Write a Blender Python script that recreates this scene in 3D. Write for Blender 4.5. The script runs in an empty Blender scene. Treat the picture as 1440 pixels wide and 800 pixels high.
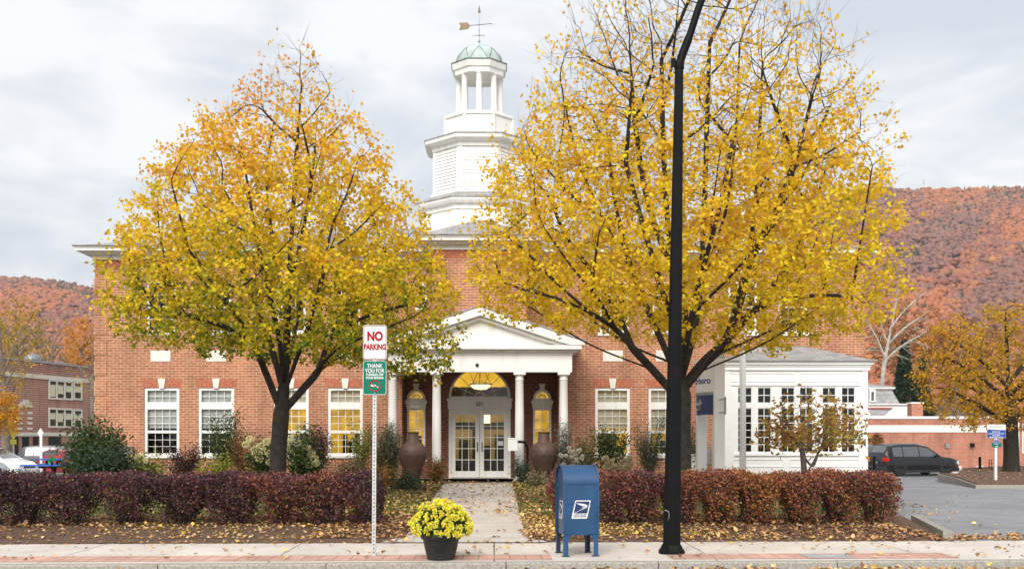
import bpy, math, random
import numpy as np
from mathutils import Vector, Matrix

# ------------------------------------------------------------------ camera, world, sun, exposure
R = math.radians
EYE, HZ, F, TH = 1.62, 612.0, 1500.0, R(0.955)
sc = bpy.context.scene
COL = sc.collection
cam_data = bpy.data.cameras.new('camera')
cam = bpy.data.objects.new('camera', cam_data)
COL.objects.link(cam)
cam.location = (0, 0, EYE)
cam.rotation_euler = (R(90), 0, -TH)
cam_data.sensor_width = 36
cam_data.lens = 36 * F / 1440
cam_data.shift_y = (HZ - 400) / 1440
cam_data.clip_start = 0.1
cam_data.clip_end = 6000
sc.camera = cam

SUN_EL, SUN_AZ = R(38), R(192)          # azimuth clockwise from +Y: behind the camera
w = bpy.data.worlds.new('World')
sc.world = w
w.use_nodes = True
nt = w.node_tree
nt.nodes.clear()
N = nt.nodes.new
out = N('ShaderNodeOutputWorld')
bg = N('ShaderNodeBackground')
bg.inputs['Strength'].default_value = 0.1
sky = N('ShaderNodeTexSky')
sky.sky_type = 'NISHITA'
sky.sun_disc = False
sky.sun_elevation = SUN_EL
sky.sun_rotation = SUN_AZ
tc = N('ShaderNodeTexCoord')
sep = N('ShaderNodeSeparateXYZ')
nt.links.new(tc.outputs['Generated'], sep.inputs[0])
def wmath(op, a, b=None):
    n = N('ShaderNodeMath'); n.operation = op
    for i, v in enumerate((a, b)):
        if v is None: continue
        if hasattr(v, 'links'): nt.links.new(v, n.inputs[i])
        else: n.inputs[i].default_value = v
    return n.outputs[0]
zz = wmath('ADD', wmath('MAXIMUM', sep.outputs[2], 0.0), 0.22)
cmb = N('ShaderNodeCombineXYZ')
nt.links.new(wmath('DIVIDE', sep.outputs[0], zz), cmb.inputs[0])
nt.links.new(wmath('DIVIDE', sep.outputs[1], zz), cmb.inputs[1])
cmb.inputs[2].default_value = 3.7
def wnoise(scale, detail, rough, dist):
    n = N('ShaderNodeTexNoise')
    n.inputs['Scale'].default_value = scale
    n.inputs['Detail'].default_value = detail
    n.inputs['Roughness'].default_value = rough
    n.inputs['Distortion'].default_value = dist
    nt.links.new(cmb.outputs[0], n.inputs['Vector'])
    return n.outputs['Fac']
ramp = N('ShaderNodeValToRGB')
e = ramp.color_ramp.elements
e[0].position = 0.43; e[0].color = (2.55, 2.68, 2.90, 1)
e[1].position = 0.60; e[1].color = (3.75, 3.75, 3.75, 1)
m_ = ramp.color_ramp.elements.new(0.51); m_.color = (3.05, 3.12, 3.22, 1)
nf = wmath('ADD', wmath('MULTIPLY', wnoise(2.3, 9, 0.6, 0.5), 0.75), wmath('MULTIPLY', wnoise(0.7, 4, 0.5, 0.2), 0.28))
nt.links.new(nf, ramp.inputs[0])
mx = N('ShaderNodeMixRGB')
mx.inputs[0].default_value = 0.93
nt.links.new(sky.outputs[0], mx.inputs[1])
nt.links.new(ramp.outputs[0], mx.inputs[2])
nt.links.new(mx.outputs[0], bg.inputs['Color'])
nt.links.new(bg.outputs[0], out.inputs['Surface'])

sun_data = bpy.data.lights.new('sun', 'SUN')
sun = bpy.data.objects.new('sun', sun_data)
COL.objects.link(sun)
sun_data.energy = 1.5
sun_data.angle = R(36)
sun_data.color = (1.0, 0.95, 0.87)
sd = Vector((math.sin(SUN_AZ) * math.cos(SUN_EL), math.cos(SUN_AZ) * math.cos(SUN_EL), math.sin(SUN_EL)))
sun.rotation_euler = sd.to_track_quat('Z', 'Y').to_euler()
sun.location = sd * 60

vs = sc.view_settings
vs.view_transform = 'Standard'
vs.look = 'None'
vs.exposure = 1.5
vs.gamma = 1
vs.use_curve_mapping = False

# ------------------------------------------------------------------ projection helpers (pixels of the 1440x800 photograph)
ST, CT = math.sin(TH), math.cos(TH)
def P(px, py, Y):
    a = (px - 720) / F; b = (HZ - py) / F
    t = Y / (CT - a * ST)
    return Vector((t * (ST + a * CT), Y, EYE + t * b))
def PX(px, Y): return P(px, HZ, Y).x
def PZ(py, Y, px=690): return P(px, py, Y).z
def G(px, py, z=0.0):
    a = (px - 720) / F; b = (HZ - py) / F
    t = (z - EYE) / b
    return Vector((t * (ST + a * CT), t * (CT - a * ST), z))
def yardz(Y): return 0.28 * min(1, max(0, (Y - 16.6) / 14.0))
def lotz(Y): return -0.6 * min(1, max(0, (Y - 26) / 34.0))

rng = np.random.default_rng(7)
rnd = random.Random(5)

# ------------------------------------------------------------------ mesh helpers
class MB:
    def __init__(s): s.v = []; s.f = []
    def add(s, vs_, fs_):
        o = len(s.v)
        s.v.extend([tuple(p) for p in vs_]); s.f.extend([tuple(i + o for i in f) for f in fs_])
        return s
    def box(s, x0, x1, y0, y1, z0, z1, M=None):
        v = [(x0,y0,z0),(x1,y0,z0),(x1,y1,z0),(x0,y1,z0),(x0,y0,z1),(x1,y0,z1),(x1,y1,z1),(x0,y1,z1)]
        if M is not None: v = [M @ Vector(p) for p in v]
        return s.add(v, [(0,3,2,1),(4,5,6,7),(0,1,5,4),(1,2,6,5),(2,3,7,6),(3,0,4,7)])
    def bbox(s, x0, x1, y0, y1, z0, z1, b=0.01):
        """box with chamfered vertical and top edges"""
        def ring(i, z): return [(x0+i+b,y0+i,z),(x1-i-b,y0+i,z),(x1-i,y0+i+b,z),(x1-i,y1-i-b,z),(x1-i-b,y1-i,z),(x0+i+b,y1-i,z),(x0+i,y1-i-b,z),(x0+i,y0+i+b,z)]
        v = ring(0, z0) + ring(0, z1-b) + ring(b, z1)
        f = [tuple(range(7,-1,-1)), tuple(range(16,24))]
        for k in range(2):
            for i in range(8): f.append((k*8+i, k*8+(i+1)%8, k*8+8+(i+1)%8, k*8+8+i))
        return s.add(v, f)
    def prism(s, poly, y0, y1):
        """polygon in (x,z), counter-clockwise seen from -y, extruded from y0 (front) to y1"""
        n = len(poly)
        v = [(x,y0,z) for x,z in poly] + [(x,y1,z) for x,z in poly]
        f = [tuple(range(n)), tuple(range(2*n-1, n-1, -1))]
        for i in range(n):
            j = (i+1) % n
            f.append((j, i, n+i, n+j))
        return s.add(v, f)
    def slab(s, poly, z0, z1, zf=None):
        """polygon in (x,y) ccw from above"""
        n = len(poly)
        g = zf or (lambda x, y: 0)
        v = [(x,y,z0+g(x,y)) for x,y in poly] + [(x,y,z1+g(x,y)) for x,y in poly]
        f = [tuple(range(n-1,-1,-1)), tuple(range(n,2*n))]
        for i in range(n):
            j = (i+1) % n
            f.append((i, j, n+j, n+i))
        return s.add(v, f)
    def lathe(s, prof, c, n=24, a0=0.0):
        """profile [(r,z)] round a vertical axis through c"""
        v = []; f = []
        for r, z in prof:
            for k in range(n):
                a = a0 + 2*math.pi*k/n
                v.append((c[0]+r*math.cos(a), c[1]+r*math.sin(a), c[2]+z))
        m = len(prof)
        for i in range(m-1):
            for k in range(n):
                k2 = (k+1) % n
                f.append((i*n+k, i*n+k2, (i+1)*n+k2, (i+1)*n+k))
        f.append(tuple(range(n-1,-1,-1))); f.append(tuple((m-1)*n+k for k in range(n)))
        return s.add(v, f)
    def tube(s, path, rad, n=8, cap=True):
        pts = [Vector(p) for p in path]
        if not hasattr(rad, '__len__'): rad = [rad]*len(pts)
        v = []; f = []
        up = None
        for i, p in enumerate(pts):
            d = (pts[min(i+1,len(pts)-1)] - pts[max(i-1,0)])
            if d.length < 1e-9: d = Vector((0,0,1))
            d.normalize()
            if up is None:
                up = Vector((1,0,0)) if abs(d.x) < 0.8 else Vector((0,1,0))
            s1 = (up - d*up.dot(d))
            if s1.length < 1e-6: s1 = d.orthogonal()
            s1.normalize(); s2 = d.cross(s1); up = s1
            for k in range(n):
                a = 2*math.pi*k/n
                v.append(p + (s1*math.cos(a) + s2*math.sin(a))*rad[i])
        for i in range(len(pts)-1):
            for k in range(n):
                k2 = (k+1) % n
                f.append((i*n+k, i*n+k2, (i+1)*n+k2, (i+1)*n+k))
        if cap:
            f.append(tuple(range(n-1,-1,-1))); f.append(tuple((len(pts)-1)*n+k for k in range(n)))
        return s.add(v, f)
    def ball(s, c, r, n=10, m=6, sz=1.0):
        prof = [(r*max(0.02, math.sin(math.pi*i/m)), -r*sz*math.cos(math.pi*i/m)) for i in range(m+1)]
        return s.lathe(prof, c, n)
    def xf(s, M): s.v = [tuple(M @ Vector(p)) for p in s.v]; return s

ORG = {}
def props(o, label=None, cat=None, group=None, kind=None):
    if label: o['label'] = label
    if cat: o['category'] = cat
    if group: o['group'] = group
    if kind: o['kind'] = kind
    return o
def thing(name, label, cat, loc=(0,0,0), group=None):
    o = bpy.data.objects.new(name, None)
    COL.objects.link(o)
    o.empty_display_size = 0.2
    o.location = loc
    ORG[o] = Vector(loc)
    return props(o, label, cat, group)
def link(name, me, mat, parent=None, loc=None):
    o = bpy.data.objects.new(name, me)
    COL.objects.link(o)
    if mat is not None: me.materials.append(mat)
    if parent is not None:
        o.parent = parent; ORG[o] = ORG[parent]
    else:
        o.location = loc or (0,0,0); ORG[o] = Vector(loc or (0,0,0))
    return o
def mesh(name, mb, mat, parent=None, loc=None, smooth=0, label=None):
    """link mb as one mesh object; world coordinates are made local to the thing's base"""
    off = ORG[parent] if parent is not None else Vector(loc or (0,0,0))
    me = bpy.data.meshes.new(name)
    me.from_pydata([(x-off.x, y-off.y, z-off.z) for x,y,z in mb.v], [], mb.f)
    if smooth:
        me.polygons.foreach_set('use_smooth', [True]*len(me.polygons))
        me.set_sharp_from_angle(angle=R(smooth))
    me.update()
    o = link(name, me, mat, parent, loc)
    if label: o['label'] = label
    return o
def npmesh(name, V, faces_n, Fidx, colors=None, off=(0,0,0)):
    """fast mesh: V (n,3), Fidx (m,faces_n)"""
    me = bpy.data.meshes.new(name)
    V = np.asarray(V, np.float32) - np.asarray(off, np.float32)
    m = len(Fidx)
    me.vertices.add(len(V)); me.vertices.foreach_set('co', V.ravel())
    me.loops.add(m*faces_n); me.loops.foreach_set('vertex_index', np.asarray(Fidx, np.int32).ravel())
    me.polygons.add(m)
    me.polygons.foreach_set('loop_start', np.arange(0, m*faces_n, faces_n, dtype=np.int32))
    if colors is not None:
        a = me.attributes.new('col', 'FLOAT_COLOR', 'POINT')
        c = np.ones((len(V),4), np.float32); c[:,:3] = colors
        a.data.foreach_set('color', c.ravel())
    me.update(calc_edges=True); me.validate()
    return me
def copy_tree(o, parent=None):
    c = o.copy(); COL.objects.link(c)
    if parent is not None: c.parent = parent
    ORG[c] = ORG[o]
    for ch in list(o.children): copy_tree(ch, c)
    return c

# ------------------------------------------------------------------ materials
def new_mat(name):
    m = bpy.data.materials.new(name); m.use_nodes = True
    t = m.node_tree; t.nodes.clear()
    o = t.nodes.new('ShaderNodeOutputMaterial')
    b = t.nodes.new('ShaderNodeBsdfPrincipled')
    t.links.new(b.outputs[0], o.inputs['Surface'])
    return m, t, b, o
def noise(t, scale, detail=5, vec=None, rough=0.55):
    n = t.nodes.new('ShaderNodeTexNoise')
    n.inputs['Scale'].default_value = scale; n.inputs['Detail'].default_value = detail; n.inputs['Roughness'].default_value = rough
    if vec is None:
        c = t.nodes.new('ShaderNodeTexCoord'); vec = c.outputs['Object']
    t.links.new(vec, n.inputs['Vector'])
    return n.outputs['Fac']
def rampn(t, fac, stops):
    r = t.nodes.new('ShaderNodeValToRGB')
    els = r.color_ramp.elements
    for i, (p, c) in enumerate(stops):
        el = els[i] if i < 2 else els.new(p)
        el.position = p; el.color = (*c, 1)
    t.links.new(fac, r.inputs[0])
    return r.outputs[0]
def bumpn(t, b, h, strength, dist=0.02):
    n = t.nodes.new('ShaderNodeBump')
    n.inputs['Strength'].default_value = strength; n.inputs['Distance'].default_value = dist
    t.links.new(h, n.inputs['Height']); t.links.new(n.outputs[0], b.inputs['Normal'])
def mixc(t, fac, a, b_, mode='MIX'):
    m = t.nodes.new('ShaderNodeMixRGB'); m.blend_type = mode
    for i, v in enumerate((fac, a, b_)):
        if hasattr(v, 'links'): t.links.new(v, m.inputs[i])
        else: m.inputs[i].default_value = v if i == 0 else (*v, 1)
    return m.outputs[0]
def mk(name, col, rough=0.6, var=0.12, scale=3.0, bump=0.0, metal=0.0, coat=0.0, bscale=40, spec=None):
    m, t, b, o = new_mat(name)
    n = noise(t, scale, 6)
    lo = tuple(max(0, c*(1-var)) for c in col); hi = tuple(min(1, c*(1+var)) for c in col)
    t.links.new(rampn(t, n, [(0.35, lo), (0.65, hi)]), b.inputs['Base Color'])
    b.inputs['Roughness'].default_value = rough; b.inputs['Metallic'].default_value = metal
    b.inputs['Coat Weight'].default_value = coat
    if spec is not None: b.inputs['Specular IOR Level'].default_value = spec
    if bump: bumpn(t, b, noise(t, bscale, 4), bump, 0.01)
    return m
def brick_mat(name, c1, c2, mortar, soft=0.0):
    m, t, b, o = new_mat(name)
    g = t.nodes.new('ShaderNodeNewGeometry'); c = t.nodes.new('ShaderNodeTexCoord')
    sn = t.nodes.new('ShaderNodeSeparateXYZ'); t.links.new(g.outputs['True Normal'], sn.inputs[0])
    sp = t.nodes.new('ShaderNodeSeparateXYZ'); t.links.new(c.outputs['Object'], sp.inputs[0])
    ab = t.nodes.new('ShaderNodeMath'); ab.operation = 'ABSOLUTE'; t.links.new(sn.outputs[0], ab.inputs[0])
    gt = t.nodes.new('ShaderNodeMath'); gt.operation = 'GREATER_THAN'; gt.inputs[1].default_value = 0.7; t.links.new(ab.outputs[0], gt.inputs[0])
    mu = t.nodes.new('ShaderNodeMix'); mu.data_type = 'FLOAT'
    t.links.new(gt.outputs[0], mu.inputs[0]); t.links.new(sp.outputs[0], mu.inputs[2]); t.links.new(sp.outputs[1], mu.inputs[3])
    cb = t.nodes.new('ShaderNodeCombineXYZ'); t.links.new(mu.outputs[0], cb.inputs[0]); t.links.new(sp.outputs[2], cb.inputs[1])
    br = t.nodes.new('ShaderNodeTexBrick')
    br.inputs['Scale'].default_value = 1.0
    br.inputs['Brick Width'].default_value = 0.225; br.inputs['Row Height'].default_value = 0.078
    br.inputs['Mortar Size'].default_value = 0.0075; br.inputs['Mortar Smooth'].default_value = 0.2; br.inputs['Bias'].default_value = -0.1
    br.inputs['Color1'].default_value = (*c1,1); br.inputs['Color2'].default_value = (*c2,1); br.inputs['Mortar'].default_value = (*mortar,1)
    t.links.new(cb.outputs[0], br.inputs['Vector'])
    n1 = rampn(t, noise(t, 0.7, 6), [(0.3, (0.82,0.82,0.83)), (0.7, (1.12,1.1,1.08))])
    col = mixc(t, 1.0, br.outputs['Color'], n1, 'MULTIPLY')
    n2 = rampn(t, noise(t, 9, 3), [(0.3, (0.85,0.85,0.85)), (0.7, (1.12,1.12,1.12))])
    col = mixc(t, 1.0, col, n2, 'MULTIPLY')
    mp_ = t.nodes.new('ShaderNodeMapping'); mp_.inputs['Scale'].default_value = (1.6,1.6,0.16); t.links.new(c.outputs['Object'], mp_.inputs[0])
    n3 = rampn(t, noise(t, 1.0, 5, vec=mp_.outputs[0], rough=.65), [(0.3, (0.70,0.69,0.70)), (0.52, (1.0,1.0,1.0)), (0.75, (1.06,1.05,1.03))])
    col = mixc(t, 1.0, col, n3, 'MULTIPLY')
    t.links.new(col, b.inputs['Base Color']); b.inputs['Roughness'].default_value = 0.85
    b.inputs['Specular IOR Level'].default_value = 0.25
    bumpn(t, b, br.outputs['Fac'], -0.35, 0.012)
    return m
def leaf_mat(name, trans=0.35, rough=0.55):
    m, t, b, o = new_mat(name)
    a = t.nodes.new('ShaderNodeAttribute'); a.attribute_name = 'col'
    b.inputs['Roughness'].default_value = rough; b.inputs['Specular IOR Level'].default_value = 0.3
    t.links.new(a.outputs['Color'], b.inputs['Base Color'])
    tr = t.nodes.new('ShaderNodeBsdfTranslucent'); t.links.new(a.outputs['Color'], tr.inputs['Color'])
    mxs = t.nodes.new('ShaderNodeMixShader'); mxs.inputs[0].default_value = trans
    t.links.new(b.outputs[0], mxs.inputs[1]); t.links.new(tr.outputs[0], mxs.inputs[2]); t.links.new(mxs.outputs[0], o.inputs['Surface'])
    return m
def emit_mat(name, col, st, var=0.25, scale=2.0):
    m, t, b, o = new_mat(name)
    lo = tuple(c*(1-var) for c in col)
    c = rampn(t, noise(t, scale, 4), [(0.3, lo), (0.7, col)])
    b.inputs['Base Color'].default_value = (*[x*0.5 for x in col], 1)
    t.links.new(c, b.inputs['Emission Color']); b.inputs['Emission Strength'].default_value = st
    return m
def glass_mat(name, tint=(0.75,0.8,0.8), refl=1.0):
    m, t, b, o = new_mat(name)
    t.nodes.remove(b)
    gl = t.nodes.new('ShaderNodeBsdfGlossy'); gl.inputs['Roughness'].default_value = 0.03; gl.inputs['Color'].default_value = (0.9,0.95,1,1)
    tr = t.nodes.new('ShaderNodeBsdfTransparent'); tr.inputs['Color'].default_value = (*tint,1)
    fr = t.nodes.new('ShaderNodeFresnel'); fr.inputs[0].default_value = 1.5
    mm = t.nodes.new('ShaderNodeMath'); mm.operation = 'MULTIPLY'; mm.inputs[1].default_value = refl; t.links.new(fr.outputs[0], mm.inputs[0])
    mxs = t.nodes.new('ShaderNodeMixShader')
    t.links.new(mm.outputs[0], mxs.inputs[0]); t.links.new(tr.outputs[0], mxs.inputs[1]); t.links.new(gl.outputs[0], mxs.inputs[2]); t.links.new(mxs.outputs[0], o.inputs['Surface'])
    return m

M = {}
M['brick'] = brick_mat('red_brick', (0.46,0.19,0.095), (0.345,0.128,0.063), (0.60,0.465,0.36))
M['brick_shaded'] = brick_mat('shaded_brick', (0.22,0.075,0.045), (0.16,0.05,0.03), (0.28,0.19,0.15))  # brick of the entrance recess, porch shade put into its colour
M['school_brick'] = brick_mat('school_brick', (0.42,0.15,0.12), (0.34,0.115,0.09), (0.50,0.33,0.28))
M['low_brick'] = brick_mat('low_brick', (0.42,0.17,0.11), (0.34,0.12,0.08), (0.45,0.30,0.24))
M['voussoir'] = mk('voussoir_brick', (0.42,0.13,0.07), 0.85, 0.3, 14, 0.3)
M['white'] = mk('white_paint', (0.80,0.79,0.765), 0.5, 0.035, 1.3, 0.05)
def streaks(m, lo=.86):
    t = m.node_tree; b = [n for n in t.nodes if n.type == 'BSDF_PRINCIPLED'][0]; l = b.inputs['Base Color'].links[0].from_socket
    c = t.nodes.new('ShaderNodeTexCoord'); mp = t.nodes.new('ShaderNodeMapping'); mp.inputs['Scale'].default_value = (3.5,3.5,.35); t.links.new(c.outputs['Object'], mp.inputs[0])
    r = rampn(t, noise(t, 1.3, 7, vec=mp.outputs[0], rough=.7), [(.32,(lo,lo*.99,lo*.97)),(.52,(1,1,1))])
    t.links.new(mixc(t, 1, l, r, 'MULTIPLY'), b.inputs['Base Color'])
streaks(M['white'])
M['white_bright'] = mk('white_gloss_paint', (0.82,0.82,0.81), 0.4, 0.03, 2)
M['stone'] = mk('pale_stone', (0.72,0.69,0.63), 0.8, 0.08, 5, 0.15)
def shingle_mat():
    m, t, b, o = new_mat('grey_shingles')
    c = t.nodes.new('ShaderNodeTexCoord')
    br = t.nodes.new('ShaderNodeTexBrick')
    br.inputs['Scale'].default_value = 1; br.inputs['Brick Width'].default_value = 0.3; br.inputs['Row Height'].default_value = 0.16; br.inputs['Mortar Size'].default_value = 0.006
    br.inputs['Color1'].default_value = (0.28,0.275,0.27,1); br.inputs['Color2'].default_value = (0.37,0.36,0.35,1); br.inputs['Mortar'].default_value = (0.10,0.10,0.11,1)
    t.links.new(c.outputs['Object'], br.inputs['Vector'])
    n2 = rampn(t, noise(t, 3, 5), [(0.3, (0.8,0.8,0.8)), (0.7, (1.2,1.2,1.2))])
    t.links.new(mixc(t, 1, br.outputs['Color'], n2, 'MULTIPLY'), b.inputs['Base Color']); b.inputs['Roughness'].default_value = 0.9
    return m
M['shingle'] = shingle_mat()
M['copper'] = mk('verdigris_copper', (0.41,0.49,0.475), 0.5, 0.15, 4, 0.1)
M['dark_seam'] = mk('dark_seam', (0.10,0.12,0.11), 0.6)
M['louver'] = M['white']
M['glass'] = glass_mat('window_glass', (0.9,0.92,0.92))
M['blind'] = mk('white_blind', (0.70,0.71,0.68), 0.8, 0.05, 6)
M['blind_cream'] = mk('cream_blind', (0.74,0.68,0.52), 0.8, 0.06, 6)
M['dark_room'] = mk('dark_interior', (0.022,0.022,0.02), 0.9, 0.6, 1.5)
M['brown_room'] = mk('dim_brown_interior', (0.06,0.045,0.025), 0.9, 0.6, 1.5)
M['lit_room'] = emit_mat('lit_interior_wall', (0.60,0.34,0.03), 0.50, 0.65, 3.5)  # wall glows by itself, standing in for room lamps
M['lit_arch'] = emit_mat('lit_vestibule', (0.80,0.46,0.04), 0.46, 0.35, 1.6)  # upper vestibule wall, lamplight put in as its own glow
M['lamp_glow'] = emit_mat('lamp_glow', (1.0,0.80,0.40), 0.9, 0.05)
M['black_metal'] = mk('black_painted_metal', (0.006,0.006,0.007), 0.55, 0.2, 5, 0.03, 0.0, spec=.12)
M['grey_metal'] = mk('grey_metal', (0.30,0.32,0.33), 0.45, 0.1, 8, 0, 0.7)
M['galv'] = mk('galvanised_steel', (0.55,0.56,0.56), 0.45, 0.12, 20, 0.05, 0.55)
M['brass'] = mk('weathered_brass', (0.24,0.17,0.10), 0.6, 0.25, 20, 0, 0.2)
M['terracotta'] = mk('brown_clay', (0.105,0.058,0.040), 0.55, 0.25, 5, 0.15)
M['asphalt'] = mk('asphalt', (0.24,0.245,0.265), 0.85, 0.12, 1.2, 0.3, bscale=120)
def cracks(m):
    t = m.node_tree; b = [n for n in t.nodes if n.type == 'BSDF_PRINCIPLED'][0]; l = b.inputs['Base Color'].links[0].from_socket
    c = t.nodes.new('ShaderNodeTexCoord'); v = t.nodes.new('ShaderNodeTexVoronoi'); v.feature = 'DISTANCE_TO_EDGE'; v.inputs['Scale'].default_value = .22
    dn = t.nodes.new('ShaderNodeTexNoise'); dn.inputs['Scale'].default_value = .9; dn.inputs['Detail'].default_value = 6; t.links.new(c.outputs['Object'], dn.inputs['Vector'])
    ad = t.nodes.new('ShaderNodeMixRGB'); ad.blend_type = 'ADD'; ad.inputs[0].default_value = 1.6; t.links.new(c.outputs['Object'], ad.inputs[1]); t.links.new(dn.outputs['Color'], ad.inputs[2]); t.links.new(ad.outputs[0], v.inputs['Vector'])
    r = rampn(t, v.outputs['Distance'], [(0.0,(.55,.55,.55)),(.006,(1,1,1))])
    r2 = rampn(t, noise(t, .35, 7, rough=.7), [(.32,(.80,.80,.80)),(.55,(1,1,1)),(.75,(1.1,1.1,1.09))])
    t.links.new(mixc(t, 1, mixc(t, 1, l, r, 'MULTIPLY'), r2, 'MULTIPLY'), b.inputs['Base Color'])
cracks(M['asphalt'])
M['road'] = mk('road_asphalt', (0.22,0.22,0.225), 0.85, 0.15, 1.2, 0.3, bscale=120)
M['mailbox'] = mk('blue_paint', (0.009,0.058,0.150), 0.42, 0.22, 3, 0.06, 0, 0.15)
t_ = M['mailbox'].node_tree; b_ = [n for n in t_.nodes if n.type == 'BSDF_PRINCIPLED'][0]; l_ = b_.inputs['Base Color'].links[0].from_socket
t_.links.new(mixc(t_, rampn(t_, noise(t_, 16, 9, rough=.8), [(0.60,(0,0,0)),(0.68,(.45,.45,.45))]), l_, (0.12,0.18,0.26)), b_.inputs['Base Color'])
M['mailbox_dark'] = mk('darker_blue', (0.012,0.03,0.08), 0.4, 0.2, 4)
M['navy'] = mk('navy_ink', (0.010,0.030,0.12), 0.4)
M['sign_white'] = mk('sign_white', (0.66,0.66,0.655), 0.45, 0.03, 6, spec=.2)
M['sign_red'] = mk('sign_red', (0.34,0.004,0.012), 0.45, 0.08, 8, spec=.15)
M['sign_green'] = mk('sign_green', (0.004,0.165,0.105), 0.45, 0.08, 6, spec=.15)
M['sign_blue'] = mk('sign_blue', (0.02,0.07,0.36), 0.35, 0.08, 6)
M['sign_yellow'] = mk('sign_yellow', (0.75,0.68,0.01), 0.4, 0.05, 6)
M['grey_ink'] = mk('grey_ink', (0.35,0.36,0.40), 0.5)
M['black_ink'] = mk('black_ink', (0.02,0.02,0.02), 0.5)
M['black_plastic'] = mk('black_plastic', (0.012,0.012,0.012), 0.45, 0.2, 20, 0.1)
M['soil'] = mk('potting_soil', (0.05,0.03,0.02), 0.95, 0.4, 30, 0.5)
M['granite'] = mk('granite_kerb', (0.31,0.29,0.255), 0.85, 0.25, 30, 0.5)
M['bark'] = mk('dark_bark', (0.024,0.018,0.014), 0.9, 0.5, 9, 0.9, bscale=22)
M['bark_grey'] = mk('grey_bark', (0.17,0.14,0.115), 0.9, 0.35, 9, 0.7, bscale=22)
M['bark_white'] = mk('white_bark', (0.38,0.345,0.30), 0.8, 0.3, 2, 0.3)
M['twig'] = mk('brown_twigs', (0.075,0.05,0.038), 0.9, 0.3, 8)
M['leaf'] = leaf_mat('autumn_leaves', 0.5)
M['leaf_dull'] = leaf_mat('shrub_leaves', 0.18, 0.6)
M['petal'] = leaf_mat('petals', 0.25, 0.7)
M['fallen'] = leaf_mat('fallen_leaf', 0.1, 0.7)
def mulch_mat():
    m, t, b, o = new_mat('bark_mulch')
    n1 = noise(t, 28, 6, rough=0.7)
    c = rampn(t, n1, [(0.3, (0.035,0.019,0.012)), (0.5, (0.13,0.072,0.046)), (0.70, (0.30,0.19,0.12))])
    t.links.new(c, b.inputs['Base Color']); b.inputs['Roughness'].default_value = 0.95
    bumpn(t, b, n1, 1.0, 0.04)
    return m
M['mulch'] = mulch_mat()
def lawn_mat():
    m, t, b, o = new_mat('lawn_turf')
    n1 = noise(t, 1.2, 6); n2 = noise(t, 45, 4)
    c = rampn(t, n1, [(0.35, (0.07,0.095,0.02)), (0.65, (0.16,0.14,0.05))])
    c2 = rampn(t, n2, [(0.3, (0.6,0.6,0.6)), (0.7, (1.3,1.3,1.3))])
    t.links.new(mixc(t, 1, c, c2, 'MULTIPLY'), b.inputs['Base Color']); b.inputs['Roughness'].default_value = 0.95
    bumpn(t, b, n2, 0.8, 0.03)
    return m
M['lawn'] = lawn_mat()
def concrete_mat(name, bw, rh, base=(0.60,0.55,0.495), joint=(0.17,0.15,0.13), mortar=0.011, c2=None, off=0.0, rough_n=0.18):
    m, t, b, o = new_mat(name)
    c = t.nodes.new('ShaderNodeTexCoord')
    br = t.nodes.new('ShaderNodeTexBrick'); br.offset = off
    br.inputs['Scale'].default_value = 1; br.inputs['Brick Width'].default_value = bw; br.inputs['Row Height'].default_value = rh
    br.inputs['Mortar Size'].default_value = mortar; br.inputs['Mortar Smooth'].default_value = 0.1
    cc = c2 or tuple(x*0.94 for x in base)
    br.inputs['Color1'].default_value = (*base,1); br.inputs['Color2'].default_value = (*cc,1); br.inputs['Mortar'].default_value = (*joint,1)
    t.links.new(c.outputs['Object'], br.inputs['Vector'])
    n1 = rampn(t, noise(t, 0.9, 7, rough=0.65), [(0.3, (1-rough_n,)*3), (0.7, (1+rough_n*0.7,)*3)])
    n2 = rampn(t, noise(t, 60, 3), [(0.3, (0.9,0.9,0.9)), (0.7, (1.08,1.08,1.08))])
    col = mixc(t, 1, mixc(t, 1, br.outputs['Color'], n1, 'MULTIPLY'), n2, 'MULTIPLY')
    t.links.new(col, b.inputs['Base Color']); b.inputs['Roughness'].default_value = 0.9
    n4 = rampn(t, noise(t, 5.5, 8, rough=0.75), [(0.30, (0.72,0.70,0.67)), (0.43, (1.0,1.0,1.0)), (0.8, (1.04,1.04,1.03))])
    t.links.new(mixc(t, 1, col, n4, 'MULTIPLY'), b.inputs['Base Color'])
    bumpn(t, b, noise(t, 90, 3), 0.2, 0.01)
    return m
M['concrete'] = concrete_mat('sidewalk_concrete', 2.9, 50)
M['walk'] = concrete_mat('walk_concrete', 500, 2.3, (0.57,0.52,0.47))
M['paver'] = concrete_mat('brick_pavers', 0.21, 0.32, (0.60,0.36,0.29), (0.28,0.20,0.16), 0.009, (0.50,0.28,0.22), 0.0)
M['plain_concrete'] = mk('plain_concrete', (0.48,0.46,0.43), 0.9, 0.12, 4, 0.2)
M['hill_ground'] = mk('hill_soil', (0.09,0.05,0.04), 0.95, 0.4, 0.02)

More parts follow.
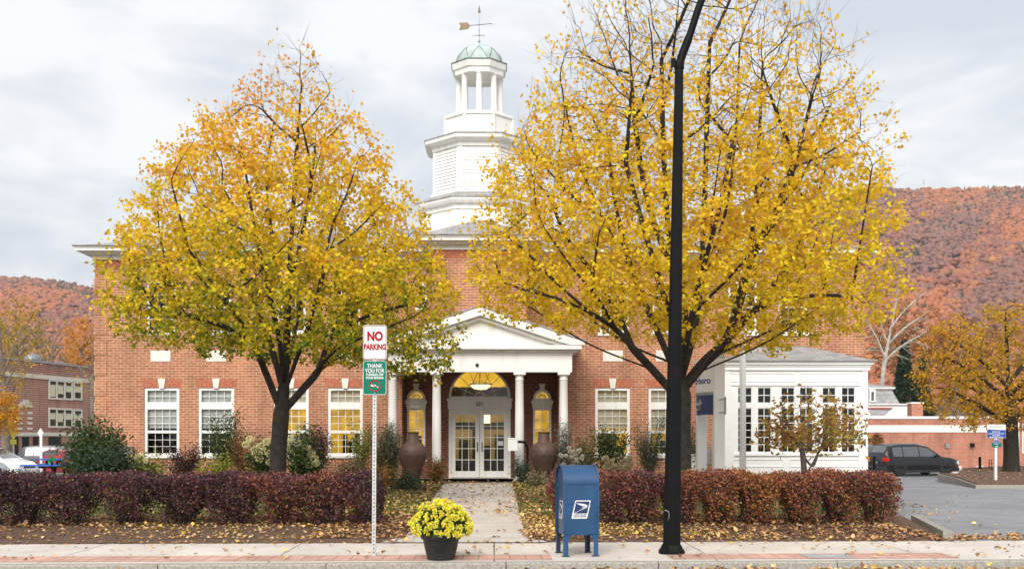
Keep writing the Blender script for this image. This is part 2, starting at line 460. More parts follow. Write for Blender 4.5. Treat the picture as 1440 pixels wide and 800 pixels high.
# ------------------------------------------------------------------ ground, road, pavement, lawn
def grid(name, mat, xs, ys, zf, kind='structure'):
    V = [(x, y, zf(x,y)) for y in ys for x in xs]
    n = len(xs); Fs = [(j*n+i, j*n+i+1, (j+1)*n+i+1, (j+1)*n+i) for j in range(len(ys)-1) for i in range(n-1)]
    mb = MB(); mb.add(V, Fs)
    o = mesh(name, mb, mat); return props(o, kind=kind)
def skew(x): return 0.02 * x            # the kerb line leaves the facade's direction slightly
YK = 13.74
xs60 = np.linspace(-60, 60, 61)
grid('ground', M['lawn'], np.linspace(-2600,2600,14), [-300,-60,0,60,120,300,900,3000], lambda x,y: -0.95)
grid('road', M['road'], xs60, np.linspace(-9, 1, 30), lambda x,y: -0.115).data.transform(Matrix.Identity(4))
rd = bpy.data.objects['road']
for v in rd.data.vertices:
    v.co.y = v.co.y if v.co.y < 0.9 else YK - 0.15 + skew(v.co.x)
mb = MB()
kx = -60.0
while kx < 60:
    L = 2.45 + rnd.uniform(-0.5, 0.6); x1 = min(60, kx+L)
    h = rnd.uniform(-0.004, 0.004)
    y0, y1 = YK + skew(kx), YK + skew(x1)
    b = 0.018
    pr = [(0,-0.4),(0.012,-b+h),(0.012+b,h),(0.16,h),(0.16,-0.4)]
    v = [(kx+0.006, y0-0.16+p, q) for p,q in pr] + [(x1-0.006, y1-0.16+p, q) for p,q in pr]
    mb.add(v, [(0,1,2,3,4),(9,8,7,6,5)] + [(i+5,i+6,i+1,i) for i in range(4)] + [(9,5,0,4)])
    kx = x1
props(mesh('kerb', mb, M['granite']), kind='structure')
def strip(name, mat, d0, d1, z, x0=-60, x1=60, n=41):
    xs = np.linspace(x0, x1, n)
    V = [(x, YK+skew(x)+d, z) for d in (d0,d1) for x in xs]
    mb = MB(); mb.add(V, [(i, i+1, n+i+1, n+i) for i in range(n-1)])
    return props(mesh(name, mb, mat), kind='structure')
strip('sidewalk', M['concrete'], 0.0, 2.50, -0.004)
# brick paver bands inside the pavement, broken where the walk meets it
xa = PX(775, 14.3); xb = PX(935, 14.6)
strip('brick_band', M['paver'], 0.17, 0.80, 0.0, -60, xa, 30)
strip('brick_band', M['paver'], 0.17, 0.80, 0.0, xb, PX(1330, 14.5), 14)
strip('metal_plate', mk('grey_plate', (0.36,0.36,0.36), 0.6), 0.2, 0.7, 0.004, PX(1130,14.3), PX(1195,14.3), 3)

WX0, WX1 = PX(628, 31.5), PX(719, 31.5)       # walk edges
YB = 16.55
# planting beds of bark mulch in front of and under the hedges, then lawn
yys = [16.4, 17, 18, 20.4]
kerbA, kerbB = G(1326, 757, 0.0), G(1281, 731, 0.02)
def zyard(x,y): return yardz(y)
def bedy(x): return YK + skew(x) + 2.46
mbm = MB(); mbm.slab([(-30,bedy(-30)),(WX0-.3,bedy(WX0-.3)),(WX0,17.2),(WX0,20.4),(-30,20.4)], -0.3, 0.012, zyard)
props(mesh('mulch_bed', mbm, M['mulch']), kind='structure')
mbm = MB(); mbm.slab([(WX1+.3,bedy(WX1+.3)),(kerbA.x-0.05,bedy(kerbA.x)),(kerbB.x-0.05,20.4),(WX1,20.4),(WX1,17.2)], -0.3, 0.012, zyard)
props(mesh('mulch_bed', mbm, M['mulch']), kind='structure')
mbl = MB(); mbl.slab([(-30,20.4),(WX0,20.4),(WX0,30.6),(-13.2,30.6),(-13.2,27),(-30,27)], -0.5, 0.004, zyard)
props(mesh('lawn', mbl, M['lawn']), kind='structure')
mbl = MB(); mbl.slab([(WX1,20.4),(kerbB.x-0.15,20.4),(PX(1258,27),27),(PX(1238,30.6),30.6),(WX1,30.6)], -0.5, 0.004, zyard)
props(mesh('lawn', mbl, M['lawn']), kind='structure')
mbl = MB(); mbl.slab([(-13.2,30.6),(11.4,30.6),(11.4,33.2),(-13.2,33.2)], -0.5, 0.0, zyard)
props(mesh('flower_bed', mbl, M['mulch']), kind='structure')
# walk
mbw = MB()
ys = [16.1, 16.9, 17.5, 18.5, 21, 25, 29.6]
def wl(y): return WX0 - (0.30 if y < 16.6 else 0.12 if y < 17.2 else 0.0)
def wr(y): return WX1 + (0.30 if y < 16.6 else 0.12 if y < 17.2 else 0.0)
V = []
for y in ys: V += [(wl(y), y, yardz(y)+0.012), (wr(y), y, yardz(y)+0.012)]
mbw.add(V, [(2*i, 2*i+1, 2*i+3, 2*i+2) for i in range(len(ys)-1)])
props(mesh('walk', mbw, M['walk'], loc=(-40,0.7,0)), kind='structure')
# parking lots either side
mbl = MB()
lots = [16.3, 20, 26, 34, 45, 60, 90]
V = []
lefts = [kerbA.x-0.2, kerbB.x-0.6, 9.5, 11.6, 11.6, 11.6, 11.6]
for y, l in zip(lots, lefts): V += [(l, y, lotz(y)-0.008), (80, y, lotz(y)-0.008)]
mbl.add(V, [(2*i,2*i+1,2*i+3,2*i+2) for i in range(len(lots)-1)])
props(mesh('parking_lot', mbl, M['asphalt']), kind='structure')
mbl = MB(); V = []
for y in [27,34,45,60,72]: V += [(-80, y, lotz(y)), (-13.0, y, lotz(y))]
mbl.add(V, [(2*i,2*i+1,2*i+3,2*i+2) for i in range(4)])
props(mesh('parking_lot', mbl, M['asphalt']), kind='structure')
# kerb along the driveway edge of the mulch bed
d = (kerbB - kerbA); n_ = Vector((d.y, -d.x, 0)).normalized()*0.14
mbk = MB(); mbk.slab([(kerbA.x,kerbA.y),(kerbA.x+n_.x,kerbA.y+n_.y),(kerbB.x+n_.x,kerbB.y+n_.y),(kerbB.x,kerbB.y)], -0.2, 0.12)
props(mesh('driveway_kerb', mbk, M['granite']), kind='structure')
# island on the right with kerb
isl = [G(1318,670,-0.12), G(1345,675,-0.1), G(1372,681,-0.05), G(1440,681,-0.05), G(1560,681,-0.05)]
poly = [(p.x,p.y) for p in isl] + [(36,52),(26,53),(PX(1352,50),50),(PX(1330,45),44)]
cx_, cy_ = np.mean([p[0] for p in poly]), np.mean([p[1] for p in poly])
def zisl(x,y): return -.05+max(0,y-36)*.009
props(mesh('island_kerb', MB().slab(poly, -0.6, -0.02, zisl), M['granite']), kind='structure')
poly2 = [(x+(cx_-x)*0.03, y+(cy_-y)*0.035) for x,y in poly]
props(mesh('island_bed', MB().slab(poly2, -0.6, 0.02, zisl), M['mulch']), kind='structure')
mbl = MB(); mbl.slab([(12,58.5),(60,58.5),(60,66),(12,66)], -0.9, -0.46)
props(mesh('concrete_path', mbl, M['plain_concrete']), kind='structure')

# ------------------------------------------------------------------ hills
prof = [(-1400,470),(-900,420),(-400,385),(-100,392),(0,398),(40,397),(90,403),(133,412),(220,425),(330,470),(450,540),(560,590),(640,604),(720,604),(780,585),(850,420),(950,325),(1050,292),(1150,278),(1250,272),(1350,272),(1440,270),(1600,285),(1900,360),(2400,470)]
def ridge(px):
    for (a,b),(c,d) in zip(prof, prof[1:]):
        if a <= px <= c: return b + (d-b)*(px-a)/(c-a)
    return prof[0][1] if px < prof[0][0] else prof[-1][1]
RR = 1450.0; HR0 = 480.0
def hill_at(px, r):
    """point on the hillside in the direction of px at ground distance r"""
    a = (px-720)/F
    dx, dy = ST + a*CT, CT - a*ST
    top = EYE + (HZ - ridge(px))/F*RR
    u = min(1.0, max(0.0, (r-400)/(RR-400)))
    s = u**1.25 if u < 1 else 1
    und = 9*math.sin(px*0.021 + r*0.004) * math.sin(r*0.007+px*0.01) * min(1,u*3)*(1-u)
    z = -3 + (top+3)*s + und
    if r > RR: z = top - (r-RR)*0.25
    return Vector((dx*r, dy*r, z))
hp = list(np.linspace(-1400, 2400, 153)); hr = [380,430,480,520,560,650,740,830,920,1010,1100,1190,1280,1370,RR,1600,1900]
V = [tuple(hill_at(p, r)) for r in hr for p in hp]
n = len(hp)
mbh = MB(); mbh.add(V, [(j*n+i, j*n+i+1, (j+1)*n+i+1, (j+1)*n+i) for j in range(len(hr)-1) for i in range(n-1)])
props(mesh('hills', mbh, M['hill_ground'], smooth=60), kind='structure')

# the far-off wood on the hills: one mass of crowns
import bmesh
bm_ = bmesh.new(); bmesh.ops.create_icosphere(bm_, subdivisions=2, radius=1.0)
ICO_V = np.array([v.co[:] for v in bm_.verts]); ICO_F = np.array([[v.index for v in f.verts] for f in bm_.faces]); bm_.free()
bm_ = bmesh.new(); bmesh.ops.create_icosphere(bm_, subdivisions=1, radius=1.0)
ICO1_V = np.array([v.co[:] for v in bm_.verts]); ICO1_F = np.array([[v.index for v in f.verts] for f in bm_.faces]); bm_.free()
def forest():
    pal = np.array([(0.36,0.13,0.075),(0.31,0.12,0.085),(0.40,0.16,0.07),(0.27,0.13,0.10),(0.24,0.145,0.125),(0.42,0.19,0.07),(0.29,0.11,0.075)])
    cen=[]; rad=[]; col=[]
    def scatter(px0, px1, cnt, green):
        for k in range(cnt):
            px = rnd.uniform(px0, px1); u = rnd.random()
            r = HR0 + (RR+25-HR0)*u**0.8
            c = hill_at(px, r)
            band = math.sin(px*0.013+r*0.006)+math.sin(px*0.031-r*0.011+1)
            if rnd.random() < green(px, r/RR):
                h = rnd.uniform(6, 11); g = rnd.uniform(0,.03)
                for q in range(5):
                    f = q/5
                    cen.append((c.x,c.y,c.z+1.5+h*f)); w_ = 2.3*(1-f)+.4; rad.append((w_,w_,h*.16)); col.append((.05+g,.085+g,.05))
            else:
                cl = pal[rnd.randrange(7)]
                if band > 0.7: cl = cl*0.4 + np.array((0.52,0.19,0.06))*0.6
                if band < -0.6: cl = cl*0.45 + np.array((0.21,0.13,0.12))*0.55
                if rnd.random() < 0.012: cl = np.array((0.42,0.24,0.05))
                R_ = rnd.uniform(3.0, 5.6)
                for q in range(4):
                    a = rnd.uniform(0,6.28); d = R_*rnd.uniform(.15,.75)
                    cen.append((c.x+d*math.cos(a),c.y+d*math.sin(a),c.z+2.2+R_*rnd.uniform(.3,1.05))); w_ = R_*rnd.uniform(.42,.72); rad.append((w_,w_,w_*rnd.uniform(.6,1.0)))
                    col.append(cl*rnd.uniform(.88,1.12))
    def gR(px, u):
        g = 0.010
        if u > 0.93 and px > 1385: g = 0.35
        if u > 0.9 and 1345 < px < 1375: g = 0.16
        if 0.78 < u < 0.9 and 1310 < px < 1350: g = 0.10
        if 0.66 < u < 0.72 and 1270 < px < 1295: g = 0.25
        return g
    def gL(px, u):
        if u > 0.92 and px > 70: return 0.4
        if u < 0.6 and 50 < px < 120: return 0.12
        return 0.015
    scatter(860, 1560, 14500, gR)
    scatter(-110, 330, 7000, gL)
    cen = np.array(cen); rad = np.array(rad); col = np.array(col); m = len(cen)
    V = ICO1_V[None]*(1+rng.uniform(-.35,.35,(m,12,1)))*rad[:,None]+cen[:,None]
    C = col[:,None]*(1+rng.uniform(-.08,.08,(m,12,1)))
    Fi = ICO1_F[None]+(np.arange(m)*12)[:,None,None]
    me = npmesh('hillside_forest', V.reshape(-1,3), 3, Fi.reshape(-1,3), C.reshape(-1,3)*np.array([1.06,.95,.92]))
    me.polygons.foreach_set('use_smooth', [True]*len(me.polygons))
    o = link('hillside_forest', me, M['leaf_dull'])
    props(o, 'rust red autumn woods covering the distant hillsides', 'forest', kind='stuff')
forest()

# the air between here and the hills
hz_m = bpy.data.materials.new('air'); hz_m.use_nodes = True; t_ = hz_m.node_tree; t_.nodes.clear()
o_ = t_.nodes.new('ShaderNodeOutputMaterial'); v_ = t_.nodes.new('ShaderNodeVolumePrincipled')
v_.inputs['Color'].default_value = (0.86,0.89,0.95,1); v_.inputs['Density'].default_value = 0.00016; v_.inputs['Anisotropy'].default_value = 0.2
t_.links.new(v_.outputs[0], o_.inputs['Volume'])
props(mesh('haze', MB().box(-3000,3000,-400,3300,-460,372), hz_m), kind='stuff')

# ------------------------------------------------------------------ the brick building
YF = 33.0; YD = 33.62; YP = 31.05
CX = PX(674, YF)
bld = thing('brick_building', 'two-storey red brick building with white portico, arched entrance and octagonal cupola', 'building', (CX, YF, 0.2))
XL, XR = PX(133.5, YF), PX(1216, YF)
ZB, ZW = -0.4, PZ(367, YF)
ZE = PZ(347.5, YF-0.45)
def wall_cells(mb, x0, x1, z0, z1, holes, y, rev=0.14):
    xs = sorted({x0, x1, *[h[0] for h in holes], *[h[1] for h in holes]})
    zs = sorted({z0, z1, *[h[2] for h in holes], *[h[3] for h in holes]})
    for i in range(len(xs)-1):
        for j in range(len(zs)-1):
            cx, cz = (xs[i]+xs[i+1])/2, (zs[j]+zs[j+1])/2
            if any(h[0] < cx < h[1] and h[2] < cz < h[3] for h in holes): continue
            a, b, c, d_ = xs[i], xs[i+1], zs[j], zs[j+1]
            mb.add([(a,y,c),(b,y,c),(b,y,d_),(a,y,d_)], [(0,1,2,3)])
    for h in holes:
        a, b, c, d_ = h[:4]; r = h[4] if len(h) > 4 else rev
        mb.add([(a,y,c),(b,y,c),(b,y,d_),(a,y,d_),(a,y+r,c),(b,y+r,c),(b,y+r,d_),(a,y+r,d_)], [(0,4,5,1),(1,5,6,2),(2,6,7,3),(3,7,4,0)])
def pxr(x0, x1, y0, y1, Y):
    xm = (x0+x1)/2
    return (PX(x0,Y), PX(x1,Y), PZ(y1,Y,xm), PZ(y0,Y,xm))
low = [(203,252),(279,329),(385,434),(461,510),(837,886),(912,961)]
lowkind = ['blind','blind','lit','lit','cream','cream']
up = [(206,247),(284,325),(389,430),(465,506),(843,884),(918,959),(1024,1065),(1095,1135)]
LW = [pxr(a,b,545,641,YF) for a,b in low]
UW = [pxr(a,b,395,468,YF) for a,b in up]
RX0, RX1 = PX(565,YF), PX(785.5,YF)
ZR = 3.95
mb = MB()
wall_cells(mb, XL, XR, ZB, ZW, LW + UW + [(RX0, RX1, ZB, ZR, YD-YF+0.002)], YF)
# end walls and back
YBK = 44.5
mb.add([(XL,YF,ZB),(XL,YBK,ZB),(XL,YBK,ZW),(XL,YF,ZW)], [(0,1,2,3)][::-1])
mb.add([(XR,YF,ZB),(XR,YBK,ZB),(XR,YBK,ZW),(XR,YF,ZW)], [(0,1,2,3)])
mb.add([(XL,YBK,ZB),(XR,YBK,ZB),(XR,YBK,ZW),(XL,YBK,ZW)], [(0,1,2,3)])
mesh('wall', mb, M['brick'], bld)
# water table and corner bands of projecting brick courses
for x0, x1 in ((XL-0.022, XL+0.36), (XR-0.36, XR+0.022)):
    mb = MB(); z = 0.35
    while z < ZW-0.5:
        mb.box(x0, x1, YF-0.024, YF+0.1, z, z+0.46); z += 0.624
    mesh('corner_quoin', mb, M['brick'], bld)
# soldier course under the cornice
mb = MB()
def bars(sashes_x, zs_, x0, x1, z0, z1, y0, y1, t=0.022):
    m = MB()
    for i in range(1, sashes_x):
        x = x0 + (x1-x0)*i/sashes_x; m.box(x-t/2, x+t/2, y0, y1, z0, z1)
    for i in range(1, zs_):
        z = z0 + (z1-z0)*i/zs_; m.box(x0, x1, y0+0.002, y1-0.002, z-t/2, z+t/2)
    return m
def ring_box(mb, x0, x1, z0, z1, t, y0, y1, tb=None):
    tb = tb or t
    mb.box(x0, x0+t, y0, y1, z0, z1); mb.box(x1-t, x1, y0, y1, z0, z1)
    mb.box(x0+t, x1-t, y0, y1, z0, z0+tb); mb.box(x0+t, x1-t, y0, y1, z1-t, z1)
def low_window(h, kind):
    x0,x1,z0,z1 = h
    fr = MB(); y0, y1 = YF+0.03, YF+0.13
    ring_box(fr, x0, x1, z0, z1, 0.085, y0, y1, 0.09)
    H = z1-z0
    zt0, zt1 = z1-H*0.315, z1-H*0.21      # thick transom rail
    fr.box(x0+0.085, x1-0.085, y0+0.003, y1, zt0, zt1)
    zm0, zm1 = z0+H*0.335, z0+H*0.375     # meeting rail
    fr.box(x0+0.085, x1-0.085, y0+0.006, y1, zm0, zm1)
    fr.box(x0-0.05, x1+0.05, YF-0.05, YF+0.02, z0-0.06, z0+0.012)    # sill
    wdw = mesh('window', fr, M['white'], bld)
    xi0, xi1 = x0+0.085, x1-0.085
    sb = MB()
    for (a, b, rows) in ((z0+0.09, zm0, 3), (zm1, zt0, 3), (zt1, z1-0.085, 2)):
        q = bars(4, rows, xi0, xi1, a, b, YF+0.075, YF+0.10, 0.014); sb.add(q.v, q.f)
    mesh('sash_bars', sb, M['white'], wdw)
    g = MB(); g.add([(xi0,YF+0.09,z0+0.09),(xi1,YF+0.09,z0+0.09),(xi1,YF+0.09,z1-0.085),(xi0,YF+0.09,z1-0.085)], [(0,1,2,3)])
    mesh('pane', g, M['glass'], wdw)
    if kind == 'blind': spans = [(zm1+0.07, z1-0.06)]; bm2 = M['blind']
    elif kind == 'lit': spans = [(zt0+0.03, z1-0.06)]; bm2 = M['blind_cream']
    else: spans = [(zm1+0.06, z1-0.06)]; bm2 = M['blind_cream']
    for a, b in spans:
        sl = MB(); z = a; 
        while z < b:
            zz_ = min(z+0.05, b)
            sl.add([(xi0,YF+0.165,z),(xi1,YF+0.165,z),(xi1,YF+0.18,zz_),(xi0,YF+0.18,zz_)], [(0,1,2,3)]); z += 0.05
        mesh('blind', sl, bm2, wdw)
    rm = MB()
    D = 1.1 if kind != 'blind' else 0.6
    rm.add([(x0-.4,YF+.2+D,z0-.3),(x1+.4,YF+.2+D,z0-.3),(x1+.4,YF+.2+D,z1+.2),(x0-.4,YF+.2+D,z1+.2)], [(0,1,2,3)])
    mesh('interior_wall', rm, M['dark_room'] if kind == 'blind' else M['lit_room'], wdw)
    if kind != 'blind':
        fu = MB()
        for k in range(5):
            fx = rnd.uniform(x0, x1-0.2); fz = z0 + rnd.uniform(0.0, 0.5)
            fu.box(fx, fx+rnd.uniform(0.12,0.4), YF+0.8+0.05*k, YF+0.83+0.05*k, z0-0.2, fz+rnd.uniform(0.1,0.5))
        mesh('furniture', fu, M['brown_room'], wdw)
    # flat arch of bricks on end with a stone keystone
    vm = MB(); zc0, zc1 = z1+0.004, z1+0.25
    nb = 18; xa_, xb_ = x0-0.05, x1+0.05; cxm = (x0+x1)/2
    for i in range(nb):
        u0, u1 = i/nb, (i+1)/nb
        ax, bx_ = xa_+(xb_-xa_)*u0+0.007, xa_+(xb_-xa_)*u1-0.007
        fan = lambda x: cxm + (x-cxm)*1.09
        vm.prism([(ax,zc0),(bx_,zc0),(fan(bx_),zc1),(fan(ax),zc1)], YF-0.004, YF+0.06)
    mesh('brick_lintel', vm, M['voussoir'], bld)
    ks = MB(); ks.prism([(cxm-0.07,zc0-0.025),(cxm+0.07,zc0-0.025),(cxm+0.115,zc1+0.03),(cxm-0.115,zc1+0.03)], YF-0.035, YF+0.02)
    mesh('keystone', ks, M['stone'], bld)
def up_window(h):
    x0,x1,z0,z1 = h
    fr = MB(); y0, y1 = YF+0.03, YF+0.13
    ring_box(fr, x0, x1, z0, z1, 0.075, y0, y1, 0.08)
    zm = (z0+z1)/2; fr.box(x0+.075, x1-.075, y0+.004, y1, zm-.03, zm+.03)
    fr.box(x0-0.05, x1+0.05, YF-0.05, YF+0.02, z0-0.09, z0+0.012)
    wdw = mesh('window', fr, M['white'], bld)
    sb = MB()
    for a, b in ((z0+.08, zm-.03), (zm+.03, z1-.075)):
        q = bars(3, 2, x0+.075, x1-.075, a, b, YF+.075, YF+.10, .02); sb.add(q.v, q.f)
    mesh('sash_bars', sb, M['white'], wdw)
    g = MB(); g.add([(x0+.075,YF+.09,z0+.08),(x1-.075,YF+.09,z0+.08),(x1-.075,YF+.09,z1-.07),(x0+.075,YF+.09,z1-.07)], [(0,1,2,3)])
    mesh('pane', g, M['glass'], wdw)
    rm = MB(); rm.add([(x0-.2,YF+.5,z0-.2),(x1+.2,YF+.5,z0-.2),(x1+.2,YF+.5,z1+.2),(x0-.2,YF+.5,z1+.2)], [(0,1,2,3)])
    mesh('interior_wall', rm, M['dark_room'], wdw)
for h, k in zip(LW, lowkind): low_window(h, k)
for h in UW: up_window(h)
for a, b in ((212,240),(290,318),(394,422),(470,498),(848,876),(922,950)):
    x0,x1,z0,z1 = pxr(a,b,493,508,YF)
    mesh('stone_panel', MB().bbox(x0,x1,YF-0.02,YF+0.02,z0,z1,0.006), M['stone'], bld)
# round windows beside the central bay
for px in (588, 762):
    c = P(px, 416, YF); pr = []
    ov = MB(); n = 28; rx, rz = 0.30, 0.47
    V=[]; Fs=[]
    for k in range(n):
        a = 2*math.pi*k/n
        for (s_, yy) in ((1.0, YF-0.03), (0.78, YF-0.03), (0.78, YF+0.02), (1.0, YF+0.02)):
            V.append((c.x+rx*s_*math.cos(a), yy, c.z+rz*s_*math.sin(a)))
    for k in range(n):
        k2 = (k+1)%n
        for q in range(4): Fs.append((k*4+q, k*4+(q+1)%4, k2*4+(q+1)%4, k2*4+q))
    ov.add(V, Fs)
    ov.box(c.x-.012,c.x+.012,YF-.02,YF+.0,c.z-rz*.8,c.z+rz*.8); ov.box(c.x-rx*.8,c.x+rx*.8,YF-.018,YF-.002,c.z-.012,c.z+.012)
    wdw = mesh('oval_window', ov, M['white'], bld)
    g = MB(); g.add([(c.x+rx*.8*math.cos(2*math.pi*k/n), YF-.006, c.z+rz*.8*math.sin(2*math.pi*k/n)) for k in range(n)], [tuple(range(n))])
    mesh('pane', g, mk('dark_glass', (0.03,0.035,0.035), 0.08), wdw)
# main cornice
def cornice(mb, x0, x1, y, z0, z1, d=0.45, yb=None):
    yb = yb if yb is not None else y+0.3
    H = z1-z0
    mb.box(x0-0.06, x1+0.06, y-0.06, yb, z0-0.001, z0+H*0.42)
    mb.box(x0-d*0.55, x1+d*0.55, y-d*0.55, yb, z0+H*0.42, z0+H*0.62)
    mb.box(x0-d+0.03, x1+d-0.03, y-d+0.03, yb, z0+H*0.62, z0+H*0.88)
    mb.box(x0-d, x1+d, y-d, yb, z0+H*0.88, z1)
mb = MB(); cornice(mb, XL, XR, YF, ZW, ZE, 0.47, YBK)
mesh('cornice', mb, M['white'], bld)
mb = MB(); n_b = int((XR-XL)/0.075)
for i in range(n_b):
    x = XL+0.02+i*0.075
    mb.box(x, x+0.062, YF-0.012, YF+0.02, ZW-0.24, ZW-0.004)
mesh('soldier_course', mb, M['voussoir'], bld)
# hip roof
e0 = 0.5; xa_, xb_, ya_, yb_ = XL-e0, XR+e0, YF-e0, YBK+e0
zr_ = ZE+1.75; ym = (ya_+yb_)/2; ri = (yb_-ya_)/2
mb = MB(); mb.add([(xa_,ya_,ZE),(xb_,ya_,ZE),(xb_,yb_,ZE),(xa_,yb_,ZE),(xa_+ri,ym,zr_),(xb_-ri,ym,zr_)], [(0,1,5,4),(1,2,5),(2,3,4,5),(3,0,4),(3,2,1,0)])
mb.box(xa_-.015, xb_+.015, ya_-.015, yb_+.015, ZE+0.0, ZE+0.035)
mesh('roof', mb, M['shingle'], bld)
# projecting central bay above the portico
BX0, BX1 = PX(608,YP), PX(741,YP)
mb = MB(); mb.add([(BX0,YP,3.9),(BX1,YP,3.9),(BX1,YP,ZW),(BX0,YP,ZW),(BX0,YF,3.9),(BX1,YF,3.9),(BX1,YF,ZW),(BX0,YF,ZW)], [(0,1,2,3),(1,5,6,2),(4,0,3,7)])
bay = mesh('central_bay', mb, M['brick'], bld)
mb = MB(); cornice(mb, BX0, BX1, YP, ZW, ZE-0.002, 0.42, YF-0.5)
mesh('cornice', mb, M['white'], bay)
mb = MB()
for i in range(int((BX1-BX0)/0.075)):
    x = BX0+0.01+i*0.075; mb.box(x, x+0.062, YP-0.012, YP+0.02, ZW-0.24, ZW-0.004)
mesh('soldier_course', mb, M['voussoir'], bay)
mb = MB(); q0, q1, qy = BX0-0.45, BX1+0.45, YP-0.45; qm = (q0+q1)/2; qr = (q1-q0)/2; qz = ZE+0.82
mb.add([(q0,qy,ZE+.004),(q1,qy,ZE+.004),(qm,qy+qr,qz),(qm,YF+2.9,qz),(q0,YF+2.0,ZE+.004),(q1,YF+2.0,ZE+.004)], [(0,1,2),(0,2,3,4),(1,5,3,2)])
mb.box(q0-.012,q1+.012,qy-.012,qy+.3,ZE+.004,ZE+.036)
mesh('roof', mb, M['shingle'], bay)

# ---- entrance recess: door wall with arch and two arched side lights
mb = MB()
zf = 0.28
DX0, DX1 = PX(631,YD), PX(718,YD); DC = (DX0+DX1)/2; AR = (DX1-DX0)/2-0.02
ZS = PZ(559.5,YD); ZT0, ZT1 = PZ(574,YD), PZ(561,YD)
SW = [(PX(572.4,YD), PX(598,YD)), (PX(749.6,YD), PX(775.2,YD))]
ZSS = PZ(560.6,YD); ZSB = PZ(646,YD)
holes = [(DX0, DX1, zf-0.3, ZS, 0.12)]
for a, b in SW: holes.append((a, b, ZSB, ZSS, 0.12))
ztop = 3.98
def arch_fill(mb, x0, x1, zs_, zt, y, n=20, rev=0.12):
    cx = (x0+x1)/2; r = (x1-x0)/2
    pts = [(cx - r*math.cos(math.pi*k/n), zs_ + r*math.sin(math.pi*k/n)) for k in range(n+1)]
    for k in range(n):
        (ax,az),(bx_,bz) = pts[k], pts[k+1]
        mb.add([(ax,y,az),(bx_,y,bz),(bx_,y,zt),(ax,y,zt)], [(0,1,2,3)])
        mb.add([(ax,y,az),(bx_,y,bz),(bx_,y+rev,bz),(ax,y+rev,az)], [(0,3,2,1)])
allh = sorted([(DX0,DX1,zf-.3,ZS,ztop), (SW[0][0],SW[0][1],ZSB,ZSS,ztop), (SW[1][0],SW[1][1],ZSB,ZSS,ztop)])
full = [(h[0],h[1],h[2],ztop-0.0001,0.12) for h in allh]
m0 = MB(); wall_cells(m0, RX0, RX1, zf-0.6, ztop, [(h[0],h[1],h[2],ztop+1,0.0) for h in allh], YD)
mb.add(m0.v, m0.f)
for a, b in SW:
    arch_fill(mb, a, b, ZSS, ztop, YD)
arch_fill(mb, DX0, DX1, ZS, ztop, YD)
mesh('entrance_wall', mb, M['brick_shaded'], bld)
mb = MB(); mb.slab([(RX0-.3,YP-.15),(RX1+.3,YP-.15),(RX1+.3,YD+1.3),(RX0-.3,YD+1.3)], -0.2, zf)
mb.slab([(WX0-.05,YP-0.6),(WX1+.05,YP-.6),(WX1+.05,YP-.15),(WX0-.05,YP-.15)], -0.2, zf-0.015)
mesh('porch_floor', mb, M['plain_concrete'], bld)
# brick arch rings over the side lights
for a, b in SW:
    mb = MB(); cx = (a+b)/2; r0, r1 = (b-a)/2+0.015, (b-a)/2+0.2; n = 15
    for k in range(n):
        a0, a1 = math.pi*(k+.06)/n, math.pi*(k+.94)/n
        mb.prism([(cx+r0*math.cos(a0),ZSS+r0*math.sin(a0)),(cx+r1*math.cos(a0),ZSS+r1*math.sin(a0)),(cx+r1*math.cos(a1),ZSS+r1*math.sin(a1)),(cx+r0*math.cos(a1),ZSS+r0*math.sin(a1))], YD-0.02, YD+.01)
    mesh('brick_arch', mb, M['brick_shaded'], bld)
    ks = MB(); zk = ZSS+(b-a)/2
    ks.prism([(cx-.07,zk),(cx+.07,zk),(cx+.10,zk+.19),(cx-.10,zk+.19)], YD-.04, YD-.021)
    mesh('keystone', ks, M['stone'], bld)
def arch_frame(mb, cx, zs_, r0, r1, y0, y1, n=24):
    V=[]; Fs=[]
    for k in range(n+1):
        a = math.pi*k/n
        for (r,yy) in ((r1,y0),(r0,y0),(r0,y1),(r1,y1)): V.append((cx+r*math.cos(a), yy, zs_+r*math.sin(a)))
    for k in range(n):
        for q in range(4): Fs.append((k*4+q, k*4+(q+1)%4, (k+1)*4+(q+1)%4, (k+1)*4+q))
    mb.add(V, Fs)
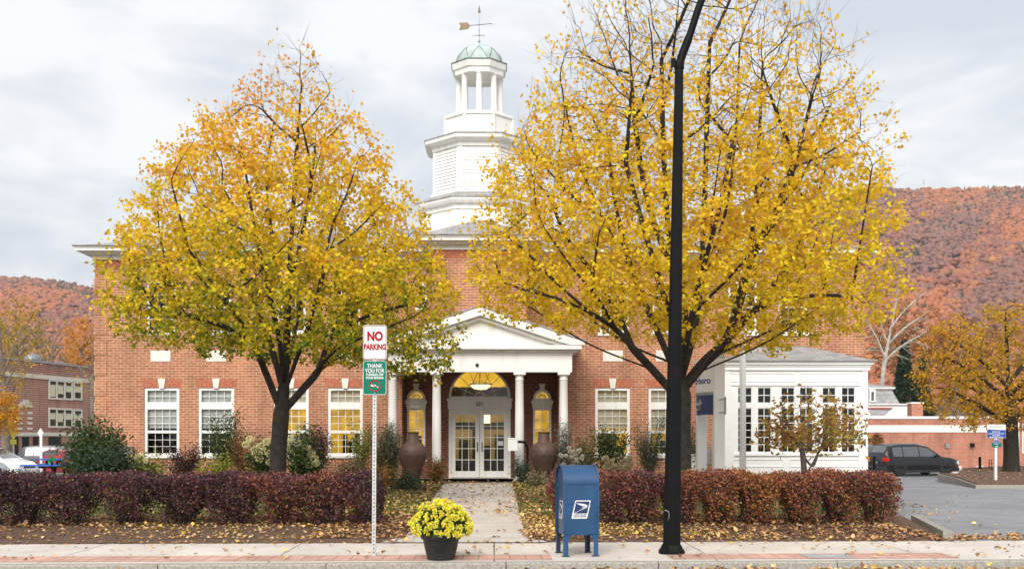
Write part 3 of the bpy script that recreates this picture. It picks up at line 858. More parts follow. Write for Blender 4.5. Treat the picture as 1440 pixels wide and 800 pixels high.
for i, (a, b) in enumerate(SW):
    cx = (a+b)/2; r = (b-a)/2
    fr = MB(); arch_frame(fr, cx, ZSS+.01, r-.075, r, YD-.03, YD+.10); fr.box(a, b, YD-.03, YD+.1, ZSS-.05, ZSS+.02)
    zz1 = PZ(574,YD)
    ring_box(fr, a, b, ZSB, zz1, .06, YD+.01, YD+.1)
    fr.box(a-.02, b+.02, YD-.05, YD+.1, zz1, zz1+.14); fr.box(a-.055, b+.055, YD-.08, YD+.1, zz1+.14, ZSS-.05)
    fr.box(a-.05, b+.05, YD-.06, YD+.1, ZSB-.06, ZSB)
    wdw = mesh('arched_window', fr, M['white'], bld)
    sb = MB()
    for k in range(1,6):
        an = math.pi*k/6; sb.tube([(cx+.06*math.cos(an),YD+.06,ZSS+.02+.06*math.sin(an)),(cx+(r-.06)*math.cos(an),YD+.06,ZSS+.02+(r-.06)*math.sin(an))], .008, 4)
    arch_frame(sb, cx, ZSS+.02, .10, .118, YD+.05, YD+.07, 14)
    q = bars(2, 5, a+.06, b-.06, ZSB+.06, zz1-.06, YD+.05, YD+.075, .02); sb.add(q.v, q.f)
    mesh('sash_bars', sb, M['white'], wdw)
    g = MB(); g.add([(a+.05,YD+.07,ZSB+.05),(b-.05,YD+.07,ZSB+.05),(b-.05,YD+.07,zz1-.05),(a+.05,YD+.07,zz1-.05)], [(0,1,2,3)])
    g.add([(cx+(r-.05)*math.cos(math.pi*k/16),YD+.07,ZSS+(r-.05)*math.sin(math.pi*k/16)) for k in range(17)], [tuple(range(17))])
    mesh('pane', g, M['glass'], wdw)
    rm = MB(); rm.add([(a-.3,YD+.9,ZSB-.2),(b+.3,YD+.9,ZSB-.2),(b+.3,YD+.9,ZSS+.6),(a-.3,YD+.9,ZSS+.6)], [(0,1,2,3)])
    mesh('interior_wall', rm, M['lit_room'], wdw)
    fu = MB(); fu.box(a+.1+.1*i, a+.42, YD+.5, YD+.6, ZSB-.1, ZSB+.75)
    mesh('furniture', fu, M['brown_room'], wdw)
# double door
fr = MB()
fr.box(DX0, DX0+.075, YD+.0, YD+.1, zf, ZT0); fr.box(DX1-.075, DX1, YD+.0, YD+.1, zf, ZT0); fr.box(DX0+.075, DX1-.075, YD+.0, YD+.1, ZT0-.07, ZT0)
dfr = mesh('door_frame', fr, M['white'], bld)
fr = MB(); fr.box(DX0-.03, DX1+.03, YD-.05, YD+.1, ZT0+.001, ZT1-.05); fr.box(DX0-.06, DX1+.06, YD-.09, YD+.1, ZT1-.05, ZT1+.02)
hd = mesh('door_header', fr, M['white'], bld)
def text(body, size, name, mat, parent, loc, rot=(R(90),0,0), extrude=0.002, align='CENTER', sx=1.0, bend=None, bold=0.0):
    cu = bpy.data.curves.new(name, 'FONT'); cu.body = body; cu.size = size; cu.align_x = align; cu.align_y = 'CENTER'; cu.extrude = extrude; cu.offset = bold
    tmp = bpy.data.objects.new(name, cu); COL.objects.link(tmp)
    dg = bpy.context.evaluated_depsgraph_get(); dg.update()
    me = bpy.data.meshes.new_from_object(tmp.evaluated_get(dg))
    bpy.data.objects.remove(tmp)
    me.name = name
    T = Matrix.Translation(Vector(loc)) @ Matrix(((1,0,0,0),(0,1,0,0),(0,0,1,0),(0,0,0,1)))
    from mathutils import Euler
    Mx = Euler(rot).to_matrix().to_4x4() @ Matrix.Diagonal((sx,1,1,1))
    for v in me.vertices:
        p = v.co.copy()
        p = bend(Vector((p.x*sx, p.y, p.z))) if bend else (T @ Mx @ p)
        if parent is not None and bend is None: p = p - ORG[parent]
        v.co = p
    me.materials.clear()
    return link(name, me, mat, parent)
text('221', 0.155, 'house_number', M['black_ink'], hd, (DC, YD-.054, (ZT0+ZT1)/2-.01), bold=0.004)
mid = DC
for sgn, (a, b) in ((-1,(DX0+.08, mid-.006)), (1,(mid+.006, DX1-.08))):
    dr = MB(); z0, z1 = zf+.02, ZT0-.075
    gx0 = a+.13; gx1 = b-.13
    ring_box(dr, a, b, z0, z1, .13, YD+.03, YD+.08, .2)
    door = mesh('door', dr, M['white'], bld)
    sb = bars(3, 5, gx0, gx1, z0+.2, z1-.13, YD+.04, YD+.07, .022)
    mesh('glazing_bars', sb, M['white'], door)
    g = MB(); g.add([(gx0,YD+.055,z0+.2),(gx1,YD+.055,z0+.2),(gx1,YD+.055,z1-.13),(gx0,YD+.055,z1-.13)], [(0,1,2,3)])
    mesh('pane', g, M['glass'], door)
    hx = mid - .075*1 if sgn < 0 else mid + .075
    hh = MB(); zc = zf+.98
    hh.tube([(hx,YD+.03,zc-.14),(hx,YD-.03,zc-.12),(hx,YD-.04,zc),(hx,YD-.03,zc+.12),(hx,YD+.03,zc+.14)], .014, 6)
    mesh('handle', hh, M['black_metal'], door)
    if sgn > 0:
        nb_ = MB().box(gx1-.22, gx1-.02, YD+.045, YD+.049, zf+1.02, zf+1.16)
        mesh('notice', nb_, M['sign_white'], door)
# fanlight
fr = MB(); arch_frame(fr, DC, ZS+.02, AR-.05, AR+.02, YD+.0, YD+.1, 32); fr.box(DX0, DX1, YD+.0, YD+.1, ZT1+.021, ZS+.05)
fan = mesh('fanlight', fr, M['white'], bld)
sb = MB()
for k in range(1,8):
    an = math.pi*k/8; sb.tube([(DC+.13*math.cos(an),YD+.05,ZS+.05+.13*math.sin(an)),(DC+(AR-.03)*math.cos(an),YD+.05,ZS+.05+(AR-.03)*math.sin(an))], .008, 4)
arch_frame(sb, DC, ZS+.05, .47, .485, YD+.04, YD+.06, 26); arch_frame(sb, DC, ZS+.05, .12, .14, YD+.04, YD+.06, 16)
mesh('glazing_bars', sb, M['white'], fan)
g = MB(); g.add([(DC+(AR-.03)*math.cos(math.pi*k/24),YD+.06,ZS+.03+(AR-.03)*math.sin(math.pi*k/24)) for k in range(25)], [tuple(range(25))])
mesh('pane', g, M['glass'], fan)
# vestibule behind the doors
YV = YD+2.6
mb = MB(); mb.add([(DX0-.6,YV,zf),(DX1+.6,YV,zf),(DX1+.6,YV,ZS+.25),(DX0-.6,YV,ZS+.25)], [(0,1,2,3)])
mb.add([(DX0-.6,YV,zf),(DX0-.6,YD+.15,zf),(DX0-.6,YD+.15,4.2),(DX0-.6,YV,4.2)], [(0,1,2,3)])
mb.add([(DX1+.6,YV,zf),(DX1+.6,YD+.15,zf),(DX1+.6,YD+.15,4.2),(DX1+.6,YV,4.2)], [(3,2,1,0)])
vb = mesh('vestibule', mb, emit_mat('glowing_vestibule_wall', (0.42,0.26,0.06), 0.22, 0.5, 1.7), bld)  # walls emit a mild warm glow in place of lamplight
mb = MB(); mb.add([(DX0-.6,YV+.002,ZS+.251),(DX1+.6,YV+.002,ZS+.251),(DX1+.6,YV+.002,4.6),(DX0-.6,YV+.002,4.6)], [(0,1,2,3)])
mesh('upper_wall', mb, M['lit_arch'], vb)
mb = MB(); mb.box(DX0+.25, DX0+.62, YV-.5, YV-.1, zf, zf+1.2); mb.box(DX0+.7,DX0+.95,YV-.3,YV-.1,zf,zf+1.75); mb.box(DX1-.5,DX1-.1,YV-.6,YV-.2,zf,zf+1.35); mb.box(DX1-.9,DX1-.62,YV-.9,YV-.7,zf,zf+1.0); mb.box(DX0,DX1,YV-.06,YV-.02,zf+.0,zf+.5); mb.box(DX0+.1,DX1-.1,YV-.05,YV-.02,zf+1.55,zf+1.78); mb.box(DX0-.5,DX1+.5,YV-.05,YV-.021,ZS-.1,ZS+.46)  # last box: dark band imitating the dimmer foot of the fanlight glow
mesh('furniture', mb, M['brown_room'], vb)
mb = MB(); mb.box(DC+.08,DC+.32,YV-.6,YV-.4,zf+1.75,zf+2.05)
mesh('wall_lamp', mb, M['lamp_glow'], vb)
mb = MB(); mb.lathe([(.02,-.17),(.20,-.145),(.30,-.08),(.34,.0),(.32,.015),(.02,.015)], (DC+.03, YD+1.0, ZS+.47), 24)
lamp = mesh('pendant_lamp', mb, M['lamp_glow'], bld)
mb = MB(); mb.lathe([(.345,-.01),(.37,-.01),(.37,.03),(.345,.03)], (DC+.03, YD+1.0, ZS+.47), 24)
for k in range(3):
    a = 2*math.pi*k/3+.4; mb.tube([(DC+.03+.35*math.cos(a),YD+1.0+.35*math.sin(a),ZS+.5),(DC+.03,YD+1.0,ZS+1.1)], .008, 4)
mesh('lamp_ring', mb, M['brass'], lamp)
# red call box on the brick left of the doors
x = PX(620.5,YD); mesh('call_box', MB().bbox(x-.09,x+.03,YD-.06,YD,PZ(622,YD),PZ(607,YD),.01), M['sign_red'], bld)

# ---- portico
YC = YP-0.02
zc0_, zc1_ = PZ(523,YC-.13), PZ(498.5,YC-.13)
PX0, PX1 = PX(546,YC), PX(804,YC)
mb = MB()
mb.box(PX0, PX1, YC-.15, YC+.15, zc0_, zc1_)
mb.box(PX0, PX0+.30, YC+.15, YF, zc0_, zc1_); mb.box(PX1-.30, PX1, YC+.15, YF, zc0_, zc1_)
mb.box(PX0-.03, PX1+.03, YC-.18, YF, zc1_, zc1_+.07)
mb.box(PX0-.12, PX1+.12, YC-.27, YF, zc1_+.07, zc1_+.14)
mb.box(PX0-.26, PX1+.26, YC-.40, YF, zc1_+.14, zc1_+.26)
por = mesh('portico', mb, M['white'], bld)
mb = MB(); mb.slab([(PX0+.3,YC+.15),(PX1-.3,YC+.15),(PX1-.3,YD+.1),(PX0+.3,YD+.1)], 3.96, 4.0)
mesh('soffit', mb, M['white'], por)
zp0 = zc1_+.26; zap = PZ(431,YC-.4); pc = (PX0+PX1)/2; hw = (PX1-PX0)/2+.34
mb = MB(); mb.prism([(PX0+.1,zp0),(PX1-.1,zp0),(pc,zap-.24)], YC-.10, YC+.05)
mesh('tympanum', mb, M['white'], por)
mb = MB()
th = .25
for s_ in (-1,1):
    ex = pc+s_*hw
    A = [(ex,zp0-.002),(ex,zp0+.10),(pc,zap),(pc,zap-th),(ex-s_*.42,zp0-.002)]
    if s_ > 0: A = A[::-1]
    mb.prism(A[::-1], YC-.42, YF)
    B = [(ex-s_*.10,zp0+.0),(pc,zap-th+.02),(pc,zap-th-.10),(ex-s_*.75,zp0+.0)]
    if s_ > 0: B = B[::-1]
    mb.prism(B[::-1], YC-.28, YC-.102)
mesh('raking_cornice', mb, M['white'], por)
mb = MB()
for s_ in (-1,1):
    ex = pc+s_*(hw+.03)
    A = [(ex,zp0+.10),(ex,zp0+.14),(pc,zap+.045),(pc,zap+.003)]
    if s_ > 0: A = A[::-1]
    mb.prism(A[::-1], YC-.45, YF)
mesh('roof', mb, M['shingle'], por)
c = P(671, 513, YC-.16); mb = MB(); mb.lathe([(.035,-.04),(.05,-.02),(.05,.02),(.035,.04)], (c.x, YC-.17, c.z), 10)
mesh('camera_dome', mb, M['black_plastic'], por)
for px in (552, 614, 730.5, 792.5):
    x = PX(px, YC); H = zc0_-zf; r = .135
    mb = MB()
    prof_ = [(r*1.25,0),(r*1.3,.04),(r*1.25,.09),(r*1.08,.11),(r,.15),(r,.15+(H-.4)*.33),(r*.95,.15+(H-.4)*.66),(r*.86,H-.24),(r*.9,H-.23),(r*.98,H-.21),(r*.86,H-.19),(r*.88,H-.11),(r*1.1,H-.075)]
    mb.lathe(prof_, (x,YC,zf), 28)
    mb.box(x-r*1.3,x+r*1.3,YC-r*1.3,YC+r*1.3,zf+H-.075,zf+H+.001); mb.box(x-r*1.35,x+r*1.35,YC-r*1.35,YC+r*1.35,zf-.3,zf+.02)
    mesh('column', mb, M['white'], por, smooth=35)

# ---- cupola: octagonal stages, columns, copper dome
YCU = 38.5; CUX = PX(674, YCU)
A8 = math.pi/8
def octo(mb, stages, n=8, a0=A8):
    """[(apothem, z)]"""
    k = 1/math.cos(math.pi/8)
    mb.lathe([(a*k, z) for a, z in stages], (CUX, YCU, 0), n, a0)
mb = MB()
octo(mb, [(1.98,7.6),(1.98,9.36),(2.02,9.37),(2.02,9.5),(2.14,9.56),(2.20,9.66),(2.20,9.74)])
cup = mesh('cupola', mb, M['white'], bld)
mb = MB(); octo(mb, [(2.23,9.735),(2.23,9.775),(1.70,10.03),(1.66,10.03)]); mesh('skirt_roof', mb, M['shingle'], cup)
mb = MB(); octo(mb, [(1.70,9.95),(1.70,10.12),(1.65,10.15),(1.60,10.16),(1.60,11.62),(1.66,11.62),(1.68,11.76),(1.82,11.80),(1.90,11.86),(1.92,11.99)])
mesh('louvre_stage', mb, M['white'], cup)
mb = MB()
for k in range(8):
    ang = -math.pi/2 + k*math.pi/4
    half = 1.60*math.tan(math.pi/8)-.11
    Mx = Matrix.Translation(Vector((CUX,YCU,0))) @ Matrix.Rotation(ang+math.pi/2,4,'Z')
    z = 10.24
    while z < 11.55:
        mb.add([Mx@Vector(p) for p in ((-half,-1.628,z),(half,-1.628,z),(half,-1.606,z+.105),(-half,-1.606,z+.105),(-half,-1.60,z),(half,-1.60,z))], [(0,1,2,3),(0,4,5,1)])
        z += .112
    for sx_ in (-1,1): mb.box(sx_*(half+.055)-.055, sx_*(half+.055)+.055, -1.635, -1.58, 10.17, 11.62, Mx)
mesh('louvres', mb, M['louver'], cup)
mb = MB(); octo(mb, [(1.94,11.985),(1.94,12.02),(1.25,12.22),(1.2,12.22)]); mesh('skirt_roof', mb, M['shingle'], cup)
mb = MB(); octo(mb, [(1.20,12.1),(1.20,12.84),(1.25,12.86),(1.25,12.95),(1.22,12.97)])
for k in range(8):
    ang = k*math.pi/4; Mx = Matrix.Translation(Vector((CUX,YCU,0))) @ Matrix.Rotation(ang,4,'Z'); half = 1.2*math.tan(math.pi/8)
    for sx_ in (-1,1): mb.box(sx_*half-.06, sx_*half+.06, -1.222, -1.18, 12.2, 12.85, Mx)
mesh('plinth', mb, M['white'], cup)
for k in range(8):
    ang = -math.pi/2 + k*math.pi/4; x, y = CUX+.74*math.cos(ang), YCU+.74*math.sin(ang)
    mb = MB(); mb.lathe([(.14,0),(.14,.05),(.115,.08),(.115,.6),(.098,1.42),(.105,1.44),(.13,1.47),(.13,1.53)], (x,y,12.96), 16)
    mesh('column', mb, M['white'], cup, smooth=35)
mb = MB(); octo(mb, [(.86,14.45),(.88,14.62),(.93,14.64),(.95,14.72),(.98,14.86)]); mesh('entablature', mb, M['white'], cup)
mb = MB(); octo(mb, [(1.0,14.855),(1.0,14.885),(.86,14.9)]); mesh('dome_edge', mb, M['dark_seam'], cup)
mb = MB(); mb.lathe([(.86*math.cos(a),14.89+.78*math.sin(a)) for a in np.linspace(0,math.pi/2-.03,10)], (CUX,YCU,0), 32)
dome = mesh('dome', mb, M['copper'], cup, smooth=40)
mb = MB()
def dome_pt(az, el, s=1.006): return (CUX+.86*s*math.cos(el)*math.cos(az), YCU+.86*s*math.cos(el)*math.sin(az), 14.89+.78*s*math.sin(el))
for k in range(8):
    az = -math.pi/2 + k*math.pi/4
    for s_ in (-1,1):
        mb.tube([dome_pt(az+s_*u*math.pi/8, R(46)*(1-u)+R(2)*u) for u in np.linspace(0,1,7)], .009, 4)
mesh('dome_seams', mb, M['dark_seam'], dome)

# weather vane
vz = 15.66
wv = thing('weather_vane', 'dark weather vane with brass tailed arrow on top of the green dome', 'weather vane', (CUX,YCU,vz))
mb = MB(); mb.tube([(CUX,YCU,vz-.02),(CUX,YCU,17.0)], .014, 6); mb.ball((CUX,YCU,vz+.16),.045); mb.ball((CUX,YCU,vz+.55),.03)
mesh('rod', mb, M['grey_metal'], wv, smooth=50)
mb = MB(); mb.lathe([(.045,0),(.05,.03),(.005,.26)], (CUX,YCU,16.86), 10); mesh('finial', mb, M['brass'], wv)
za = 16.42; Mx = Matrix.Translation(Vector((CUX,YCU,za))) @ Matrix.Rotation(R(-8),4,'Z') @ Matrix.Rotation(R(-2.5),4,'Y')
mb = MB(); mb.tube([(-.42,0,0),(.52,0,0)], .014, 6); mb.ball((0,0,0),.035); mb.ball((-.13,0,0),.022); mb.ball((.13,0,0),.022); mb.xf(Mx)
arw = mesh('arrow', mb, M['grey_metal'], wv)
mb = MB(); mb.prism([(-.74,-.13),(-.42,-.11),(-.34,0),(-.42,.11),(-.74,.13),(-.68,0)], -.02, .02); mb.xf(Mx)
mesh('arrow_tail', mb, M['brass'], wv)
mb = MB(); mb.prism([(.42,-.07),(.6,0),(.42,.07),(.47,0)], -.01, .01); mb.xf(Mx)
mesh('arrow_head', mb, M['grey_metal'], wv)
mb = MB(); zd = 16.03; mb.tube([(CUX-.2,YCU,zd),(CUX+.2,YCU,zd)], .01, 6); mb.tube([(CUX,YCU-.2,zd),(CUX,YCU+.2,zd)], .01, 6)
mesh('direction_bars', mb, M['grey_metal'], wv)
text('S', .15, 'direction_letter', M['grey_metal'], wv, (CUX-.23,YCU,zd), extrude=.008, bold=.004)
text('N', .15, 'direction_letter', M['grey_metal'], wv, (CUX+.23,YCU,zd), extrude=.008, bold=.004)

# ------------------------------------------------------------------ white sunroom wing
YW = 31.55
WL, WR = PX(1019,YW), PX(1220,YW)
zw0, zw1, zw2 = -.2, PZ(520.5,YW,1120), PZ(507.5,YW-.15,1120)
wing = thing('sunroom_wing', 'white one-storey sunroom wing with many-paned windows and grey hip roof', 'building', ((WL+WR)/2, YW, .1))
cols = [(1037,1058),(1065,1085),(1098,1118),(1124,1144),(1156,1176),(1183,1203)]
WH = []
for a, b in cols:
    WH.append(pxr(a,b,573,636,YW)); WH.append(pxr(a,b,544,567,YW))
mb = MB(); wall_cells(mb, WL, WR, zw0, zw1, WH, YW, .12)
mb.add([(WL,YW,zw0),(WL,YF,zw0),(WL,YF,zw1),(WL,YW,zw1)], [(3,2,1,0)]); mb.add([(WR,YW,zw0),(WR,YF,zw0),(WR,YF,zw1),(WR,YW,zw1)], [(0,1,2,3)])
mesh('wall', mb, M['white_bright'], wing)
mb = MB()   # pilasters, panel mouldings, base band
def flat(x0,x1,y0,y1,d=.025):
    a = pxr(x0,x1,y0,y1,YW); mb.box(a[0],a[1],YW-d,YW+.005,a[2],a[3])
flat(1019,1026,521,660,.03); flat(1212.5,1220,521,660,.03)
flat(1032,1208,637.5,640.5,.05)
for x0,x1 in ((1030,1102),(1110,1140),(1146,1209)):
    for r in ((x0,x1,645,646.4),(x0,x1,655,656.4),(x0,x0+1.4,646.4,655),(x1-1.4,x1,646.4,655)): flat(*r, .018)
flat(1028,1210,540,542,.03)
for x0,x1 in ((1028,1118),(1124,1210)):
    for r in ((x0,x1,524,525.2),(x0,x1,535.5,536.7)): flat(*r, .016)
mesh('trim', mb, M['white_bright'], wing)
mb = MB(); cornice(mb, WL, WR, YW, zw1, zw2, .16, YF)
mesh('cornice', mb, M['white_bright'], wing)
for i, h in enumerate(WH):
    x0,x1,z0,z1 = h
    fr = MB(); ring_box(fr, x0, x1, z0, z1, .028, YW+.015, YW+.09)
    wdw = mesh('window', fr, M['white_bright'], wing)
    rows = 6 if i % 2 == 0 else 2
    mesh('sash_bars', bars(2, rows, x0+.028, x1-.028, z0+.028, z1-.028, YW+.04, YW+.065, .022), M['white_bright'], wdw)
    g = MB(); g.add([(x0+.02,YW+.055,z0+.02),(x1-.02,YW+.055,z0+.02),(x1-.02,YW+.055,z1-.02),(x0+.02,YW+.055,z1-.02)], [(0,1,2,3)])
    mesh('pane', g, M['glass'], wdw)
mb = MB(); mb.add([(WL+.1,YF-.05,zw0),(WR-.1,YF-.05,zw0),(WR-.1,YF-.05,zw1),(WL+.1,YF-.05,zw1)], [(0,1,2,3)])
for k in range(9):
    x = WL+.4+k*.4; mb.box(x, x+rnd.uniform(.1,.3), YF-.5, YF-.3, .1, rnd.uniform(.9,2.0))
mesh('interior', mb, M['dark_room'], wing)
mb = MB(); q0,q1,qy = WL-.2, WR+.2, YW-.2; zt = zw2+.56; dq = YF-.03-qy
mb.add([(q0,qy,zw2),(q1,qy,zw2),(q1-dq,YF-.03,zt),(q0+dq,YF-.03,zt),(q0,YF-.03,zw2),(q1,YF-.03,zw2)], [(0,1,2,3),(0,3,4),(1,5,2)])
mb.box(q0-.01,q1+.01,qy-.01,qy+.3,zw2+.002,zw2+.03)
mesh('roof', mb, M['shingle'], wing)

# ------------------------------------------------------------------ vegetation builders
from mathutils.kdtree import KDTree
def unit(a): return a/np.maximum(1e-9, np.linalg.norm(a, axis=-1, keepdims=True))
def leaf_mesh(name, C, size, cols, rg, droop=0.3, wide=0.55, fold=0.25, updir=None, flat=False):
    """many leaf-shaped folded faces: C (n,3) stalk ends, size (n,), cols (n,3)"""
    n = len(C)
    ax = unit(rg.normal(size=(n,3)))
    if flat: ax[:,2] *= 0.25
    else: ax[:,2] = ax[:,2]*0.7 - droop
    if updir is not None: ax = ax*0.8 + updir
    ax = unit(ax)
    side = unit(np.cross(ax, unit(rg.normal(size=(n,3))) if not flat else np.tile([0,0,1.0],(n,1))+rg.normal(0,.25,(n,3))))
    nor = np.cross(side, ax)
    s = size[:,None]
    v0 = C; v2 = C + ax*s
    v1 = C + ax*s*0.42 + side*s*wide*0.5 + nor*s*fold*0.4
    v3 = C + ax*s*0.42 - side*s*wide*0.5 + nor*s*fold*0.4
    V = np.stack([v0,v1,v2,v3],1).reshape(-1,3)
    b = (np.arange(n)*4)[:,None]
    Fi = np.stack([b+[0,1,2], b+[0,2,3]],1).reshape(-1,3)
    return V, Fi, np.repeat(cols, 4, axis=0)
def in_profile(tab, py):
    for (y0,l0,r0),(y1,l1,r1) in zip(tab, tab[1:]):
        if y0 <= py <= y1:
            k = (py-y0)/(y1-y0); return l0+(l1-l0)*k, r0+(r1-r0)*k
    return None
def resample(pts, step):
    o = [Vector(pts[0])]
    for a, b in zip(pts, pts[1:]):
        a, b = Vector(a), Vector(b); k = max(1, int(round((b-a).length/step)))
        for i in range(1, k+1): o.append(a.lerp(b, i/k))
    return o
def smooth_path(pts):
    """Catmull-Rom through the points"""
    p = [Vector(q) for q in pts]; p = [p[0]*2-p[1]] + p + [p[-1]*2-p[-2]]; o = []
    for i in range(1, len(p)-2):
        for k in range(5):
            t = k/5; a,b,c,d = p[i-1:i+3]
            o.append(0.5*((2*b)+(c-a)*t+(2*a-5*b+4*c-d)*t*t+(3*b-a-3*c+d)*t**3))
    o.append(p[-2]); return o
def grow(paths, A, step, infl, kill, iters, up, rg, jit=0.12, twig=0.0, zfade=lambda p: 0.0):
    """limbs given by hand, then twigs that grow towards the attraction points A"""
    Np = []; par = []
    for i, path in enumerate(paths):
        pts = resample(smooth_path(path), step)
        if i == 0: last = -1; start = 0
        else:
            q = np.array(Np); last = int(np.argmin(((q-np.array(pts[0]))**2).sum(1))); start = 1
        for p in pts[start:]:
            Np.append(tuple(p)); par.append(last); last = len(Np)-1
    Np = np.array(Np); par = list(par); nch = np.zeros(len(Np)+iters*2000, int)
    for p in par:
        if p >= 0: nch[p] += 1
    near = np.zeros(len(A), int); nd = np.full(len(A), 1e9)
    def update(idx0):
        for k in range(idx0, len(Np), 256):
            blk = Np[k:k+256]
            d = np.sqrt(((A[:,None]-blk[None])**2).sum(2)); j = d.argmin(1); dm = d[np.arange(len(A)), j]
            m = dm < nd; nd[m] = dm[m]; near[m] = j[m]+k
    pa = np.array(par); PD = np.where((pa>=0)[:,None], Np-Np[np.maximum(pa,0)], np.array([0,0,1.0])); PD = unit(PD)
    update(0)
    alive = np.ones(len(A), bool)
    for it in range(iters):
        sel = alive & (nd < infl) & (nd > kill)
        if not sel.any(): break
        acc = np.zeros((len(Np),3)); np.add.at(acc, near[sel], (A[sel]-Np[near[sel]])/nd[sel][:,None])
        idx = np.unique(near[sel]); idx = idx[nch[idx] < 3]
        if not len(idx): break
        d = unit(acc[idx]); d = unit(d + .55*PD[idx] + np.array([0,0,up]) + rg.normal(0, jit, d.shape)); PD = np.concatenate([PD, d])
        new = Np[idx] + d*step
        n0 = len(Np); Np = np.concatenate([Np, new]); par.extend(idx.tolist()); nch[idx] += 1
        update(n0); alive &= nd > kill
    ext = []; n00 = len(Np)
    if twig:
        has = np.zeros(len(Np), bool); pa = np.array(par); has[pa[pa>=0]] = True
        for i in np.where(~has)[0]:
            hi = zfade(Np[i])
            for q in range(2 if hi > .5 else 1):
                d = unit(PD[i]*1.0 + rg.normal(0,.28,3) + np.array([0,0,.35+.4*hi])); last = i; p = Np[i]; L = twig*rg.uniform(.5,1.3)*(.7+.9*hi)
                for k in range(3):
                    p = p + d*L/3 + rg.normal(0,.012,3); Np = np.concatenate([Np,[p]]) if False else Np; par.append(last); ext.append(p); last = n00+len(ext)-1
        Np = np.concatenate([Np, np.array(ext)])
    return Np, np.array(par)
def tree_mesh(Np, par, rtip, rtrunk, rg, minsides=3, flare=None, taper=None):
    n = len(Np); tips = np.ones(n, bool); tips[par[par>=0]] = False
    cnt = np.where(tips, 1.0, 0.0)
    for i in range(n-1, 0, -1):
        if par[i] >= 0: cnt[par[i]] += cnt[i]
    ex = math.log(rtrunk/rtip)/math.log(max(2, cnt[0]))
    rad = rtip*cnt**ex*np.where(cnt < 8, .5+.5*cnt/8, 1)
    ch = [[] for _ in range(n)]
    for i in range(n):
        if par[i] >= 0: ch[par[i]].append(i)
    mb = MB(); stack = [(0, -1)]
    while stack:
        s0, p0 = stack.pop()
        path = []; rr = []
        if p0 >= 0: path.append(Np[p0]); rr.append(min(rad[p0]*0.8, rad[s0]*1.25))
        i = s0
        while True:
            path.append(Np[i]); rr.append(rad[i])
            if not ch[i]: break
            c = sorted(ch[i], key=lambda q: -rad[q])
            for q in c[1:]: stack.append((q, i))
            i = c[0]
        if len(path) < 2: continue
        rr[-1] *= 0.5
        if p0 < 0 and flare:
            z0 = path[0][2]
            rr = [r*(1+flare*math.exp(-(p[2]-z0)/0.25)) for p, r in zip(path, rr)]
        m = rr[0]
        mb.tube(path, rr, 10 if m > .08 else 6 if m > .025 else minsides, cap=False)
    return mb, rad, cnt
def sample_crown(tab, Y, depth, n, rg, shell=0.5, ylim=None):
    """points inside the body whose outline in the photograph is tab, given a real depth round Y"""
    ys = np.array([t[0] for t in tab]); out_ = []
    while len(out_) < n:
        py = rg.uniform(ys[0], ys[-1]); lr = in_profile(tab, py)
        mid_, hw_ = (lr[0]+lr[1])/2, (lr[1]-lr[0])/2
        hmax = max(t[2]-t[1] for t in tab)/2
        if rg.uniform() > (hw_/hmax)**2 + 0.04: continue
        a = rg.uniform(0, 2*math.pi); q = math.sqrt(rg.uniform(shell*shell*0.3, 1))
        px = mid_ + hw_*q*math.cos(a); dy = hw_/F*Y*depth*q*math.sin(a)
        p = P(mid_, py, Y)
        out_.append((p.x + (px-mid_)/F*Y, Y+dy, p.z))
    return np.array(out_)
def big_tree(name, label, cat, Y, base, paths, tab, depth, nA, step, infl, kill, up, rtip, rtrunk, leaves, leafsize, colfn, densfn, bark, seed, flare=0.5, group=None, wide=0.72, leafname='crown', twig=0.0, zfade=lambda p: 0.0, sprays=0):
    rg = np.random.default_rng(seed)
    Pth = [[P(x,y,Y+d) if y > -900 else None for x,y,d in path] for path in paths]
    A = sample_crown(tab, Y, depth, nA, rg)
    if sprays:                      # long straight branches that climb from the limbs to the edge of the crown
        cand = np.array([q for p in Pth for q in smooth_path(p)]); cand = cand[cand[:,2] > 2.75]; ends = sample_crown(tab, Y, depth, sprays*6, rg, shell=.95)
        k = 0
        for E in ends:
            if k >= sprays: break
            v = E-cand; L = np.linalg.norm(v,axis=1); el = v[:,2]/np.maximum(L,1e-6)
            ok = (L > .8) & (L < 3.2) & (el > .45) & (el < .93)
            if not ok.any(): continue
            i = np.where(ok)[0][np.argmin(L[ok]+rg.uniform(0,1.2,ok.sum()))]
            b0 = cand[i]; md = b0*.5+E*.5+np.array([rg.normal(0,.02),rg.normal(0,.02),-.05*L[i]])
            Pth.append([Vector(b0),Vector(md),Vector(E)]); k += 1
    Np, par = grow(Pth, A, step, infl, kill, 160, up, rg, twig=twig, zfade=zfade)
    root = thing(name, label, cat, tuple(Pth[0][0]), group)
    mb, rad, cnt = tree_mesh(Np, par, rtip, rtrunk, rg, flare=flare)
    mesh('trunk', mb, bark, root, smooth=60)
    if leaves:
        cand = np.where((cnt <= 14) & (np.arange(len(Np)) > 3))[0]
        wts = np.array([densfn(Np[i]) for i in cand])/(1+0.10*cnt[cand]); wts /= wts.sum()
        pick = rg.choice(cand, leaves, p=wts)
        C = Np[pick] + rg.normal(0, leafsize*0.75, (leaves,3))
        cols = colfn(C, rg)
        V, Fi, Cc = leaf_mesh('crown', C, rg.uniform(.75,1.25,leaves)*leafsize, cols, rg, wide=wide)
        me = npmesh(leafname, V, 3, Fi, Cc, off=ORG[root])
        link(leafname, me, M['leaf'], root)
    return root
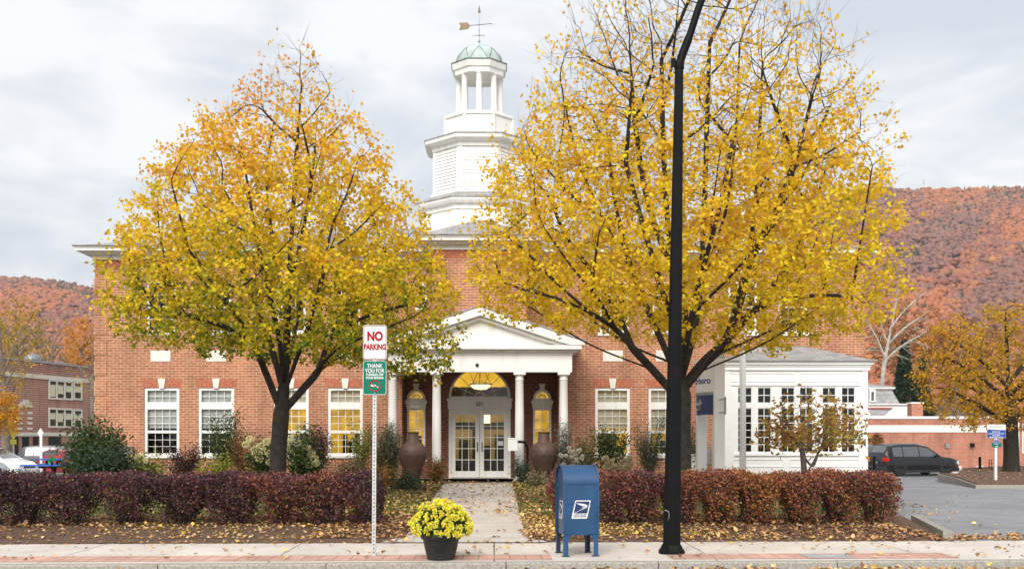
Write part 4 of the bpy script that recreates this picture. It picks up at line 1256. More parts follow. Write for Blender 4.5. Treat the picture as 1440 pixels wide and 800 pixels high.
def mixcols(C, rg, stops, w, jit=0.16):
    """per-leaf colour: w (n,) position in the list of leaf colours"""
    st = np.array(stops); k = np.clip(w, 0, .9999)*(len(st)-1); i = k.astype(int); f = (k-i)[:,None]
    c = st[i]*(1-f)+st[i+1]*f
    return np.clip(c*(1+rg.normal(0, jit, (len(C),1))), 0.004, 0.9)

# ------------------------------------------------------------------ the two street trees
def lump(C, s, seed=0):
    return np.sin(C[:,0]*s+seed)*np.sin(C[:,1]*s*1.1+seed*2)*np.sin(C[:,2]*s*.9+seed*3)
LEAFPAL = [(0.11,0.19,0.02),(0.40,0.41,0.025),(0.92,0.63,0.025),(0.96,0.61,0.035),(0.95,0.47,0.06),(0.90,0.40,0.12)]
YL = 21.5
zl = lambda py: PZ(py, YL)
def col_left(C, rg):
    h = (C[:,2]-zl(520))/(zl(120)-zl(520))
    w = 0.15 + 0.70*np.clip(h,0,1) + 0.24*lump(C,1.9,1) + rg.normal(0,.13,len(C))
    return mixcols(C, rg, LEAFPAL, w)
tabL = [(55,418,432),(100,375,462),(150,325,495),(200,255,525),(250,225,562),(300,185,592),(350,160,628),(400,148,642),(450,150,652),(478,180,655),(500,265,650),(512,420,640),(528,560,625)]
trunkL = [(392,728,0),(391,650,0),(394,600,0),(398,555,0),(402,510,.05),(404,460,.1),(407,380,.1),(412,300,0),(418,200,0),(424,120,0)]
pathsL = [trunkL,
 [(394,575,0),(372,520,-.3),(352,478,-.5),(330,440,-.7),(300,400,-.9),(265,350,-1)],
 [(397,545,0),(385,500,.3),(370,455,.6),(350,405,.9),(325,345,1.1),(305,270,1.2)],
 [(395,582,0),(425,548,.1),(448,520,.2),(462,483,.2),(495,455,.3),(545,435,.3),(600,425,.2)],
 [(400,552,0),(415,510,-.4),(432,465,-.8),(447,410,-1.0),(462,340,-1.1),(480,270,-1.0)],
 [(401,540,0),(412,480,.7),(430,400,1.3),(455,320,1.6),(500,260,1.4)],
 [(399,540,0),(393,480,-.8),(378,410,-1.4),(360,330,-1.6),(345,240,-1.3)],
 [(352,478,-.5),(305,455,-.8),(250,440,-.9),(190,425,-.7)],
 [(462,483,.2),(480,440,.9),(520,390,1.2),(560,340,1.0)],
 [(372,520,-.3),(350,470,-1.3),(320,430,-1.9),(280,390,-2.2)],
 [(448,520,.2),(470,495,-1.0),(520,470,-1.6),(570,450,-1.6)],
 [(405,440,.1),(385,350,.4),(375,250,.4),(385,170,.2)],[(407,400,.1),(425,330,-.3),(440,240,-.3),(446,160,-.2)]]
def clumpy(p):
    v = math.sin(p[0]*3.1+p[2]*1.3)*math.sin(p[2]*3.7-p[1]*1.1)*math.sin(p[1]*3.3+p[0])+.35*math.sin(p[0]*7+1)*math.sin(p[2]*6.1)
    return min(1.0, max(.03, .60+2.1*v))
def densL(p):
    h = (p[2]-zl(520))/(zl(80)-zl(520))
    return clumpy(p)*(1.0 if h < .55 else max(.14, 1.0-(h-.55)*2.0))
big_tree('linden_tree', 'broad young street tree with gold and green leaves, left of the portico', 'tree', YL, None, pathsL, tabL, 0.9, 4400, 0.11, 1.0, 0.17, 0.10, 0.0036, 0.165, 44000, 0.087, col_left, densL, M['bark'], 11, sprays=34, twig=.26, zfade=lambda p: (p[2]-zl(420))/(zl(100)-zl(420)))
YR = 20.8
zr = lambda py: PZ(py, YR)
def col_right(C, rg):
    h = (C[:,2]-zl(520))/(zl(20)-zl(520))
    w = 0.40 + 0.36*np.clip(h,0,1) + 0.16*lump(C,1.7,4) + rg.normal(0,.12,len(C))
    return mixcols(C, rg, LEAFPAL, w)
tabR = [(-95,930,1040),(-50,880,1075),(0,838,1118),(50,792,1168),(100,762,1196),(150,738,1216),(200,712,1234),(250,690,1242),(300,664,1256),(350,650,1264),(400,648,1270),(430,668,1266),(452,725,1252),(468,850,1215),(488,1000,1125),(506,1040,1095)]
trunkR = [(957,728,0),(957,660,0),(956,600,0),(957,560,0),(958,520,0),(955,460,.1),(947,390,.2),(938,300,.2),(932,180,.1),(930,60,0)]
pathsR = [trunkR,
 [(956,562,0),(918,520,-.2),(892,492,-.4),(868,465,-.5),(830,440,-.7),(785,420,-.9),(730,400,-1.0)],
 [(957,545,0),(935,490,.3),(915,445,.5),(892,390,.6),(872,320,.6),(858,235,.5),(850,140,.3)],
 [(958,535,0),(975,470,.5),(985,400,.8),(990,300,.9),(994,180,.7),(998,60,.4)],
 [(957,550,0),(990,510,.1),(1022,478,.2),(1038,430,.2),(1052,370,.1),(1062,290,0),(1068,190,0),(1072,90,0)],
 [(956,556,0),(1000,503,-.3),(1036,466,-.6),(1065,435,-.9),(1110,420,-1.1),(1165,415,-1.0),(1205,420,-.7)],
 [(1030,455,.2),(1065,430,.8),(1105,375,1.2),(1138,310,1.3),(1160,240,1.0)],
 [(958,540,0),(950,470,-.8),(930,400,-1.5),(905,320,-1.8),(880,230,-1.5)],
 [(958,535,0),(968,470,-1.0),(985,390,-1.7),(1010,300,-2.0),(1030,200,-1.6)],
 [(957,540,0),(965,480,1.1),(960,400,1.9),(955,300,2.2),(960,200,1.8)],
 [(892,492,-.4),(868,440,.5),(830,380,1.0),(795,330,1.1),(770,270,.9)],
 [(830,440,-.7),(780,395,-.5),(735,350,-.3),(690,315,-.2)],[(850,310,.2),(800,270,.1),(750,215,0),(735,180,0)],[(785,420,-.9),(730,405,-.6),(680,385,-.4)],
 [(1000,503,-.3),(1050,480,.7),(1110,455,1.3),(1170,440,1.5)],
 [(868,465,-.5),(840,420,-1.4),(800,370,-1.8),(765,320,-1.7)],
 [(1052,370,.1),(1090,300,-.6),(1120,220,-.8),(1140,140,-.5)],
 [(892,390,.6),(850,310,.2),(815,230,.1),(795,150,0)],[(985,400,.8),(1020,300,.6),(1035,180,.5),(1040,60,.3)],[(947,390,.2),(910,280,-.1),(893,170,-.1),(885,60,0)]]
def densR(p):
    h = (p[2]-zr(500))/(zr(0)-zr(500))
    return clumpy(p)*(1.0 if h < .38 else max(.10, 1.0-(h-.34)*1.8))
big_tree('linden_tree', 'tallest tree with thin yellow crown and bare upper twigs behind the black lamp pole', 'tree', YR, None, pathsR, tabR, 0.85, 6600, 0.115, 1.0, 0.17, 0.13, 0.0036, 0.215, 48000, 0.088, col_right, densR, M['bark'], 23, sprays=60, twig=.34, zfade=lambda p: (p[2]-zr(430))/(zr(120)-zr(430)))

# ------------------------------------------------------------------ hedges: barberry, clipped
BARB = [(0.045,0.022,0.028),(0.105,0.046,0.060),(0.165,0.060,0.060),(0.27,0.085,0.045),(0.36,0.16,0.05)]
def hedge(label, px0, px1, Y0, Y1, ztop, xs_b, seed, redness, n):
    rg = np.random.default_rng(seed)
    x0, x1 = px0, px1; ym = (Y0+Y1)/2
    root = thing('barberry_hedge', label, 'hedge', ((x0+x1)/2, ym, yardz(ym)))
    pts = []; cols = []
    xs_b = np.array(xs_b)
    tot = 0
    while tot < n:
        m = n
        x = rg.uniform(x0, x1, m); z = rg.uniform(0.03, 1.0, m); q = rg.uniform(-1,1,m)
        d = np.abs(x[:,None]-xs_b[None]).min(1)
        hs = 0.5*(x1-x0)/len(xs_b)
        # each bush is narrow at its foot and full above
        lim = hs*(0.36+0.80*z**.6) + .05*np.sin(x*9+z*7)
        half = (Y1-Y0)/2*(0.5+0.5*np.sqrt(z)+.10*np.sin(x*4.3+z*3)*np.sin(z*6+x*1.7))
        top = 1.0 + .035*np.sin(x*3.1+seed)+.03*np.sin(x*7.7)+.025*np.sin(q*5+x*4) + np.abs(rg.normal(0,.04,m))
        endr = np.minimum(x-x0, x1-x)
        rnd_ = np.where(endr < .25, np.sqrt(np.maximum(0, 1-((.25-endr)/.25)**2)), 1.0)
        edge = np.maximum(np.abs(q), (z-0.55)/0.45)
        edge = np.maximum(edge, d/np.maximum(lim,.05))
        keep = (d < lim) & (np.abs(q) < rnd_+.0) & (z < .25+.75*rnd_) & (rg.uniform(0,1,m) < 0.10+0.9*np.clip((edge-.45)/.5,0,1)**1.5)
        keep &= rg.uniform(0,1,m) < 0.16+1.15*z**0.9
        keep &= (np.sin(x*11+z*5)*np.sin(z*13+q*4+x*3) > -.55) | (rg.uniform(0,1,m) < .35)
        P_ = np.stack([x, ym+q*half, yardz(ym)+z*(ztop-yardz(ym))*top],1)[keep]
        pts.append(P_); tot += len(P_)
    C = np.concatenate(pts)[:n]
    hz = (C[:,2]-yardz(ym))/(ztop-yardz(ym))
    w = redness + 0.25*np.sin(C[:,0]*1.3+seed)*np.sin(C[:,0]*.47) + 0.1*np.sin(C[:,0]*5+C[:,2]*4) + rg.normal(0,.2,len(C))
    cc = mixcols(C, rg, BARB, w, .38)
    k = rg.uniform(0,1,len(C)) < .07*(1.35-hz); cc[k] = np.array((.17,.19,.035))*rg.uniform(.6,1.3,(k.sum(),1))
    V, Fi, Cc = leaf_mesh('foliage', C, rg.uniform(.035,.062,len(C)), cc, rg, droop=-.25, wide=.6)
    link('foliage', npmesh('foliage', V, 3, Fi, Cc, off=ORG[root]), M['leaf_dull'], root)
    mb = MB(); hs = .5*(x1-x0)/len(xs_b)
    for xb in xs_b:
        for k in range(70):
            a = rg.uniform(0,6.28); r0 = rg.uniform(0,.16); r1 = rg.uniform(.2,1.05)
            b0 = (xb+r0*math.cos(a), ym+r0*math.sin(a)*.8, yardz(ym)-.02)
            zt_ = yardz(ym)+rg.uniform(.55,1.02)*ztop
            t1 = (xb+math.cos(a)*r1*hs*.95, ym+math.sin(a)*r1*(Y1-Y0)*.5, zt_)
            m1 = tuple((np.array(b0)*.5+np.array(t1)*.5)+np.array([rg.normal(0,.03),rg.normal(0,.03),.05]))
            mb.tube([b0,m1,t1],[.009,.007,.003],3,cap=False)
    mesh('stems', mb, M['twig'], root)
YH0, YH1 = 18.3, 19.6
def hx(px): return PX(px, 18.4)
hedge('long purple clipped barberry hedge left of the walk', hx(-75), hx(540), YH0, YH1, PZ(671,18.5), [hx(p) for p in (-50,15,82,165,245,318,392,450,508)], 3, .27, 50000)
hedge('reddish clipped barberry hedge right of the walk behind the mailbox', hx(838), hx(1281), YH0, YH1, PZ(669,18.5), [hx(p) for p in (862,905,962,1018,1072,1135,1190,1245)], 8, .66, 38000)
hedge('small stub of red hedge just left of the mailbox', hx(770), hx(832), YH0+.2, YH1+.2, PZ(668,18.6), [hx(800)], 5, .5, 6500)

# ------------------------------------------------------------------ shrubs and flowers along the front wall
def shrub(name, label, px0, px1, py0, py1, Y, pal, w0, n, ls, seed, shape='round', density_top=1.0, stems=14, stemmat=None, flowers=None, group=None, wide=.5, droop=.1, stemr=.007, z0=None, cat='shrub', airy=0.0):
    rg = np.random.default_rng(seed)
    c = P((px0+px1)/2, (py0+py1)/2, Y); W = (px1-px0)/F*Y/2; zt_ = P((px0+px1)/2, py0, Y).z
    zb = yardz(Y) if z0 is None else z0
    H = zt_-zb
    root = thing(name, label, cat, (c.x, Y, zb), group)
    mb = MB(); tips = []
    for k in range(stems):
        a = rg.uniform(0,6.28); r1 = math.sqrt(rg.uniform(0.02,1))
        hh = H*(rg.uniform(.55,1.0) if shape != 'tall' else rg.uniform(.5,1.0))
        if shape == 'round': hh *= math.sqrt(max(.15,1-(r1*.85)**2))
        if shape == 'spiky': hh *= rg.uniform(.7,1.05)
        t1 = np.array([c.x+W*r1*math.cos(a)*.95, Y+min(W,.7)*r1*math.sin(a), zb+hh]); b0 = np.array([c.x+rg.normal(0,W*.12), Y+rg.normal(0,W*.1), zb-.03])
        m1 = b0*.5+t1*.5+np.array([rg.normal(0,.05),rg.normal(0,.05),.12*hh])*1.0
        path = [b0, b0*.75+t1*.25+np.array([0,0,.1*hh]), m1, t1]
        tips.append(path); mb.tube(path,[stemr,stemr*.85,stemr*.7,stemr*.35],4,cap=False)
    mesh('stems', mb, stemmat or M['twig'], root)
    pts = []; n = int(n*1.6); ls = ls*1.08
    bias = 0.6 if shape in ('tall','spiky') else 0.45
    for _ in range(n):
        p = tips[int(rg.integers(0,stems))]; t = rg.uniform(0.15 if shape!='round' else .05, 1.02)**bias*3; i = min(2,int(t)); f = t-i
        q = p[i]*(1-f)+p[i+1]*f; sp = (.10 if shape in('tall','spiky') else .17)*min(1.0, W/.45+.3)
        pts.append(q+rg.normal(0,sp,3)*np.array([1,1,.8]))
    C = np.array(pts); C[:,2] = np.maximum(C[:,2], zb+.03)
    n = len(C); cc = mixcols(C, rg, pal, w0+.18*lump(C,4.5,seed)+rg.normal(0,.16,n), .22)
    V, Fi, Cc = leaf_mesh('foliage', C, rg.uniform(.7,1.3,n)*ls, cc, rg, droop=droop, wide=wide)
    link('foliage', npmesh('foliage', V, 3, Fi, Cc, off=ORG[root]), M['leaf_dull'], root)
    if flowers:
        spots, fr_, fcol, fname = flowers
        for (fx, fy) in spots:
            q = np.array(P(fx, fy, Y-.25)); m = 230
            d = unit(rg.normal(size=(m,3))); Cf = q + d*fr_*rg.uniform(.75,1.05,(m,1))*np.array([1,1,.85])
            cf = np.clip(np.array(fcol)*(1+rg.normal(0,.14,(m,1))),0,.95)
            V, Fi, Cc = leaf_mesh(fname, Cf, rg.uniform(.022,.038,m), cf, rg, droop=0, wide=1.0, updir=d*.6)
            link(fname, npmesh(fname, V, 3, Fi, Cc, off=ORG[root]), M['petal'], root)
    return root
GREEN = [(0.018,0.035,0.010),(0.04,0.07,0.018),(0.075,0.11,0.025)]
DKGREEN = [(0.012,0.028,0.014),(0.025,0.05,0.022),(0.055,0.085,0.035)]
YGREEN = [(0.06,0.10,0.02),(0.17,0.20,0.03),(0.34,0.30,0.04)]
PURP = [(0.022,0.012,0.012),(0.045,0.022,0.022),(0.08,0.03,0.025)]
GREY = [(0.07,0.085,0.05),(0.13,0.14,0.085),(0.20,0.19,0.12)]
RUST = [(0.10,0.045,0.02),(0.25,0.11,0.025),(0.45,0.24,0.04)]
STRAW = [(0.16,0.13,0.06),(0.30,0.25,0.13),(0.45,0.40,0.24)]
shrub('viburnum_shrub','big round dark green shrub at the far corner of the brick wall',84,182,574,668,31.2,GREEN,.55,5200,.10,1,'round',stems=34,z0=.1)
shrub('rhododendron_shrub','low bluish green shrub in front of the big corner shrub',108,186,622,668,29.0,DKGREEN,.6,3000,.10,2,'round',stems=26)
shrub('hydrangea_shrub','small yellow green hydrangea below the first ground floor window',184,224,636,668,29.8,YGREEN,.45,900,.10,3,'round',stems=12,flowers=([(188,642),(192,650),(198,640),(205,648),(190,658)],.075,(.80,.75,.42),'flower_head'))
shrub('smokebush_shrub','dark purple wispy shrub in front of the first window',222,290,624,668,30.6,PURP,.5,2000,.055,4,'tall',stems=26)
shrub('leggy_shrub','tall loose green shrub between the first two windows',282,362,574,666,31.6,GREEN,.72,1900,.075,5,'tall',stems=30)
shrub('yellow_shrub','yellow green low shrub under the second window',282,332,632,668,30.2,YGREEN,.7,750,.075,6,'round',stems=16)
shrub('rusty_shrub','reddish brown shrub beside the pale hydrangeas',322,364,610,668,30.8,RUST,.28,1000,.055,7,'tall',stems=18)
shrub('hydrangea_shrub','large hydrangea full of cream flower heads, just left of the tree trunk',350,396,608,666,29.2,GREEN,.75,1100,.10,8,'round',stems=16,
  flowers=([(346,625),(358,632),(366,627),(375,621),(384,618),(360,639),(370,634),(379,637),(387,626),(365,645),(352,618),(380,650),(392,640)],.105,(.82,.76,.44),'flower_head'))
shrub('hydrangea_shrub','green hydrangea with cream flower heads right of the tree trunk',402,450,602,666,29.4,GREEN,.85,1300,.11,9,'round',stems=16,
  flowers=([(405,622),(410,616),(419,624),(431,629),(442,645),(444,651),(428,648),(435,653),(412,650),(407,633),(438,638)],.105,(.82,.77,.46),'flower_head'))
shrub('smokebush_shrub','dark brown upright shrub between the third and fourth windows',424,466,598,664,31.6,PURP,.45,2300,.06,10,'tall',stems=26)
shrub('spirea_shrub','thin yellow green shrub in front of the lit fourth window',484,528,584,666,31.2,YGREEN,.62,1300,.06,11,'tall',stems=22)
shrub('grass_clump','clump of brown dry stems under the fourth window',470,520,636,668,30.2,STRAW,.1,900,.06,12,'spiky',stems=34)
shrub('spirea_shrub','grey brown wispy shrub between the sign post and the outer column',514,552,596,668,30.6,[(.07,.06,.03),(.13,.12,.05),(.22,.20,.06)],.5,1500,.055,13,'tall',stems=26)
shrub('grey_leaved_shrub','grey green twiggy shrub climbing the outer left column',533,566,592,672,30.6,GREY,.45,2100,.05,14,'tall',stems=28)
shrub('yellow_perennial','low orange yellow plant at the end of the left hedge',524,548,650,676,27.6,RUST,.85,420,.07,15,'round',stems=10,cat='plant')
shrub('juniper','low spreading green juniper at the foot of the left urn',550,594,667,684,27.4,DKGREEN,.9,1300,.05,16,'round',stems=22,cat='plant')
shrub('rusty_perennial','rust and gold perennial between the left urn and its column',600,626,644,682,29.3,RUST,.45,900,.055,17,'tall',stems=18,cat='plant')
shrub('grey_perennial','spindly silver plant leaning on the inner left column',610,628,640,678,30.2,GREY,.6,420,.045,18,'spiky',stems=12,cat='plant')
shrub('rosemary_plant','upright grey green plant at the foot of the inner right column',721,746,643,684,29.8,[(.03,.05,.03),(.06,.09,.05),(.11,.14,.08)],.5,900,.055,19,'spiky',stems=22,cat='plant')
shrub('dry_grass','tuft of tan dry grass below the right urn',742,768,664,686,28.6,STRAW,.5,600,.07,20,'spiky',stems=26,cat='plant')
shrub('grey_leaved_shrub','silvery twiggy shrub climbing the outer right column',780,806,592,668,30.4,GREY,.6,1500,.05,21,'tall',stems=22)
shrub('aster_plant','bushy plant covered in small white flowers beside the right urn',786,822,626,670,29.3,GREY,.35,800,.05,22,'round',stems=18,cat='plant',
  flowers=([(rnd.uniform(786,820),rnd.uniform(628,660)) for _ in range(20)],.04,(.70,.66,.56),'flower_head'))
shrub('rose_shrub','loose yellow flecked shrub right of the portico',804,842,594,668,30.8,[(.05,.06,.02),(.16,.15,.05),(.5,.36,.03)],.4,1300,.06,23,'tall',stems=22)
shrub('forsythia_shrub','green shrub with yellow leaves in front of the first window right of the portico',832,886,600,668,31.0,[(.025,.05,.015),(.06,.09,.02),(.40,.30,.03)],.42,2300,.075,24,'tall',stems=28)
shrub('hydrangea_shrub','tan panicle hydrangea above the hedge behind the mailbox',846,892,641,668,27.6,STRAW,.75,900,.06,25,'round',stems=14,
  flowers=([(rnd.uniform(850,890),rnd.uniform(643,660)) for _ in range(16)],.06,(.60,.52,.33),'flower_head'))
shrub('willow_shrub','feathery grey green shrub in front of the window nearest the lamp pole',884,944,586,664,31.2,[(.035,.055,.03),(.07,.095,.05),(.13,.15,.08)],.5,3000,.06,26,'tall',stems=36,wide=.28)
shrub('ivy_shrub','low green shrub at the foot of the tallest tree',966,986,586,664,31.4,GREEN,.8,600,.06,27,'tall',stems=10)

# small magnolia in front of the sunroom
YM = 26.5
tabM = [(548,1110,1150),(565,1085,1200),(585,1075,1212),(600,1065,1220),(620,1060,1225),(632,1075,1222)]
def colM(C, rg): return mixcols(C, rg, [(.22,.24,.04),(.60,.46,.08),(.60,.34,.08),(.42,.20,.08),(.26,.12,.06)], .48+.25*lump(C,3,2)+rg.normal(0,.22,len(C)))
big_tree('magnolia_tree','small twisted tree with brown and olive leaves in front of the sunroom windows','tree',YM,None,
 [[(1131,676,0),(1130,650,0),(1127,632,0),(1116,615,0),(1108,596,0),(1100,575,0)],
  [(1129,635,0),(1140,625,.1),(1155,612,.2),(1168,590,.2),(1175,570,.1)],
  [(1129,640,0),(1143,655,-.1),(1152,634,-.1),(1166,622,-.2),(1195,616,-.2)],
  [(1116,615,0),(1100,608,-.3),(1085,600,-.4)],[(1127,630,0),(1135,605,.4),(1138,580,.5),(1135,560,.4)],[(1131,668,0),(1140,656,-.15),(1156,625,-.25),(1160,600,-.3)]],
 tabM,.8,750,.09,.8,.13,.02,.006,.075,1500,.145,colM,lambda p:clumpy(p)*(1.0 if p[2]<2.05 else .4),M['bark_grey'],31,flare=.2,wide=.5)

# ------------------------------------------------------------------ urns, call post, small things by the entrance
def urn(label, px, py0, py1, Y):
    x = PX(px, Y); zb = zf if Y > YP-.2 else yardz(Y)
    H = PZ(py0, Y, px)-zb; Rm = 20.2/F*Y
    u = thing('clay_urn', label, 'urn', (x,Y,zb), 'clay urns beside the entrance')
    pr = [(.30,0),(.36,.02),(.42,.06),(.62,.22),(.84,.40),(.98,.52),(1.0,.58),(.95,.65),(.82,.72),(.60,.775),(.47,.795)]
    mb = MB(); mb.lathe([(r*Rm, z*H) for r, z in pr], (x,Y,zb), 36); mesh('body', mb, M['terracotta'], u, smooth=50)
    mb = MB(); mb.lathe([(.50*Rm,.785*H),(.48*Rm,.80*H),(.445*Rm,.83*H),(.40*Rm,.90*H),(.375*Rm,.965*H),(.43*Rm,.98*H),(.43*Rm,1.0*H),(.35*Rm,1.0*H),(.33*Rm,.95*H)], (x,Y,zb), 36)
    mesh('neck', mb, M['terracotta'], u, smooth=50)
    mb = MB()
    for q in (.46,.54,.62): 
        r = (.90 if q == .46 else .975 if q == .54 else .965)*Rm
        mb.lathe([(r-.01,q*H-.012),(r+.010,q*H),(r-.01,q*H+.012)], (x,Y,zb), 36)
    mesh('bands', mb, M['terracotta'], u, smooth=50)
urn('big brown clay urn left of the glass doors', 581, 607, 672, 30.5)
urn('big brown clay urn right of the glass doors, behind the mailbox', 765, 607, 673, 30.5)
Yc = 30.4
post = thing('door_opener_post', 'bent black pipe holding a white box beside the inner right column', 'post', (PX(741.5,Yc),Yc,yardz(Yc)))
mb = MB(); x1 = PX(741.5,Yc); x0 = PX(727,Yc); zt = PZ(621,Yc)
mb.tube(smooth_path([(x1,Yc,yardz(Yc)-.05),(x1,Yc,zt-.45),(x1,Yc,zt-.2),(x1-.06,Yc,zt-.04),(x1-.16,Yc,zt),(x0,Yc,zt)]), .036, 8); mesh('pipe', mb, M['black_metal'], post, smooth=50)
mesh('box', MB().bbox(PX(714,Yc),PX(728,Yc),Yc-.08,Yc+.10,PZ(633.5,Yc),PZ(617,Yc),.01), M['white_bright'], post)
mesh('lid', MB().bbox(PX(713,Yc),PX(729,Yc),Yc-.09,Yc+.11,PZ(617,Yc)+.002,PZ(615.5,Yc),.006), M['white_bright'], post)
Yx = 32.6; ub = thing('utility_box', 'small pale concrete box at the left foot of the brick wall', 'utility box', (PX(175,Yx),Yx,.2))
mesh('cabinet', MB().bbox(PX(168,Yx),PX(182,Yx),Yx-.15,Yx+.3,.1,PZ(628,Yx),.02), M['stone'], ub)
mesh('lid', MB().bbox(PX(167,Yx),PX(183,Yx),Yx-.18,Yx+.33,PZ(628,Yx)+.002,PZ(626.5,Yx),.01), M['stone'], ub)
Yx = 32.3; ub = thing('gas_meter', 'grey gas meter on the brick wall behind the white sign', 'meter', (PX(997,Yx),Yx,.2))
mesh('body', MB().bbox(PX(992.5,Yx),PX(1000,Yx),Yx,Yx+.25,PZ(652,Yx),PZ(632,Yx),.03), M['grey_metal'], ub)
mb = MB(); mb.tube([(PX(996,Yx),Yx+.12,.1),(PX(996,Yx),Yx+.12,PZ(652,Yx)+.02)],.025,6); mb.tube([(PX(998,Yx),Yx+.12,PZ(632,Yx)-.02),(PX(998,Yx),Yx+.12,PZ(624,Yx)),(PX(998,Yx),YF,PZ(624,Yx))],.02,6); mesh('pipes', mb, M['grey_metal'], ub)
ub = thing('storage_box', 'low beige box behind the tallest trunk beside the white sign', 'storage box', (PX(976,31.5),31.5,.2))
mesh('body', MB().bbox(PX(968,31.5),PX(984,31.5),31.3,31.9,.1,PZ(641,31.5),.02), M['stone'], ub)
mesh('lid', MB().bbox(PX(967,31.5),PX(985,31.5),31.28,31.92,PZ(641,31.5)+.002,PZ(638,31.5),.02), M['plain_concrete'], ub)

# ------------------------------------------------------------------ street furniture on the pavement
def rrect(x0,x1,z0,z1,r,n=5):
    o = []
    for cx,cz,a0 in ((x1-r,z0+r,-90),(x1-r,z1-r,0),(x0+r,z1-r,90),(x0+r,z0+r,180)):
        for k in range(n+1):
            a = R(a0+90*k/n); o.append((cx+r*math.cos(a), cz+r*math.sin(a)))
    return o
# no parking sign
YS = 14.42; sx0 = PX(525.6,YS); zb = 0.0
np_ = thing('sign_post', 'perforated steel post carrying a white no parking sign over a green sign', 'sign', (sx0,YS,0))
lean = R(.35)
mb = MB(); ztop_ = PZ(462,YS)
mb.box(-.026,.026,-.012,-.008,-.1,ztop_); mb.box(-.026,-.022,-.008,.03,-.1,ztop_); mb.box(.022,.026,-.008,.03,-.1,ztop_)
Ms = Matrix.Translation(Vector((sx0,YS,0))) @ Matrix.Rotation(lean,4,'Y')
mb.xf(Ms); mesh('post', mb, M['galv'], np_)
mb = MB()
z = .05
while z < ztop_-.1:
    mb.add([(.009*math.cos(2*math.pi*k/8), -.0145, z+.009*math.sin(2*math.pi*k/8)) for k in range(8)], [tuple(range(8))]); z += .051
mb.xf(Ms); mesh('holes', mb, M['black_ink'], np_)
def plate(nm, x0,x1,z0,z1,r,y,mat,par,Mx,t=.003):
    mb = MB(); mb.prism(rrect(x0,x1,z0,z1,r), y-t, y); mb.xf(Mx); return mesh(nm, mb, mat, par)
w2 = 16.6/F*YS
zs = [PZ(v,YS) for v in (457.5,506,507.5,555)]
a = plate('no_parking_panel', -w2,w2,zs[1],zs[0],.035,-.018,M['sign_white'],np_,Ms)
def frame_ring(nm, x0,x1,z0,z1,r,t,y,mat,par,Mx):
    A = rrect(x0,x1,z0,z1,r); B = rrect(x0+t,x1-t,z0+t,z1-t,max(.005,r-t)); n = len(A); mb = MB()
    mb.add([(x,y,z) for x,z in A]+[(x,y,z) for x,z in B], [(i,(i+1)%n,n+(i+1)%n,n+i) for i in range(n)]); mb.xf(Mx); return mesh(nm, mb, mat, par)
frame_ring('border', -w2+.008,w2-.008,zs[1]+.008,zs[0]-.008,.03,.007,-.0225,M['sign_red'],a,Ms)
def stext(body,size,mat,par,x,z,y,Mx,nm='lettering',sx=1.0,bold=0.0):
    c = Mx @ Vector((x,y,z)); return text(body,size,nm,mat,par,c,(R(90),lean*0,0),.0005,sx=sx,bold=bold)
hN = zs[0]-zs[1]
stext('NO',.165,M['sign_red'],a,0,zs[0]-hN*.335,-.0225,Ms,sx=.80,bold=.008)
stext('PARKING',.105,M['sign_red'],a,0,zs[0]-hN*.64,-.0225,Ms,sx=.68,bold=.005)
b = plate('idling_panel', -w2+.002,w2-.002,zs[3],zs[2],.03,-.018,M['sign_green'],np_,Ms)
frame_ring('border', -w2+.003,w2-.003,zs[3]+.001,zs[2]-.001,.03,.006,-.0225,M['sign_white'],b,Ms)
hN = zs[2]-zs[3]
for t_, sz, f_, q in (('THANK',.075,.155,.80),('YOU FOR',.075,.30,.80),('TURNING OFF',.038,.415,.95),('YOUR ENGINE',.038,.505,.95)):
    stext(t_,sz,M['sign_white'],b,0,zs[2]-hN*f_,-.0225,Ms,sx=q,bold=.002)
zc = zs[2]-hN*.74; mb = MB(); n = 28; r0,r1 = .066,.078
mb.add([(r*math.cos(2*math.pi*k/n),-.024,zc+r*math.sin(2*math.pi*k/n)) for r in (r1,r0) for k in range(n)], [(i,(i+1)%n,n+(i+1)%n,n+i) for i in range(n)])
u_ = Vector((math.cos(R(-35)),0,math.sin(R(-35)))); v_ = Vector((-u_.z,0,u_.x))
mb.add([tuple(Vector((0,-.0245,zc))+u_*a_*.07+v_*b_*.005) for a_,b_ in ((-1,-1),(1,-1),(1,1),(-1,1))], [(0,1,2,3)])
mb.xf(Ms); mesh('prohibition_ring', mb, M['sign_red'], b)
mb = MB(); mb.add([(-.05,-.0235,zc-.006),(.02,-.0235,zc-.012),(.02,-.0235,zc+.014),(-.05,-.0235,zc+.022)],[(0,1,2,3)])
mb.add([(.03,-.0235,zc-.02),(.05,-.0235,zc-.028),(.05,-.0235,zc-.01),(.03,-.0235,zc-.004)],[(0,1,2,3)]); mb.xf(Ms)
mesh('exhaust_symbol', mb, M['sign_white'], b)
mb = MB()
for zq in (zs[0]-.03, zs[1]+.03, zs[2]-.025, zs[3]+.02):
    mb.ball((0,-.024,zq),.008,8,4)
mb.xf(Ms); mesh('bolts', mb, M['galv'], np_)

